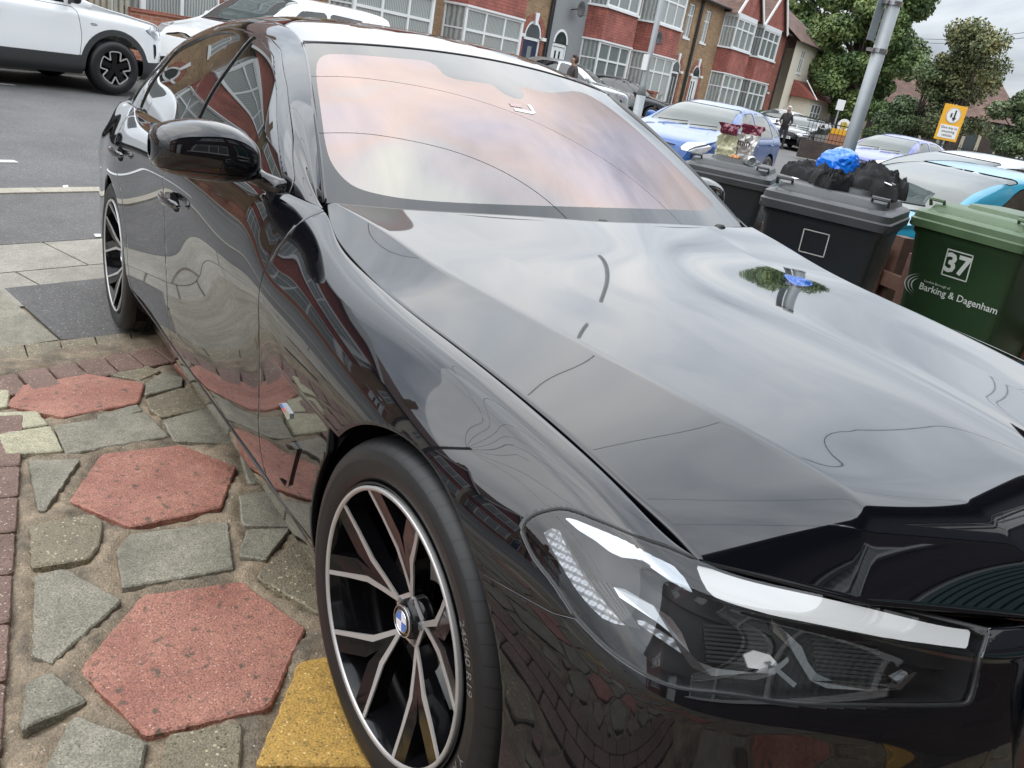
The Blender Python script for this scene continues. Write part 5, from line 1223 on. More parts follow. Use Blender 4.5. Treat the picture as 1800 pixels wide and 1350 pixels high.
s = MB(); s.tube([(-.2, -.4, 5.32), (w + .45, -.4, 5.32)], .05); s.build('gutter', M['pipe'], rf)
s = MB(); s.box(1.6, 6.6, -1.25, -.02, 0, 2.35); pe = s.build('porch', M['render_cream'], H)
s = MB(); s.add([(1.2, -1.6, 2.35), (7.0, -1.6, 2.35), (6.8, -.02, 3.3), (1.4, -.02, 3.3)], [(0, 1, 2, 3)]); s.add([(1.2, -1.6, 2.35), (1.4, -.02, 3.3), (1.4, -.02, 2.35)], [(0, 1, 2)]); s.add([(1.2, -1.6, 2.33), (7, -1.6, 2.33), (7, -.02, 2.33), (1.2, -.02, 2.33)], [(3, 2, 1, 0)]); s.build('porch_roof', M['tile_red'], pe)
window(H, 2.2, 4.4, .95, 2.1, -1.30, cols=(0, .33, .66, 1), trans=.45, mat='curtain2')
s = MB(); s.add([(1.0, -.9, 3.35), (1.14, -.9, 3.38), (1.5, -1.75, 2.36), (1.36, -1.75, 2.33)], [(0, 1, 2, 3)]); s.build('porch_bargeboard', M['timber_w'], H)
# garden walls, piers, palings
def gwall(sa, sb, hh=.62, mat='brick_wall', label='', h=16.2, pier=True, cat='wall', z=.0):
    G = thing('garden_wall', label, cat, mat=street_frame(sa, h, z), group='low garden walls across the street'); w = sb - sa
    s = MB(); s.box(0, w, 0, .22, -.1, hh); s.build('brickwork', M[mat], G)
    s = MB(); s.box(-.01, w + .01, -.03, .25, hh, hh + .06); s.build('coping', M['kerb'] if mat != 'brick_wall' else M['brick_r'], G)
    if pier:
        s = MB(); s.box(w - .02, w + .36, -.06, .30, -.1, hh + .42); p_ = s.build('pier', M[mat], G); s = MB(); s.box(w - .06, w + .40, -.10, .34, hh + .42, hh + .50); s.build('pier_cap', M['brick_r'], p_)
    return G
gwall(9.9, 12.2, .95, label='red brick garden wall with a stepped pier between the white crossover and the white van')
gwall(14.9, 20.0, label='red brick garden wall hidden behind the white van'); gwall(21.2, 24.3, label='low red brick garden wall before the navy door house')
gwall(29.4, 33.0, .7, label='brown brick garden wall in front of the silver car, with a pier'); gwall(35.5, 38, .6, label='low brick garden wall in front of the dark hatchback')
gwall(46.8, 50, .6, label='low brick garden wall before the red brick house'); gwall(-3, 1.5, .7, label='low brick garden wall out of frame to the left')
G = thing('picket_fence', 'weathered grey paling fence on the far side behind the white crossover', 'fence', mat=street_frame(3.0, 16.3, 0)); s = MB(); s.box(0, 6.9, 0, .05, .35, .42); s.box(0, 6.9, 0, .05, 1.25, 1.32); s.build('rail', simple('old_wood', (.22, .205, .17), .85, var=.3, vscale=5), G)
s = MB()
for k in range(58): s.box(.12 * k, .12 * k + .075, -.03, -.005, .05, 1.45 + .03 * random.random())
s.build('palings', simple('grey_paling', (.30, .285, .235), .85, var=.35, vscale=3), G)
hd = thing('hedge', 'dark green clipped hedge below the bay windows behind the blue hatchback', 'hedge', mat=street_frame(46.6, 16.6, 0))
def leafcloud(n, cx, rad, size, seed, shell=.55, flat=1.0):
    r = np.random.default_rng(seed); d = r.normal(size=(n, 3)); d /= np.linalg.norm(d, axis=1)[:, None]; rr = shell + (1 - shell) * r.random(n) ** .6; P = np.array(cx) + d * rr[:, None] * np.array(rad)
    N = r.normal(size=(n, 3)) + d * .9 + np.array([0, 0, .5]); N /= np.linalg.norm(N, axis=1)[:, None]; A = np.cross(N, r.normal(size=(n, 3))); A /= np.linalg.norm(A, axis=1)[:, None]; B_ = np.cross(N, A); s_ = size * (.6 + .8 * r.random(n))[:, None]
    V = np.stack([P - A * s_, P - B_ * s_ * .55, P + A * s_, P + B_ * s_ * .55], 1); return V.reshape(-1, 3)
def quadmesh(name, V, mat, parent):
    n = len(V) // 4; me = bpy.data.meshes.new(name); me.vertices.add(len(V)); me.vertices.foreach_set('co', V.astype(np.float32).ravel()); me.loops.add(4 * n); me.loops.foreach_set('vertex_index', np.arange(4 * n, dtype=np.int32)); me.polygons.add(n); me.polygons.foreach_set('loop_start', np.arange(0, 4 * n, 4, dtype=np.int32)); me.polygons.foreach_set('loop_total', np.full(n, 4, dtype=np.int32))
    me.materials.append(mat); me.update(calc_edges=True); me.validate(); o = bpy.data.objects.new(name, me); link(o, parent); return o
def leafmat(name, c1, c2, c3, sc=.5):
    m, t, b = new_mat(name); L = t.links; tc = nn(t, 'ShaderNodeTexCoord'); n = nn(t, 'ShaderNodeTexNoise'); n.inputs['Scale'].default_value = sc; n.inputs['Detail'].default_value = 5; L.new(tc.outputs['Object'], n.inputs['Vector'])
    g_ = nn(t, 'ShaderNodeNewGeometry'); ad = nn(t, 'ShaderNodeMath', operation='MULTIPLY_ADD'); ad.inputs[1].default_value = .3; L.new(g_.outputs['Random Per Island'], ad.inputs[0]); sb = nn(t, 'ShaderNodeMath', operation='SUBTRACT'); sb.inputs[1].default_value = .15; L.new(n.outputs['Fac'], sb.inputs[0]); L.new(sb.outputs[0], ad.inputs[2])
    r = nn(t, 'ShaderNodeValToRGB'); L.new(ad.outputs[0], r.inputs[0]); r.color_ramp.elements[0].position = .3; r.color_ramp.elements[0].color = (*c1, 1); r.color_ramp.elements[1].position = .75; r.color_ramp.elements[1].color = (*c3, 1); e = r.color_ramp.elements.new(.52); e.color = (*c2, 1)
    L.new(r.outputs[0], b.inputs['Base Color']); b.inputs['Roughness'].default_value = .55; b.inputs['Specular IOR Level'].default_value = .3; return m
M['leaf_dark'] = leafmat('leaf_dark', (.045, .085, .03), (.11, .165, .055), (.25, .30, .11)); M['leaf_olive'] = leafmat('leaf_olive', (.06, .08, .04), (.13, .15, .065), (.27, .24, .10)); M['leaf_green'] = leafmat('leaf_green', (.05, .08, .04), (.10, .14, .065), (.18, .22, .10)); M['bark'] = simple('bark', (.09, .075, .06), .9, var=.3, bump=.5)
quadmesh('foliage', leafcloud(5000, (1.6, 0, .5), (2.4, .45, .75), .07, 5, .3), M['leaf_green'], hd)
def tree(label, s, h, z, H_, crown, mat, n, size, seed, lobes=16, trunk=.3, sx=1.0, gap=.42):
    T = thing('broadleaf_tree', label, 'tree', mat=street_frame(s, h, z)); r = random.Random(seed); c0, cr, ch = crown  # crown centre height, radius, half height
    s_ = MB(); s_.tube([(0, 0, -.2), (.1, 0, c0 * .5), (0, .1, c0), (.1, 0, c0 + ch * .5)], [trunk, trunk * .8, trunk * .55, trunk * .15], 10); ends = []
    V = []
    for k in range(lobes):
        a = r.uniform(0, 6.283); q_ = r.random() ** .5; e = r.uniform(-.85, .9); rad = cr * q_ * math.sqrt(max(.12, 1 - e * e * .85)); c = (rad * math.cos(a) * sx, rad * math.sin(a), c0 + ch * e)
        lr = cr * r.uniform(.26, .42); V.append(leafcloud(int(n / lobes), c, (lr * 1.15, lr * 1.15, lr * .8), size, seed * 50 + k, gap))
        s_.tube([(0, 0, c0 * .55 + r.uniform(0, .5) * c0 * .4), (c[0] * .45, c[1] * .45, (c0 * .75 + c[2]) / 2), c], [trunk * .35, trunk * .2, .02], 6)
    s_.build('trunk', M['bark'], T, True); quadmesh('crown', np.concatenate(V), M[mat], T); return T
def at_sh(px_, py_, d):
    p = CW + rayw(px_, py_) * d; v = p[:2] - CW[:2]; return v @ SD, v @ ND, p[2]
def tree_at(label, px_, py_, d, cr, ch, mat, n, size, seed, lobes, trunk, gap=.4):
    s_, h_, z_ = at_sh(px_, py_, d); return tree(label, s_, h_, -.15, z_ + ch + .15, (z_ + .15, cr, ch), mat, n, size, seed, lobes, trunk, gap=gap)
tree_at('large dense dark green tree behind the cream end house', 1522, 82, 52, 3.1, 4.6, 'leaf_dark', 60000, .13, 3, 46, .4, .35)
tree_at('second dark green tree standing just behind the large dense tree', 1470, 30, 66, 3.3, 4.6, 'leaf_dark', 16000, .18, 4, 20, .3)
tree_at('loose olive tree with yellowing leaves behind the orange road sign', 1700, 150, 38, 2.0, 2.75, 'leaf_olive', 24000, .075, 7, 30, .16, .12)
tree_at('grey green bushy tree in front of the dark school building', 1618, 185, 40, 1.55, 1.9, 'leaf_green', 20000, .075, 8, 24, .14, .2)
tree_at('hazy green tree at the far right behind the parked cars', 1800, 225, 46, 2.0, 1.6, 'leaf_green', 12000, .10, 9, 18, .14)
tree_at('low dark bush beside the school railings', 1560, 215, 50, 1.4, 1.3, 'leaf_dark', 8000, .09, 14, 12, .1)
tree('tall tree in the neighbouring front garden, mirrored in the bonnet', 26, -9, 0, 11, (6.2, 3.4, 3.4), 'leaf_dark', 16000, .14, 12, 20, .28)
# ================================================================== OTHER VEHICLES (built once as a kind, each with its own proportions)
def pchip(x, X, Y):
    X = np.asarray(X, float); Y = np.asarray(Y, float); h = np.diff(X); d = np.diff(Y) / h; m = np.zeros_like(Y)
    for i in range(1, len(X) - 1):
        if d[i - 1] * d[i] > 0: w1, w2 = 2 * h[i] + h[i - 1], h[i] + 2 * h[i - 1]; m[i] = (w1 + w2) / (w1 / d[i - 1] + w2 / d[i])
    m[0], m[-1] = d[0], d[-1]; k = np.clip(np.searchsorted(X, x) - 1, 0, len(X) - 2); t = (x - X[k]) / h[k]
    return (2 * t ** 3 - 3 * t ** 2 + 1) * Y[k] + (t ** 3 - 2 * t ** 2 + t) * h[k] * m[k] + (-2 * t ** 3 + 3 * t ** 2) * Y[k + 1] + (t ** 3 - t ** 2) * h[k] * m[k + 1]
M['glass_car'] = simple('car_glass', (.06, .075, .075), .02, ior=1.45, coat=.3); M['glass_dark'] = simple('privacy_glass', (.012, .016, .018), .03, ior=1.6, coat=.5)
M['plate'] = simple('number_plate', (.72, .72, .7), .3); M['plate_ink'] = simple('plate_ink', (.02, .02, .02), .4)
M['cladding'] = simple('cladding', (.035, .037, .038), .6); M['cover'] = simple('wheel_alloy', (.42, .42, .43), .3, metal=1)
M['lampglass'] = simple('clear_lamp', (.55, .57, .6), .05, metal=.5, coat=1); M['taillamp'] = simple('tail_lamp', (.25, .01, .012), .08, coat=1)
def vehicle(name, label, cat, mat4, paint, D, group=None, plate=None, near=False):
    """D: proportions. local x forward from the front axle, y left, z up"""
    root = thing(name, label, cat, mat=mat4, group=group)
    w = D['w'] / 2; xf, xr = D['front'], -D['rear']; H_ = D['H']; gc = D.get('gc', .19)
    top = np.array(D['top'])               # (x, z) centre line from nose to tail
    ux = np.array(sorted(set(np.r_[np.linspace(xr, xf, D.get('n', 90)), top[:, 0]])))[::-1]
    cowl, head, rend, tail = D['cowl'], D['header'], D['roofend'], D['deck']
    zt = pchip(ux, top[::-1, 0], top[::-1, 1])
    belt0, belt1 = D['belt']; cabw = D.get('cab', .70)
    rows = []
    for x, z in zip(ux, zt):
        e = min((xf - x) / .55, (x - xr) / .45); e = max(0, min(1, e)); k = (1 - (1 - e) ** 2.4) * .36 + .64 if e < 1 else 1
        yw = w * k
        b = belt0 + (belt1 - belt0) * (cowl - x) / (cowl - tail); b = min(b, z - .015) if (x > cowl or x < tail) else b
        # cabin factor: 0 on bonnet/boot, 1 under the roof
        c = 0
        if x <= cowl: c = min(1, (cowl - x) / (cowl - head))
        if x < rend: c = min(c, max(0, (x - tail) / (rend - tail)))
        hb = z - b
        zb = b if c > 0 else z - .05
        shoulder = min(b - .10, z - .12)
        yt = yw * (cabw + (1 - cabw) * (1 - c) * .90)
        r = [(x, yw * .86, gc), (x, yw * .965, gc + .10), (x, yw * .995, (gc + shoulder) * .5), (x, yw, shoulder), (x, yw * .955, (min(b, z - .05))),
             (x, yw * .95 * .5 + yt * .5 + .012, (zb + z - .06) / 2 if c > 0 else z - .03), (x, yt, z - .07 * c - .02), (x, yt * .86, z - .022 - .012 * c), (x, yt * .5, z - .004), (x, 0, z)]
        rows.append(r)
    N = np.array(rows).transpose(1, 0, 2)                     # rows x stations
    tu = np.mean([chord(N[:, j]) for j in range(0, N.shape[1], 5)], axis=0); uu = np.linspace(0, 1, D.get('m', 46)); uu = np.array(sorted(set(np.round(np.r_[uu, tu[4]], 5))))
    G_ = np.array([np.array([pchip(uu, tu, N[:, j, k]) for k in range(3)]).T for j in range(N.shape[1])]).transpose(1, 0, 2)
    V, F = gmesh(G_)
    F = [tuple(reversed(p)) for p in F] if False else F
    ends = []
    R0 = D['arch']; cz = D['wr']; wb = D['wb']
    def af(V, cx): 
        dx = V[:, 0] - cx; dz = V[:, 2] - cz; return np.where(V[:, 1] > w * .55, np.where(dz > 0, np.hypot(dx, dz), np.abs(dx)) - R0, 1)
    V, F = clip(V, F, lambda V: af(V, 0)); V, F = clip(V, F, lambda V: af(V, -wb))
    parts = [('body', V, F, paint)]
    def cut(nm, fn, mt, off=-.006, gap=.006):
        nonlocal parts
        nv, nf = clip(parts[0][1], parts[0][2], lambda V: fn(V) - 0)
        if len(nf) == 0: return
        parts[0] = ('body', *clip(parts[0][1], parts[0][2], lambda V: -fn(V) - gap), paint)
        parts.append((nm, nv + vnormals(nv, nf) * off * (1), nf, mt))
    lower = D.get('clad')
    for nm, poly in D['windows']: cut(nm, lambda V, P=rnd(poly, .05): np.where((V[:, 1] > w * .5), sdf_poly(V[:, [0, 2]], P), -9), D.get('sideglass', 'glass_dark'))
    # windscreen and rear window: seen from the front (y, z), bounded in x
    za, zb2 = D['ws']; yb, yt2 = w * .86, w * (cabw - .06)
    P = rnd([(-yb, za), (yb, za), (yt2, zb2), (-yt2, zb2)], .06)
    def wsf(V): 
        cz_ = pchip(np.clip(V[:, 0], xr, xf), top[::-1, 0], top[::-1, 1]); side = np.abs(V[:, 1]) / w
        lim = np.minimum.reduce([V[:, 2] - za - .04 * (side > 2), zb2 - V[:, 2], (cowl + .25) - V[:, 0], V[:, 0] - (head - .12), (yb + (yt2 - yb) * (V[:, 2] - za) / (zb2 - za)) - np.abs(V[:, 1])]); return lim
    cut('windscreen', wsf, 'glass_car')
    if D.get('rw'):
        z0, z1 = D['rw']
        cut('rear_screen', lambda V: np.minimum.reduce([V[:, 2] - z0, z1 - V[:, 2], rend + .15 - V[:, 0], (yb + (yt2 - yb) * (V[:, 2] - z0) / (z1 - z0)) - np.abs(V[:, 1])]), 'glass_dark')
    if lower: cut('cladding', lambda V, l=lower: np.maximum(l - V[:, 2], np.where(V[:, 1] > w * .6, R0 + .075 - np.minimum(np.hypot(V[:, 0], V[:, 2] - cz), np.hypot(V[:, 0] + wb, V[:, 2] - cz)), -1)), 'cladding', .004, 0)
    for nm, poly, mt in D.get('face', []): cut(nm, lambda V, P=np.array(poly): np.where(V[:, 0] > xf - .55, sdf_poly(np.c_[np.abs(V[:, 1]), V[:, 2]], P), -9), mt, .003 if mt == 'lampglass' else -.012, .003)
    for nm, poly, mt in D.get('sidecuts', []): cut(nm, lambda V, P=np.array(poly): np.where(V[:, 1] > w * .5, sdf_poly(V[:, [0, 2]], P), -9), mt, .002, .003)
    for poly in D.get('doors', []):
        P = rnd(poly, .08); cut('door', lambda V, P=P: np.where(V[:, 1] > w * .5, sdf_poly(V[:, [0, 2]], P), -9), paint, 0, .007)
    gl = {'windscreen', 'rear_screen'}
    for nm, V, F, mt in parts:
        if len(F) == 0: continue
        mt_ = M[mt] if isinstance(mt, str) else mt
        V2, F2 = mirror(V, F)
        cen = float(np.min(np.abs(V[:, 1]))) < .03
        if nm in ('body',) or cen:
            V3 = np.r_[V, V2]; F3 = F + [tuple(i + len(V) for i in p) for p in F2]
            o = mesh(nm, V3, [tuple(reversed(p)) for p in F3], mt_, root); bm = bmesh.new(); bm.from_mesh(o.data); bmesh.ops.remove_doubles(bm, verts=bm.verts, dist=.0006); bm.to_mesh(o.data); bm.free()
        else:
            mesh(nm, V, [tuple(reversed(p)) for p in F], mt_, root); mesh(nm, V2, [tuple(reversed(p)) for p in F2], mt_, root)
    # dark inner tub
    s = MB(); s.box(xr + .15, xf - .12, -w * .80, w * .80, gc + .03, min(belt0, top[0][1]) - .12); s.box(tail + .1, cowl - .05, -w * .72, w * .72, gc + .03, belt0 - .05); s.build('underbody', M['void'], root)
    for cx in (0, -wb):
        for sg in (-1, 1):
            W_ = bpy.data.objects.new('wheel', None); link(W_, root); W_.location = (cx, sg * (w - .115), cz); W_.rotation_euler = (0, 0, 0 if sg < 0 else math.pi); r_w = D['wr']
            s = MB(); s.lathe([(r_w * .64, -.10), (r_w * .72, -.115), (r_w * .90, -.11), (r_w * .985, -.085), (r_w, -.05), (r_w, .07), (r_w * .9, .1), (r_w * .6, .1)], 48); s.build('tyre', M['rubber'], W_, True)
            s = MB(); rr = r_w * .66; s.lathe([(rr, -.100), (rr * .97, -.104), (rr * .93, -.09), (rr * .9, 0), (0, .02)], 40); rm = s.build('rim', M['cover'] if D.get('spk', 5) != 'cross' else M['rim_black'], W_, True)
            s = MB()
            if D.get('spk') == 'cross':
                pat = []
                for k in range(5):
                    for a, r in ((-26, .92), (-14, .92), (0, .50), (14, .92), (26, .92)): pat.append((rr * r, 72 * k + a + 36 + 18))
                pp_ = [(r * math.cos(RAD(a)), -.092, r * math.sin(RAD(a))) for r, a in pat]
                n = len(pp_)
                for i in range(n): s.tube([pp_[i], pp_[(i + 1) % n]], .0115, 4)
                s.build('machined_edge', M['alloy'], rm)
                s = MB()
                for k in range(5): a = RAD(72 * k + 18 + 36); s.box(0, rr * .9, -.035, .035, -.08, -.05, R=Matrix.Rotation(a, 3, 'Y') @ Matrix(((1, 0, 0), (0, 0, 1), (0, 1, 0))))
                s.lathe([(0, -.085), (.05, -.085), (.055, -.06)], 20); s.build('spokes', M['rim_black'], rm)
            else:
                for k in range(D.get('spk', 5)):
                    a = 2 * math.pi * k / D.get('spk', 5); c, q_ = math.cos(a), math.sin(a); px_, pz = -q_, c
                    for o_ in (-.35, .35):
                        i0, i1 = .05, rr * .95; hw = .016
                        V = [(c * i0 + px_ * (o_ * .05 - hw), -.085, q_ * i0 + pz * (o_ * .05 - hw)), (c * i0 + px_ * (o_ * .05 + hw), -.085, q_ * i0 + pz * (o_ * .05 + hw)), (c * i1 + px_ * (o_ * .12 + hw), -.10, q_ * i1 + pz * (o_ * .12 + hw)), (c * i1 + px_ * (o_ * .12 - hw), -.10, q_ * i1 + pz * (o_ * .12 - hw))]
                        V += [(x, y + .04, z) for x, y, z in V]; s.add(V, [(0, 1, 2, 3), (0, 4, 5, 1), (1, 5, 6, 2), (2, 6, 7, 3), (3, 7, 4, 0)])
                s.lathe([(0, -.09), (.05, -.088), (.055, -.06)], 20); s.build('spokes', M['cover'], rm)
                s = MB(); s.lathe([(rr * .86, -.03), (0, -.025)], 32); s.build('brake_backing', M['void'], rm)
    # mirrors
    mx_, mz = D.get('mirror', (cowl - .42, belt0 + .07))
    for sg in (-1, 1):
        V, F = loft(dense([(w + .20, mz + .04, mz - .02, mx_ + .02, mx_ - .04), (w + .17, mz + .085, mz - .055, mx_ + .05, mx_ - .055), (w + .07, mz + .10, mz - .06, mx_ + .06, mx_ - .06), (w + .0, mz + .07, mz - .05, mx_ + .04, mx_ - .05), (w - .03, mz + .03, mz - .04, mx_ + .02, mx_ - .03)], 14), 20)
        V = np.array(V); V[:, 1] *= sg; mesh('door_mirror', V, F, M[D['mirmat']] if D.get('mirmat') else (M[paint] if isinstance(paint, str) else paint), root)
        s = MB(); s.tube([(mx_, sg * (w + .02), mz - .03), (mx_ + .02, sg * (w - .08), mz - .07)], .022); s.build('mirror_arm', M['plastic'], root)
    for x, z in D.get('handles', []):
        for sg in (-1, 1): s = MB(); s.tube([(x - .09, sg * (w + .012), z), (x - .07, sg * (w + .03), z + .003), (x + .07, sg * (w + .03), z + .006), (x + .09, sg * (w + .012), z + .004)], .013, 8); s.build('door_handle', M[paint] if isinstance(paint, str) else paint, root)
    if plate:
        s = MB(); zp = D.get('platez', .42); xp = D.get('platex', xf + .005); s.box(xp - .02, xp + .008, -.26, .26, zp - .055, zp + .055); pl = s.build('number_plate', M['plate'], root)
        V, F = text_mesh(plate, .105, .002, 2)
        if len(V): mesh('plate_letters', np.c_[np.full(len(V), xp + .0105), V[:, 0], V[:, 1] + zp], F, M['plate_ink'], pl, False)
    if D.get('wiper'):
        for y0, y1 in ((.05, .55), (-.60, -.05)): s = MB(); s.tube([(cowl + .02, y0, D['ws'][0] + .02), (cowl - .10, y1, D['ws'][0] + .06)], .009, 5); s.build('wiper', M['plastic'], root)
    if D.get('aerial'): s = MB(); s.tube([(head - .12, 0, H_ - .01), (head - .30, 0, H_ + .20)], [.006, .003], 5); s.build('aerial', M['plastic'], root)
    if D.get('rails'):
        for sg in (-1, 1): s = MB(); y = sg * w * (cabw - .02); s.tube([(head - .25, y, H_ - .07), (head - .4, y, H_ + .02), (rend + .3, y, H_ + .02), (rend + .1, y, H_ - .07)], .016, 6); s.build('roof_rail', M['plastic'], root)
    return root
def vw(x, y, z, deg, sc=1.0):
    a = RAD(deg); c, q_ = math.cos(a) * sc, math.sin(a) * sc; return Matrix(((c, -q_, 0, x), (q_, c, 0, y), (0, 0, sc, z), (0, 0, 0, 1)))
def vm(s, h, z, deg, sc=1.0):
    """place: front axle at street point (s, h); deg 0 = facing along +s"""
    p = ST(s, h, z); a = SA + RAD(deg); c, q_ = math.cos(a) * sc, math.sin(a) * sc
    return Matrix(((c, -q_, 0, p[0]), (q_, c, 0, p[1]), (0, 0, sc, z), (0, 0, 0, 1)))
P_white = carpaint('white_paintwork', (.80, .82, .83), .3, 0, 1); P_silver = carpaint('silver_paintwork', (.50, .52, .53), .3, .75, 1); P_blue = carpaint('blue_paintwork', (.022, .085, .27), .3, .1, 1, 1.4, 1.32)
P_blk = carpaint('black_paintwork', (.02, .022, .024), .2, 0, 1, 1.5, 1.8); P_turq = carpaint('turquoise_paintwork', (.015, .24, .37), .3, .1, 1, 1.4, 1.32); P_violet = carpaint('violet_blue_paintwork', (.08, .10, .30), .3, .2, 1, 1.4, 1.35); P_dark = carpaint('dark_grey_paintwork', (.03, .033, .037), .25, .2, 1)
hatch = dict(w=1.84, H=1.47, front=.88, rear=3.46, wb=2.64, wr=.315, arch=.365, belt=(.90, .99), cowl=-.28, header=-1.16, roofend=-2.75, deck=-3.38, gc=.19,
    top=[(.88, .50), (.84, .66), (.70, .76), (.3, .87), (-.28, .985), (-.75, 1.25), (-1.16, 1.405), (-1.7, 1.47), (-2.3, 1.455), (-2.75, 1.40), (-3.15, 1.17), (-3.38, .98), (-3.44, .75), (-3.46, .5)],
    windows=[('front_window', [(-.62, .935), (-1.30, 1.335), (-1.70, 1.375), (-1.74, .955)]), ('rear_window', [(-1.82, .957), (-1.79, 1.378), (-2.35, 1.36), (-2.62, 1.28), (-2.66, .985)]), ('quarter_window', [(-2.72, .99), (-2.70, 1.25), (-2.98, 1.12), (-3.08, 1.03)])],
    ws=(.985, 1.385), rw=(1.02, 1.36), doors=[[(-.60, .25), (-.55, .62), (-.58, .905), (-1.77, .93), (-1.77, .25)], [(-1.80, .25), (-1.80, .93), (-2.68, .96), (-2.62, .70), (-2.35, .45), (-2.30, .25)]],
    face=[('headlamp', [(.44, .60), (.52, .74), (.80, .78), (.90, .72), (.84, .60)], 'lampglass'), ('grille', [(0, .27), (.55, .27), (.62, .40), (.0, .42)], 'plastic'), ('upper_grille', [(0, .60), (.32, .60), (.36, .66), (0, .68)], 'plastic')],
    handles=[(-1.62, .80), (-2.50, .84)], mirror=(-.78, 1.00), platez=.50, wiper=True, aerial=True)
suv = dict(hatch, w=1.84, H=1.62, front=.86, rear=3.36, wb=2.60, wr=.345, arch=.405, belt=(1.02, 1.10), cowl=-.30, header=-1.12, roofend=-2.75, deck=-3.24, gc=.22, spk='cross', clad=.46,
    top=[(.86, .55), (.83, .80), (.74, .95), (.3, 1.03), (-.30, 1.12), (-.75, 1.38), (-1.12, 1.54), (-1.7, 1.62), (-2.3, 1.61), (-2.75, 1.55), (-3.1, 1.30), (-3.24, 1.05), (-3.32, .75), (-3.36, .5)],
    windows=[('front_window', [(-.62, 1.06), (-1.28, 1.475), (-1.68, 1.52), (-1.70, 1.08)]), ('rear_window', [(-1.78, 1.08), (-1.76, 1.52), (-2.30, 1.50), (-2.55, 1.42), (-2.50, 1.11)])], ws=(1.11, 1.53), rw=(1.15, 1.5),
    doors=[[(-.50, .38), (-.46, .70), (-.52, 1.02), (-1.70, 1.04), (-1.70, .38)], [(-1.74, .38), (-1.74, 1.04), (-2.55, 1.07), (-2.50, .80), (-2.28, .50), (-2.25, .38)]], handles=[(-1.55, .90), (-2.38, .93)], mirror=(-.60, 1.13), mirmat='plastic',
    face=[('headlamp', [(.50, .80), (.58, .90), (.86, .93), (.92, .86), (.84, .76)], 'lampglass'), ('grille', [(0, .60), (.50, .62), (.56, .74), (0, .80)], 'plastic'), ('lower_grille', [(0, .28), (.60, .28), (.62, .46), (0, .46)], 'plastic'), ('running_lamp', [(.80, .50), (.84, .50), (.86, .70), (.82, .70)], 'plastic')],
    sidecuts=[('side_badge', [(-.36, .84), (-.36, .87), (-.24, .86), (-.24, .835)], 'chrome')])
van = dict(hatch, w=1.86, H=1.84, front=.88, rear=3.56, wb=2.66, wr=.325, arch=.375, belt=(1.08, 1.16), cowl=-.10, header=-.92, roofend=-3.30, deck=-3.52, cab=.80,
    top=[(.88, .50), (.85, .80), (.72, .96), (.3, 1.08), (-.10, 1.20), (-.50, 1.50), (-.92, 1.74), (-1.5, 1.83), (-2.5, 1.84), (-3.30, 1.80), (-3.45, 1.45), (-3.52, 1.1), (-3.55, .8), (-3.56, .45)],
    windows=[('front_window', [(-.50, 1.16), (-1.05, 1.60), (-1.62, 1.64), (-1.64, 1.14)]), ('side_window', [(-1.72, 1.15), (-1.70, 1.64), (-2.55, 1.63), (-2.58, 1.20)]), ('quarter_window', [(-2.64, 1.20), (-2.62, 1.62), (-3.20, 1.58), (-3.25, 1.24)])], ws=(1.19, 1.74), rw=(1.2, 1.65),
    doors=[[(-.42, .28), (-.40, 1.08), (-1.66, 1.1), (-1.66, .28)], [(-1.70, .28), (-1.70, 1.1), (-2.62, 1.14), (-2.5, .7), (-2.30, .45), (-2.28, .28)]], handles=[(-1.52, .98), (-1.86, 1.0)], mirror=(-.45, 1.22),
    face=[('headlamp', [(.52, .86), (.60, 1.0), (.88, 1.04), (.92, .92), (.84, .84)], 'lampglass'), ('grille', [(0, .52), (.50, .52), (.60, .72), (0, .76)], 'plastic'), ('upper_grille', [(0, .84), (.46, .84), (.50, .90), (0, .92)], 'chrome'), ('lower_grille', [(0, .24), (.6, .24), (.66, .36), (0, .38)], 'plastic')], platez=.50)
saloon = dict(hatch, H=1.46, w=1.88, front=.9, rear=3.9, wb=2.95, wr=.33, arch=.38, belt=(.93, 1.0), cowl=-.40, header=-1.28, roofend=-3.1, deck=-3.8,
    top=[(.90, .50), (.87, .70), (.74, .82), (.3, .92), (-.40, 1.02), (-.85, 1.27), (-1.28, 1.41), (-1.9, 1.47), (-2.6, 1.46), (-3.2, 1.42), (-3.65, 1.15), (-3.8, .98), (-3.86, .75), (-3.9, .5)],
    windows=[('front_window', [(-.72, .965), (-1.42, 1.345), (-1.85, 1.38), (-1.88, .985)]), ('rear_window', [(-1.96, .987), (-1.94, 1.382), (-2.6, 1.365), (-2.85, 1.0)]), ('quarter_window', [(-2.93, 1.0), (-2.75, 1.35), (-3.2, 1.31), (-3.5, 1.06)])], ws=(1.02, 1.39), rw=(1.05, 1.38),
    doors=[[(-.70, .27), (-.64, .65), (-.68, .94), (-1.90, .96), (-1.90, .27)], [(-1.94, .27), (-1.94, .96), (-2.90, .99), (-2.80, .70), (-2.62, .48), (-2.56, .27)]], handles=[(-1.75, .83), (-2.68, .87)], mirror=(-.90, 1.02),
    face=[('headlamp', [(.46, .62), (.50, .72), (.86, .78), (.92, .70), (.86, .62)], 'lampglass'), ('grille', [(.02, .44), (.38, .46), (.40, .72), (.03, .74)], 'plastic'), ('lower_grille', [(0, .24), (.70, .24), (.66, .36), (0, .38)], 'plastic')], rails=True, aerial=False)
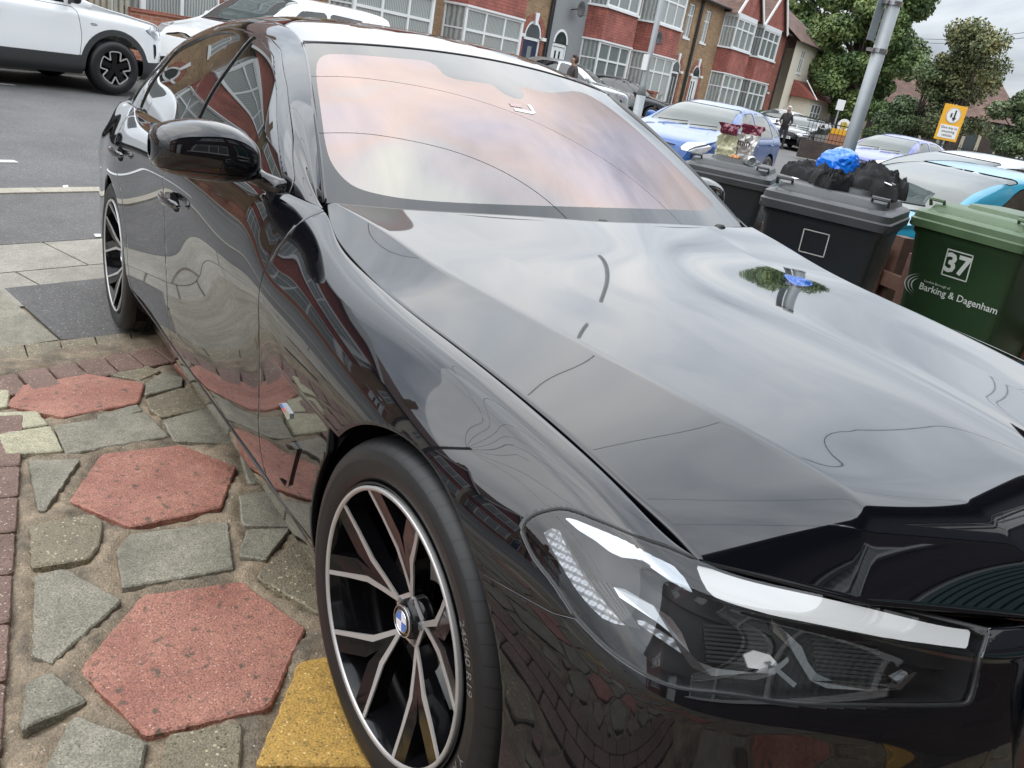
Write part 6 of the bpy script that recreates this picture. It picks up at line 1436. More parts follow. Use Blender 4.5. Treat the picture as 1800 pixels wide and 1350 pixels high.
coupe = dict(hatch, H=1.40, w=1.86, cowl=-.35, header=-1.22, belt=(.88, .98), roofend=-2.6, deck=-3.4, top=[(.88, .48), (.84, .62), (.70, .72), (.3, .82), (-.35, .93), (-.80, 1.20), (-1.22, 1.35), (-1.7, 1.40), (-2.2, 1.385), (-2.6, 1.32), (-3.1, 1.12), (-3.4, .96), (-3.44, .75), (-3.46, .5)], ws=(.93, 1.33),
    windows=[('front_window', [(-.70, .90), (-1.34, 1.27), (-1.95, 1.32), (-2.05, .93)]), ('quarter_window', [(-2.13, .93), (-2.05, 1.31), (-2.5, 1.24), (-2.9, .99)])], aerial=False)
GP = 'cars parked along the street'
vehicle('parked_car', 'white crossover with black cladding and cross-patterned wheels, parked at far left', 'car', vm(7.0, 12.78, -.115, 0, 1.06), P_white, suv, GP, near=True)
vehicle('parked_car', 'white people carrier facing left behind the black saloon roof, plate LN56', 'van', vm(9.7, 13.1, -.11, 180, 1.0), P_white, dict(van, sideglass='glass_dark'), GP, plate='LN56 KXV')
vehicle('parked_car', 'blue five-door hatchback with a lighter blue door mirror beside the crisp packet bin', 'car', vm(14.7, 6.5, -.19, 180, 1.0), P_blue, dict(hatch, sideglass='glass_car'), GP)
vehicle('parked_car', 'black estate car farther down the road, near the orange barrier', 'car', vm(37.8, 11.5, -.13, 180, 1.0), P_blk, saloon, GP, plate='LB18 OHJ')
vehicle('parked_car', 'white car at the foot of the cream end house behind a standing person', 'car', vm(43.5, 14.6, 0, 172, 1.0), P_white, dict(hatch, sideglass='glass_dark'), GP)
vehicle('parked_car', 'silver off-roader parked nose out before the grey rendered house', 'car', vm(27.0, 14.9, .02, -72, 1.03), P_silver, dict(suv, spk=5, clad=.36, mirmat=None, windows=suv['windows'] + [('quarter_window', [(-2.60, 1.12), (-2.62, 1.40), (-2.9, 1.27), (-3.0, 1.15)])]), 'cars parked in the front gardens across the street')
vehicle('parked_car', 'dark grey hatchback parked nose out beside the silver off-roader', 'car', vm(31.2, 15.0, .02, -72, 1.0), P_dark, hatch, 'cars parked in the front gardens across the street')
vehicle('parked_car', 'pale violet blue hatchback beyond the blue rubbish bag', 'car', vw(-13.25, 19.75, -.17, 278, 1.0), P_violet, dict(hatch, sideglass='glass_car'), GP)
vehicle('parked_car', 'turquoise coupe behind the fence, windscreen towards the wheeled bins', 'car', vw(-3.5, 5.0, -.15, 254, .95), P_turq, coupe, 'cars parked on the neighbouring driveways', near=True)
vehicle('parked_car', 'silver car directly behind the turquoise coupe', 'car', vw(-5.4, 8.3, -.17, 250, .98), P_silver, dict(hatch, H=1.40, aerial=False), 'cars parked on the neighbouring driveways')
vehicle('parked_car', 'white car roof showing at the right edge behind the silver car', 'car', vw(-2.4, 9.6, -.16, 250, 1.0), P_white, dict(hatch, aerial=False), 'cars parked on the neighbouring driveways')
# ================================================================== WHEELED BINS, FENCE, RUBBISH
def frame(x, y, z, deg): 
    a = RAD(deg); c, s_ = math.cos(a), math.sin(a); return Matrix(((c, -s_, 0, x), (s_, c, 0, y), (0, 0, 1, z), (0, 0, 0, 1)))
def rrect(w, d, r, n=4, oy=0):
    P = []
    for cx, cy, a0 in ((w / 2 - r, d / 2 - r, 0), (-w / 2 + r, d / 2 - r, 90), (-w / 2 + r, -d / 2 + r, 180), (w / 2 - r, -d / 2 + r, 270)):
        for k in range(n + 1): a = RAD(a0 + 90 * k / n); P.append((cx + r * math.cos(a), cy + r * math.sin(a) + oy))
    return P
def rings(s, lay, m=0, cap0=True, cap1=True):
    n = len(lay[0][0]); V = [(x, y, z) for P, z in lay for x, y in P]; F = []
    for i in range(len(lay) - 1):
        for k in range(n): F.append((i * n + k, i * n + (k + 1) % n, (i + 1) * n + (k + 1) % n, (i + 1) * n + k))
    if cap0: F.append(tuple(range(n - 1, -1, -1)))
    if cap1: F.append(tuple(range((len(lay) - 1) * n, len(lay) * n)))
    s.add(V, F, m)
def wheelie(label, mat4, body, lidm, lid_tilt=0, group='wheeled bins along the fence', H_=1.10):
    """front face looks to local -y, width along x"""
    B_ = thing('wheeled_bin', label, 'wheeled bin', mat=mat4, group=group)
    s = MB(); hb = H_ - .10
    rings(s, [(rrect(.44, .50, .04, oy=.05), .03), (rrect(.455, .53, .04, oy=.04), .10), (rrect(.50, .60, .045, oy=.02), hb * .72), (rrect(.53, .64, .045), hb - .07), (rrect(.555, .665, .05), hb - .055), (rrect(.56, .67, .05), hb - .0)], cap0=True, cap1=False)
    for k in (-.14, .0, .14): pass
    s.box(-.285, .285, -.345, .345, hb - .035, hb - .004, c=.008)
    s.build('bin_body', body, B_, auto=40)
    s = MB()
    # lid: skirt, dished top, raised centre panel, two grips
    rings(s, [(rrect(.585, .71, .05), hb - .03), (rrect(.59, .715, .05), hb + .005), (rrect(.575, .70, .05), hb + .012), (rrect(.57, .695, .05), hb + .040), (rrect(.545, .67, .05), hb + .050), (rrect(.50, .60, .06), hb + .058), (rrect(.48, .57, .06), hb + .085), (rrect(.44, .53, .06), hb + .095)], cap0=False)
    rings(s, [(rrect(.30, .36, .05, oy=.02), hb + .09), (rrect(.28, .34, .05, oy=.02), hb + .113), (rrect(.25, .31, .05, oy=.02), hb + .118)], cap0=False)
    lid = s.build('lid', lidm, B_, auto=35)
    for sx in (-1, 1):
        s = MB(); x = sx * .215; s.tube([(x - .035, -.262, hb + .075), (x - .035, -.285, hb + .105), (x + .035, -.285, hb + .105), (x + .035, -.262, hb + .075)], .009, 6); s.build('lid_grip', lidm, lid)
    s = MB(); s.tube([(-.24, .36, hb - .02), (-.24, .42, hb + .01), (.24, .42, hb + .01), (.24, .36, hb - .02)], .016, 8); s.build('rear_handle', body, B_)
    for sx in (-1, 1):
        s = MB(); s.lathe([(0, -.03), (.09, -.028), (.10, -.02), (.10, .02), (.09, .028), (0, .03)], 24, axis='x', c=(sx * .235, .27, .10)); s.build('wheel', M['rubber'], B_)
    return B_
def binplast(n, c): return simple(n, c, .42, var=.18, vscale=6, bump=.15, bscale=260, bdist=.0008)
gr_ = binplast('green_bin', (.022, .055, .022)); grl = binplast('green_lid', (.075, .125, .06)); bk_ = binplast('dark_bin', (.022, .028, .036)); bkl = binplast('dark_lid', (.055, .058, .062))
g1b = wheelie('green wheeled bin with white borough lettering and number 37, rightmost of the bins', frame(-.99, 2.74, -.06, 1), gr_, grl)
g2b = wheelie('black wheeled bin carrying a black jacket and a blue bag, next to the green one', frame(-1.43, 2.03, -.075, 25), bk_, bkl)
g3b = wheelie('black wheeled bin with an open crisp packet and a can on its lid', frame(-2.85, 2.83, -.14, 34), bk_, bkl)
def label_text(txt, size, x, z, y, mat, parent, bold=0.0, sx=1.0, name='lettering'):
    V, F = text_mesh(txt, size, bold, 2, sx)
    if len(V): return mesh(name, np.c_[V[:, 0] + x, (np.array([bin_y(q) for q in V[:, 1] + z]) - .0015) if y == 'bin' else np.full(len(V), y), V[:, 1] + z], F, mat, parent, False)
ink = simple('bin_print', (.62, .66, .62), .5)
def bin_y(z, H_=1.10): hb = H_ - .1; return -float(np.interp(z, [.10, hb * .72, hb - .07], [.225, .28, .32])) - .0035
def boxline(par, x0, x1, z0, z1, t_=.006, mt=None):
    s = MB()
    for a, b_, c, d in ((x0, x1, z0, z0 + t_), (x0, x1, z1 - t_, z1), (x0, x0 + t_, z0, z1), (x1 - t_, x1, z0, z1)):
        s.add([(a, bin_y(c), c), (b_, bin_y(c), c), (b_, bin_y(d), d), (a, bin_y(d), d)], [(0, 1, 2, 3)])
    s.build('label_frame', mt or ink, par)
boxline(g1b, -.065, .065, .775, .905); label_text('37', .125, 0, .838, 'bin', ink, g1b, .004, name='house_number')
label_text('Barking & Dagenham', .047, .045, .69, 'bin', ink, g1b, .0006); label_text('London Borough of', .017, -.07, .722, 'bin', ink, g1b)
s = MB()
for k, (r, a0, a1) in enumerate(((.085, 105, 250), (.070, 110, 245), (.056, 120, 235))):
    A = [(-.13 + r * 1.25 * math.cos(RAD(a)), .69 + r * .72 * math.sin(RAD(a))) for a in np.linspace(a0, a1, 24)]; B_ = [(x + .007 * math.sin(math.pi * i / 23), z) for i, (x, z) in enumerate(A)]
    s.add([(x, bin_y(z) - .001, z) for x, z in A + B_], [(i, i + 1, 25 + i, 24 + i) for i in range(23)])
s.build('borough_emblem', ink, g1b)
boxline(g2b, -.06, .06, .80, .91, .005)
# fence: two posts-and-rails with broad pickets, along the drive edge beyond the bins
fw = simple('brown_stained_wood', (.085, .042, .028), .6, var=.4, vscale=9, bump=.3, bscale=40)
Fc = thing('picket_fence', 'low brown stained fence with flat pickets between the two driveways', 'fence', mat=frame(-6.2, 4.3, -.18, -14)); 
for z in (.28, .62): s = MB(); s.box(0, 6.9, -.02, .02, z, z + .085); s.build('rail', fw, Fc)
s = MB()
for k in range(26): s.box(.13 + .27 * k, .13 + .27 * k + .11, -.045, -.021, .06, .86, c=.004)
s.build('pickets', fw, Fc)
for k in range(4): s = MB(); s.box(2.25 * k, 2.25 * k + .09, .021, .11, 0, .92); s.build('post', fw, Fc)
# crumpled things: noise-displaced lumps
def lump(name, label, cat, mat4, mat, rad, seed, amp=.3, freq=2.2, fold=0.0, group=None, flat=0.0, res=48, parent=None):
    bm = bmesh.new(); bmesh.ops.create_uvsphere(bm, u_segments=res * 2, v_segments=res, radius=1)
    for v in bm.verts:
        d = v.co.normalized(); n1 = mnoise.noise(d * freq + Vector((seed, 0, 0))); n2 = abs(mnoise.noise(d * freq * 2.3 + Vector((0, seed, 0)))); n3 = abs(mnoise.noise(d * freq * 5.5 + Vector((0, 0, seed))))
        r = 1 + amp * n1 - fold * n2 * 1.4 - fold * .55 * n3; c = d * r; v.co = Vector((c.x * rad[0], c.y * rad[1], c.z * rad[2]))
        if v.co.z < -flat: v.co.z = -flat
    o = from_bm(name, bm, mat, parent, True)
    if parent is None: o.matrix_world = mat4; tag(o, label, cat, group)
    return o
bag = simple('blue_polythene', (.0, .17, .78), .22, coat=.3, spec=.6); cloth = simple('black_cloth', (.012, .012, .013), .75, bump=.4, bscale=300, var=.2, vscale=12)
lump('rubbish_bag', 'bright blue plastic rubbish bag on the black bin, behind the jacket', 'rubbish bag', Matrix.Translation(Vector(at_px(1476, 288, 3.9))), bag, (.10, .10, .072), 3.3, .22, 1.3, .10, flat=.09)
# jacket: a draped sheet with deep folds and a sleeve
def jacket():
    root = thing('jacket', 'crumpled black jacket draped over the lid of the black bin', 'jacket', mat=Matrix.Translation(Vector((-1.44, 2.04, 1.035))) @ Matrix.Rotation(RAD(22), 4, 'Z'))
    def sheet_(nm, cx, cy, w, d, rot, hh, seed, taper=.0):
        nx_, ny_ = 90, 70; V = []; cr_, sr_ = math.cos(RAD(rot)), math.sin(RAD(rot))
        for i in range(nx_ + 1):
            for j in range(ny_ + 1):
                u, v = -1 + 2 * i / nx_, -1 + 2 * j / ny_; wd = d * (1 - taper * (u + 1) / 2) * (1 + .25 * mnoise.noise((u * 2, seed, 0))); x = u * w + .03 * mnoise.noise((v * 2, u * 1.5, seed)); y = v * wd + .03 * mnoise.noise((u * 2.3, v * 1.5, seed + 5))
                ridge = abs(mnoise.noise((u * 1.4 + v * .6, v * 2.6, seed + 8))); fold_ = (1 - min(1, ridge * 4)) ** 2; ridge2 = abs(mnoise.noise((u * 3.2 - v, v * 4.5, seed + 11))); f2 = (1 - min(1, ridge2 * 4)) ** 2
                e = 1 - max(abs(u), abs(v)) ** 3; z = hh * (.45 + .35 * mnoise.noise((u * 1.3, v * 1.3, seed + 2))) * max(0, e) ** .4 + (.030 * fold_ + .016 * f2) * max(0, e) ** .3
                if e < .25: z -= .05 * (.25 - e)
                V.append((cx + x * cr_ - y * sr_, cy + x * sr_ + y * cr_, z))
        F = [(i * (ny_ + 1) + j, (i + 1) * (ny_ + 1) + j, (i + 1) * (ny_ + 1) + j + 1, i * (ny_ + 1) + j + 1) for i in range(nx_) for j in range(ny_)]
        return mesh(nm, V, F, cloth, root)
    sheet_('body', .04, .03, .20, .17, 8, .17, 3); sheet_('hood', .13, .04, .11, .10, 50, .19, 9); sheet_('sleeve', -.16, .0, .15, .065, 160, .09, 21, .3); sheet_('sleeve', .0, -.14, .12, .07, -110, .09, 33, .3); sheet_('collar', -.04, .06, .12, .08, 25, .17, 41)
    s = MB(); s.tube([(.19, -.09, .055), (.225, -.105, .05), (.235, -.08, .055), (.20, -.065, .06), (.19, -.09, .055)], .004, 6); s.build('buckle', M['chrome'], root)
jacket()
# crisp packet, open and folded, with a can beside it
def packet():
    root = thing('crisp_packet', 'torn open cream and maroon crisp packet standing on the bin lid', 'crisp packet', mat=frame(-2.83, 2.78, .955, 15) @ Matrix.Diagonal((1.25, 1.25, 1.25, 1)))
    foilw = simple('packet_cream', (.62, .60, .40), .3, coat=.5); foilm = simple('packet_maroon', (.16, .02, .045), .25, coat=.6); foilg = simple('packet_silver', (.50, .49, .46), .28, metal=.3)
    def panel_(nm, u0, u1, w0, w1, x0, x1, lean, mt, seed):
        V = []; n = 26
        for i in range(n + 1):
            for j in range(n + 1):
                u, v = u0 + (u1 - u0) * i / n, w0 + (w1 - w0) * j / n; x = x0 + (x1 - x0) * u; b_ = .02 * mnoise.noise((u * 4, v * 3, seed)) + .012 * mnoise.noise((u * 11, v * 9, seed)); V.append((x + b_ * .5, lean * v * .05 + b_ + .028 * math.sin(u * 3.1416) * (1 - v * .5), .17 * v + .004 * mnoise.noise((u * 6, 0, seed))))
        F = [(i * (n + 1) + j, (i + 1) * (n + 1) + j, (i + 1) * (n + 1) + j + 1, i * (n + 1) + j + 1) for i in range(n) for j in range(n)]; o = mesh(nm, V, F, mt, root); md = o.modifiers.new('s', 'SOLIDIFY'); md.thickness = .0015; return o
    panel_('left_flap', 0, 1, 0, .74, -.115, .0, -.3, foilw, 1); panel_('left_top', 0, 1, .735, 1.06, -.116, -.004, -.42, foilm, 1)
    panel_('right_flap', 0, 1, .1, .85, -.02, .10, .5, foilg, 3); panel_('right_top', 0, 1, .845, 1.14, -.012, .106, .6, foilm, 3)
    label_text('min', .050, .045, .10, -.022, simple('packet_ink', (.03, .01, .02), .4), root, .001, name='packet_lettering')
    for k, c in ((0, (.6, .25, .08)),): lump('torn_corner', None, None, None, simple('packet_orange', c, .3), (.028, .02, .016), 7, .3, 2, .3, parent=root, res=14).location = (.02, -.03, .02)
    return root
packet()
s = MB(); s.lathe([(0, -.055), (.026, -.055), (.031, -.050), (.033, -.042), (.033, .045), (.030, .053), (.026, .056), (.025, .050), (0, .048)], 32, axis='x'); o = s.build('drink_can', simple('can_silver', (.6, .62, .63), .22, metal=.8), None, auto=30); o.matrix_world = frame(-2.66, 2.74, .985, -30); tag(o, 'silver drinks can lying on the bin lid next to the crisp packet', 'can')
# ================================================================== POLES, SIGNS, BARRIER

gv = simple('galvanised', (.30, .32, .33), .5, metal=.35, var=.12, vscale=4)
p = at_px(1493, 258, 8.6); P_ = thing('sign_post', 'thick grey post with a bracketed plate seen edge on, beside the blue bag', 'post', loc=(p[0], p[1], -.18))
s = MB(); s.tube([(0, 0, -.1), (0, 0, 2.75)], .068, 20); s.build('pole', gv, P_, True)
s = MB(); s.box(-.075, -.070, -.16, -.04, 2.30, 2.70); s.build('plate', gv, P_)
for z in (2.22, 2.66): s = MB(); s.lathe([(.072, z - .02), (.076, z - .02), (.076, z + .02), (.072, z + .02)], 20, axis='z'); s.box(-.085, .0, -.10, -.06, z - .015, z + .015); s.build('clamp', M['cover'], P_)
p = at_px(1122, 190, 13.0); P_ = thing('lamp_post', 'slim grey lamp post with a small plate, behind the windscreen pillar by the blue hatchback', 'lamp post', loc=(p[0], p[1], -.18))
s = MB(); s.tube([(0, 0, -.1), (0, 0, 1.35)], .075, 16); s.tube([(0, 0, 1.35), (0, 0, 1.5), (0, 0, 5.8)], [.075, .045, .038], 16); s.build('pole', gv, P_, True); s = MB(); s.box(-.06, .06, -.07, -.05, 1.72, 1.95); s.build('plate', M['upvc'], P_)
p = at_px(1412, 232, 33); P_ = thing('parking_sign', 'small white plate on a thin post right of the black estate car', 'sign', loc=(p[0] + .8, p[1] + 2.0, -.1))
def post_sign(label, px_, ptop, d, cat, build):
    p = at_px(px_, ptop, d); R_ = thing('road_sign', label, cat, mat=Matrix(((MW[0][0], -MW[0][1], 0, p[0]), (MW[0][1], MW[0][0], 0, p[1]), (0, 0, 1, 0), (0, 0, 0, 1))) if False else Matrix.Translation(Vector((p[0], p[1], 0))) @ Matrix.Rotation(math.atan2(MW[0][1], MW[0][0]), 4, 'Z')); build(R_, p[2]); return R_
def b1(R_, z): s = MB(); s.tube([(0, .02, -.2), (0, .02, z + .1)], .03, 8); s.build('pole', gv, R_); s = MB(); s.box(-.16, .16, -.02, 0, z - .30, z + .10); s.build('plate', M['upvc'], R_)
bpy.data.objects.remove(P_)
post_sign('small white plate on a thin grey post right of the black estate car', 1479, 180, 33, 'sign', b1)
yel = simple('sign_yellow', (.78, .40, .03), .45); wht = simple('sign_white', (.75, .75, .74), .45); blk = simple('sign_black', (.02, .02, .02), .45)
def b2(R_, z):
    s = MB(); s.tube([(0, .03, -.2), (0, .03, z + .65)], .035, 8); s.build('pole', gv, R_)
    s = MB(); s.box(-.47, .47, -.02, .0, z - .75, z + .62, c=.0); pl_ = s.build('yellow_board', yel, R_)
    s = MB(); s.lathe([(0, -.030), (.30, -.030), (.30, -.02)], 32, c=(0, 0, z + .22)); s.build('white_disc', wht, R_)
    s = MB(); s.lathe([(.27, -.034), (.30, -.034), (.30, -.03)], 32, c=(0, 0, z + .22)); s.build('red_ring', M['cover'] if False else simple('sign_grey_ring', (.45, .42, .40), .45), R_)
    s = MB(); s.box(.02, .08, -.042, -.035, z + .12, z + .42); s.add([(-.04, -.042, z + .14), (.14, -.042, z + .14), (.05, -.042, z - .0)], [(0, 1, 2)]); s.add([(-.12, -.042, z + .14), (-.06, -.042, z + .14), (-.06, -.042, z + .30), (-.12, -.042, z + .30)], [(0, 1, 2, 3)]); s.build('arrow', blk, R_)
    s = MB(); s.box(-.38, .38, -.032, -.021, z - .66, z - .16); s.build('text_panel', wht, R_)
    for k, t_ in enumerate(('Give way to', 'oncoming', 'vehicles')): label_text(t_, .14, 0, z - .26 - .145 * k, -.036, blk, R_, .001)
post_sign('orange and white road sign saying give way to oncoming vehicles, on a post', 1672, 213, 33, 'sign', b2)
def b3(R_, z): s = MB(); s.tube([(0, .02, -.2), (0, .02, z)], .03, 8); s.build('pole', gv, R_); s = MB(); s.lathe([(0, -.02), (.26, -.02), (.26, 0)], 28, c=(0, 0, z)); s.build('white_disc', wht, R_); s = MB(); s.lathe([(0, -.03), (.15, -.03), (.15, -.02)], 28, c=(0, 0, z)); s.build('yellow_centre', simple('sign_ochre', (.45, .36, .06), .5), R_)
post_sign('round white sign with a yellow centre above the orange barrier', 1483, 221, 33, 'sign', b3)
p = at_px(1508, 262, 31); R_ = thing('barrier', 'orange plywood barrier board with a yellow strip beside the black estate car', 'barrier', mat=Matrix.Translation(Vector((p[0], p[1], -.15))) @ Matrix.Rotation(math.atan2(MW[0][1], MW[0][0]), 4, 'Z'))
s = MB(); s.box(-1.25, .95, 0, .05, 0, 1.05); s.build('board', simple('orange_board', (.42, .19, .10), .7, var=.1), R_); s = MB(); s.box(-1.2, -.45, -.02, .06, 1.05, 1.25); s.build('yellow_strip', yel, R_)
# recycling bins far off
for k, (x_, lb) in enumerate(((1596, 'left of two brown wheeled bins with blue lids beside the school railings'), (1623, 'right of two brown wheeled bins with blue lids beside the school railings'))):
    p = at_px(x_, 232, 33); wheelie(lb, Matrix.Translation(Vector((p[0], p[1], .15))) @ Matrix.Rotation(math.atan2(MW[0][1], MW[0][0]) + .2, 4, 'Z'), simple('brown_bin%d' % k, (.13, .065, .045), .5), simple('blue_lid%d' % k, (.05, .13, .27), .45), group='brown bins with blue lids')
# school: long dark brick building with cream pilasters, hipped roof, chimney
p = at_px(1545, 235, 58); Rz = Matrix.Translation(Vector((p[0], p[1], -.1))) @ Matrix.Rotation(math.atan2(MW[0][1], MW[0][0]) - .15, 4, 'Z')
B_ = thing('school_building', 'dark brick school building with cream pilasters behind the trees', 'building', mat=Rz)
M['brick_d'] = brick('dark_brick', (.075, .055, .046), (.055, .043, .038), (.07, .065, .06)); s = MB(); s.box(-3.6, 9, 0, 8, 0, 3.3); s.build('wall', M['brick_d'], B_)
s = MB(); s.add([(-3.9, -.3, 3.3), (9.3, -.3, 3.3), (8, 4, 6.3), (-2.4, 4, 6.3), (-3.9, 8.3, 3.3), (9.3, 8.3, 3.3)], [(0, 1, 2, 3), (3, 2, 5, 4), (0, 3, 4), (1, 5, 2)]); rf = s.build('roof', M['roof_tile'], B_)
s = MB(); s.box(-2.6, -1.7, 3.5, 4.3, 5.2, 7.6); s.build('chimney', M['brick_d'], rf)
for k in range(9):
    x = -2.6 + 1.3 * k + (.25 if k % 3 == 0 else 0); s = MB(); s.box(x, x + .22, -.10, -.01, .3, 3.1); s.build('pilaster', simple('cream_stone', (.38, .34, .25), .8), B_) if k == 0 else s.build('pilaster', bpy.data.materials['cream_stone'], B_)
for k in range(6): s = MB(); x = -1.9 + 1.9 * k; s.box(x, x + .75, -.03, -.012, 1.1, 2.7); s.build('window', M['hglass'], B_)
p = at_px(1560, 250, 30); G = thing('railings', 'black school railings on a low dark wall, below the trees', 'railings', mat=Matrix.Translation(Vector((p[0], p[1], -.1))) @ Matrix.Rotation(math.atan2(MW[0][1], MW[0][0]) - .12, 4, 'Z'))
s = MB(); s.box(-3.0, 14, 0, .22, 0, .65); s.build('base_wall', M['brick_d'], G)
s = MB()
for k in range(120): s.box(-2.9 + .14 * k, -2.885 + .14 * k, .09, .105, .65, 1.45)
s.box(-3, 14, .085, .11, 1.30, 1.34); s.box(-3, 14, .085, .11, .75, .78); s.build('bars', M['pipe'], G)
# telegraph pole and overhead cables
pole = thing('telegraph_pole', 'wooden telegraph pole standing on the far pavement out of frame to the left', 'pole', mat=street_frame(-5.5, 14.6, 0)); s = MB(); s.tube([(0, 0, 0), (0, 0, 8.3)], [.14, .10], 12); s.build('pole', M['bark'], pole, True)
top = Vector(ST(-5.5, 14.6, 8.1)); cabm = simple('cable', (.01, .01, .01), .7, spec=.1)
ends = [tuple(ST(q_, -1.72, 5.75)) for q_ in (-9, -4.2, -1.0, .9, 1.0, 2.7, 4.6, 7.5, 12.0)]
for e in ends:
    b_ = Vector(e); pts = [top.lerp(b_, t_) + Vector((0, 0, -.45 * 4 * t_ * (1 - t_))) for t_ in np.linspace(0, 1, 26)]; s = MB(); s.tube(pts, .0065, 5, caps=False); o = s.build('overhead_cable', cabm, None, True); tag(o, 'thin black telephone cable running overhead from the telegraph pole', 'cable', 'telephone cables fanning out from one telegraph pole')
far = Vector(ST(90, 6, 9)); near_ = Vector(ST(-5.5, 14.6, 8.1))
for dz, dy in ((0, 0), (-.25, .4)):
    a = Vector(ST(22, -6, 7.2 + dz)); b_ = Vector(ST(70, 14, 8 + dz)); pts = [a.lerp(b_, t_) + Vector((0, 0, -.8 * 4 * t_ * (1 - t_))) for t_ in np.linspace(0, 1, 20)]; s = MB(); s.tube(pts, .014, 5, caps=False); tag(s.build('overhead_cable', cabm, None, True), 'upper cable crossing the sky at the top right' if dz == 0 else 'lower cable crossing the sky at the top right', 'cable', 'cables at the top right')
# ================================================================== THE HOUSES ON THIS SIDE (behind the camera; mirrored in the paint)
M['render_dark'] = simple('dark_render', (.05, .055, .065), .8, var=.1); M['green_panel'] = simple('green_door', (.02, .10, .09), .35)
def near_house(s0, s1, label, door_s, wins, wallm, hgt=5.9, z=.14, h=-1.75):
    # seen from the street side: local x runs against s, local y points away from the road
    p = ST(0, h); Hn = thing('house', label, 'house', mat=Matrix(((-SD[0], -ND[0], 0, p[0]), (-SD[1], -ND[1], 0, p[1]), (0, 0, 1, z), (0, 0, 0, 1))))
    wins = [(-b_, -a, c, d) for a, b_, c, d in wins]; y0, y1 = -s1, -s0; door_y = -door_s
    s = holed(y0, y1, -.2, hgt, wins + [(door_y - .5, door_y + .5, .1, 2.2)], 0); s.build('wall', M[wallm], Hn)
    s = MB(); s.box(y0 + .02, y1 - .02, 6, 6.2, 0, hgt); s.build('rear_wall', M[wallm], Hn)
    s = MB(); s.box(y0, y0 + .15, .13, 6, 0, hgt); s.build('side_wall', M[wallm], Hn)
    for a, b_, c, d in wins: window(Hn, a, b_, c, d, .05, cols=(0, .34, .67, 1) if b_ - a > 1.3 else (0, 1), trans=.3, mat='curtain2')
    s = MB(); s.box(door_y - .5, door_y - .43, .03, .12, .1, 2.2); s.box(door_y + .43, door_y + .5, .03, .12, .1, 2.2); s.box(door_y - .43, door_y + .43, .03, .12, 2.12, 2.2); s.build('door_frame', M['upvc'], Hn); s = MB(); s.box(door_y - .42, door_y + .42, .06, .1, .1, 2.11); s.build('door', M['door_white'], Hn)
    s = MB(); s.add([(y0, -.35, hgt - .05), (y1, -.35, hgt - .05), (y1, 3.2, hgt + 2.2), (y0, 3.2, hgt + 2.2), (y0, 6.4, hgt - .05), (y1, 6.4, hgt - .05)], [(0, 1, 2, 3), (3, 2, 5, 4), (0, 3, 4), (1, 5, 2)]); rf = s.build('roof', M['roof_tile'], Hn)
    s = MB(); s.tube([(y0, -.4, hgt - .06), (y1, -.4, hgt - .06)], .06, 8); s.build('gutter', M['pipe'], rf)
    return Hn
Hn = near_house(-5.0, 2.6, 'dark brick house with a white door, directly behind the camera and out of frame', -3.6, [(-2.2, .6, .8, 2.2), (-2.2, .6, 3.5, 4.9), (1.3, 2.1, .9, 2.6), (1.2, 2.2, 3.5, 4.9)], 'brick_d')
s = MB()
for k in range(22): s.box(-2.06, -1.34, .005, .03, .95 + .072 * k, 1.0 + .072 * k)
s.build('slatted_blind', M['green_panel'], Hn)
near_house(2.65, 9.2, 'dark rendered house beyond the bins on this side, out of frame', 8.2, [(3.4, 6.4, .8, 2.2), (3.4, 6.4, 3.5, 4.9), (7.6, 8.6, 3.5, 4.9)], 'render_dark')
near_house(9.25, 15.8, 'stock brick house on this side of the street, second from the bins', 14.6, [(10.2, 13.2, .8, 2.2), (10.2, 13.2, 3.5, 4.9)], 'brick_y', h=-1.9)
near_house(15.85, 22.4, 'red brick house on this side of the street, third from the bins', 16.9, [(18.4, 21.4, .8, 2.2), (18.4, 21.4, 3.5, 4.9)], 'brick_r', h=-1.9)
near_house(-12, -5.05, 'red brick house to the left of the driveway house, out of frame', -10.8, [(-9.0, -6.0, .8, 2.2), (-9.0, -6.0, 3.5, 4.9)], 'brick_r', h=-1.9)
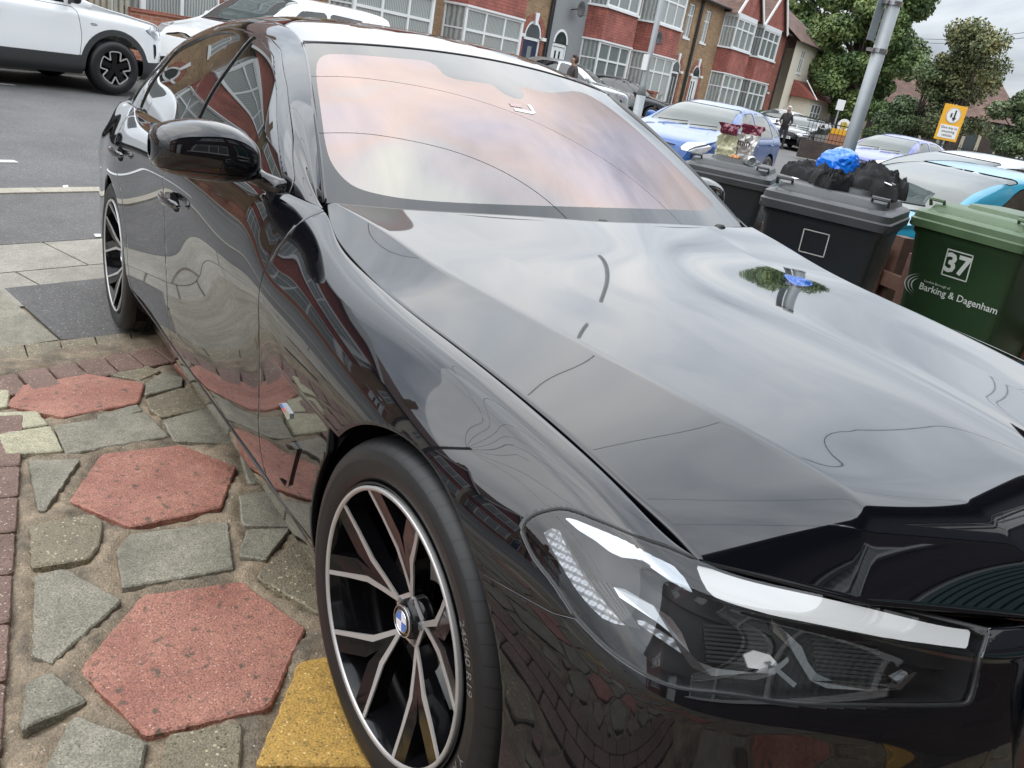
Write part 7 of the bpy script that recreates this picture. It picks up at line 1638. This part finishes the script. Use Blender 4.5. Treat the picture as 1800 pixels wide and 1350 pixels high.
# ================================================================== PEOPLE (far off, a few dozen pixels tall)
def person(label, mat4, pose, cloth_c, skin_c=(.28, .17, .12), hair_c=(.02, .015, .012), trousers=(.02, .02, .025)):
    """one skinned body; joints are (x, y, z, r), x = facing"""
    J = pose; me = bpy.data.meshes.new('body'); bm = bmesh.new(); vs = {}
    names = list(J); 
    for n in names: vs[n] = bm.verts.new(J[n][:3])
    for a, b_ in (('hip', 'chest'), ('chest', 'neck'), ('neck', 'head'), ('head', 'crown'), ('chest', 'lsh'), ('lsh', 'lel'), ('lel', 'lwr'), ('lwr', 'lha'), ('chest', 'rsh'), ('rsh', 'rel'), ('rel', 'rwr'), ('rwr', 'rha'), ('hip', 'lhp'), ('lhp', 'lkn'), ('lkn', 'lan'), ('lan', 'lto'), ('hip', 'rhp'), ('rhp', 'rkn'), ('rkn', 'ran'), ('ran', 'rto')): bm.edges.new((vs[a], vs[b_]))
    bm.verts.index_update(); order = {n: vs[n].index for n in names}; bm.to_mesh(me); bm.free()
    root = thing('person', label, 'person', mat=mat4)
    o = bpy.data.objects.new('body', me); link(o, root); sk = o.modifiers.new('sk', 'SKIN'); 
    for n in names: v = me.skin_vertices[0].data[order[n]]; v.radius = (J[n][3], J[n][3]); v.use_root = (n == 'hip')
    su = o.modifiers.new('su', 'SUBSURF'); su.levels = 2; su.render_levels = 2
    dg = bpy.context.evaluated_depsgraph_get(); dg.update(); m2 = bpy.data.meshes.new_from_object(o.evaluated_get(dg)); o.modifiers.clear(); o.data = m2
    for c in (simple('coat', cloth_c, .8), simple('skin', skin_c, .5), simple('trousers', trousers, .8)): m2.materials.append(c)
    hz = J['neck'][2]; hands = [Vector(J[k][:3]) for k in ('lha', 'rha')]
    for p in m2.polygons:
        c = p.center; p.use_smooth = True; p.material_index = 1 if c.z > hz + .01 or any((c - h).length < .07 for h in hands) else 2 if c.z < J['hip'][2] - .06 else 0
    hc = Vector(J['head'][:3]); s = MB(); V = []; 
    bm = bmesh.new(); bmesh.ops.create_uvsphere(bm, u_segments=20, v_segments=14, radius=.112); 
    for v in list(bm.verts):
        if v.co.x > .045 and v.co.z < .055: v.co.x = .03
        v.co.z *= 1.18; v.co += hc + Vector((-.018, 0, .035))
    from_bm('hair', bm, simple('hair', hair_c, .7), root, True)
    s = MB(); s.tube([tuple(hc + Vector((.085, 0, .02))), tuple(hc + Vector((.118, 0, -.022)))], [.008, .014], 6)
    s.build('nose', simple('nose_skin', skin_c, .5), root, True)
    s = MB()
    for sg in (-1, 1): s.lathe([(0, .098), (.012, .094), (0, .088)], 10, axis='x', c=(hc.x, hc.y + sg * .033, hc.z + .03))
    s.build('eyes', simple('eye', (.02, .015, .01), .2), root)
    return root
stand = dict(hip=(0, 0, .95, .15), chest=(.02, 0, 1.28, .17), neck=(.03, 0, 1.47, .06), head=(.05, 0, 1.60, .095), crown=(.045, 0, 1.69, .07), lsh=(.02, .17, 1.40, .065), lel=(.03, .25, 1.14, .048), lwr=(.22, .20, 1.02, .032), lha=(.30, .16, 1.04, .032),
    rsh=(.02, -.17, 1.40, .065), rel=(.04, -.25, 1.14, .048), rwr=(.24, -.16, 1.05, .032), rha=(.31, -.10, 1.07, .032), lhp=(0, .09, .90, .10), lkn=(.03, .11, .50, .065), lan=(-.02, .11, .09, .045), lto=(.13, .12, .04, .035), rhp=(0, -.09, .90, .10), rkn=(.06, -.10, .50, .065), ran=(.05, -.11, .09, .045), rto=(.20, -.12, .04, .035))
p = at_px(1386, 200, 34); person('person in dark clothes and a white cap standing by the white car', Matrix.Translation(Vector((p[0], p[1], -.15))) @ Matrix.Rotation(RAD(-60), 4, 'Z'), stand, (.02, .018, .02), hair_c=(.6, .6, .6))
p = at_px(1009, 125, 22); person('person with brown hair whose head shows behind the black saloon roof', Matrix.Translation(Vector((p[0], p[1], .02))) @ Matrix.Rotation(RAD(-100), 4, 'Z'), stand, (.05, .04, .04), hair_c=(.05, .025, .02))
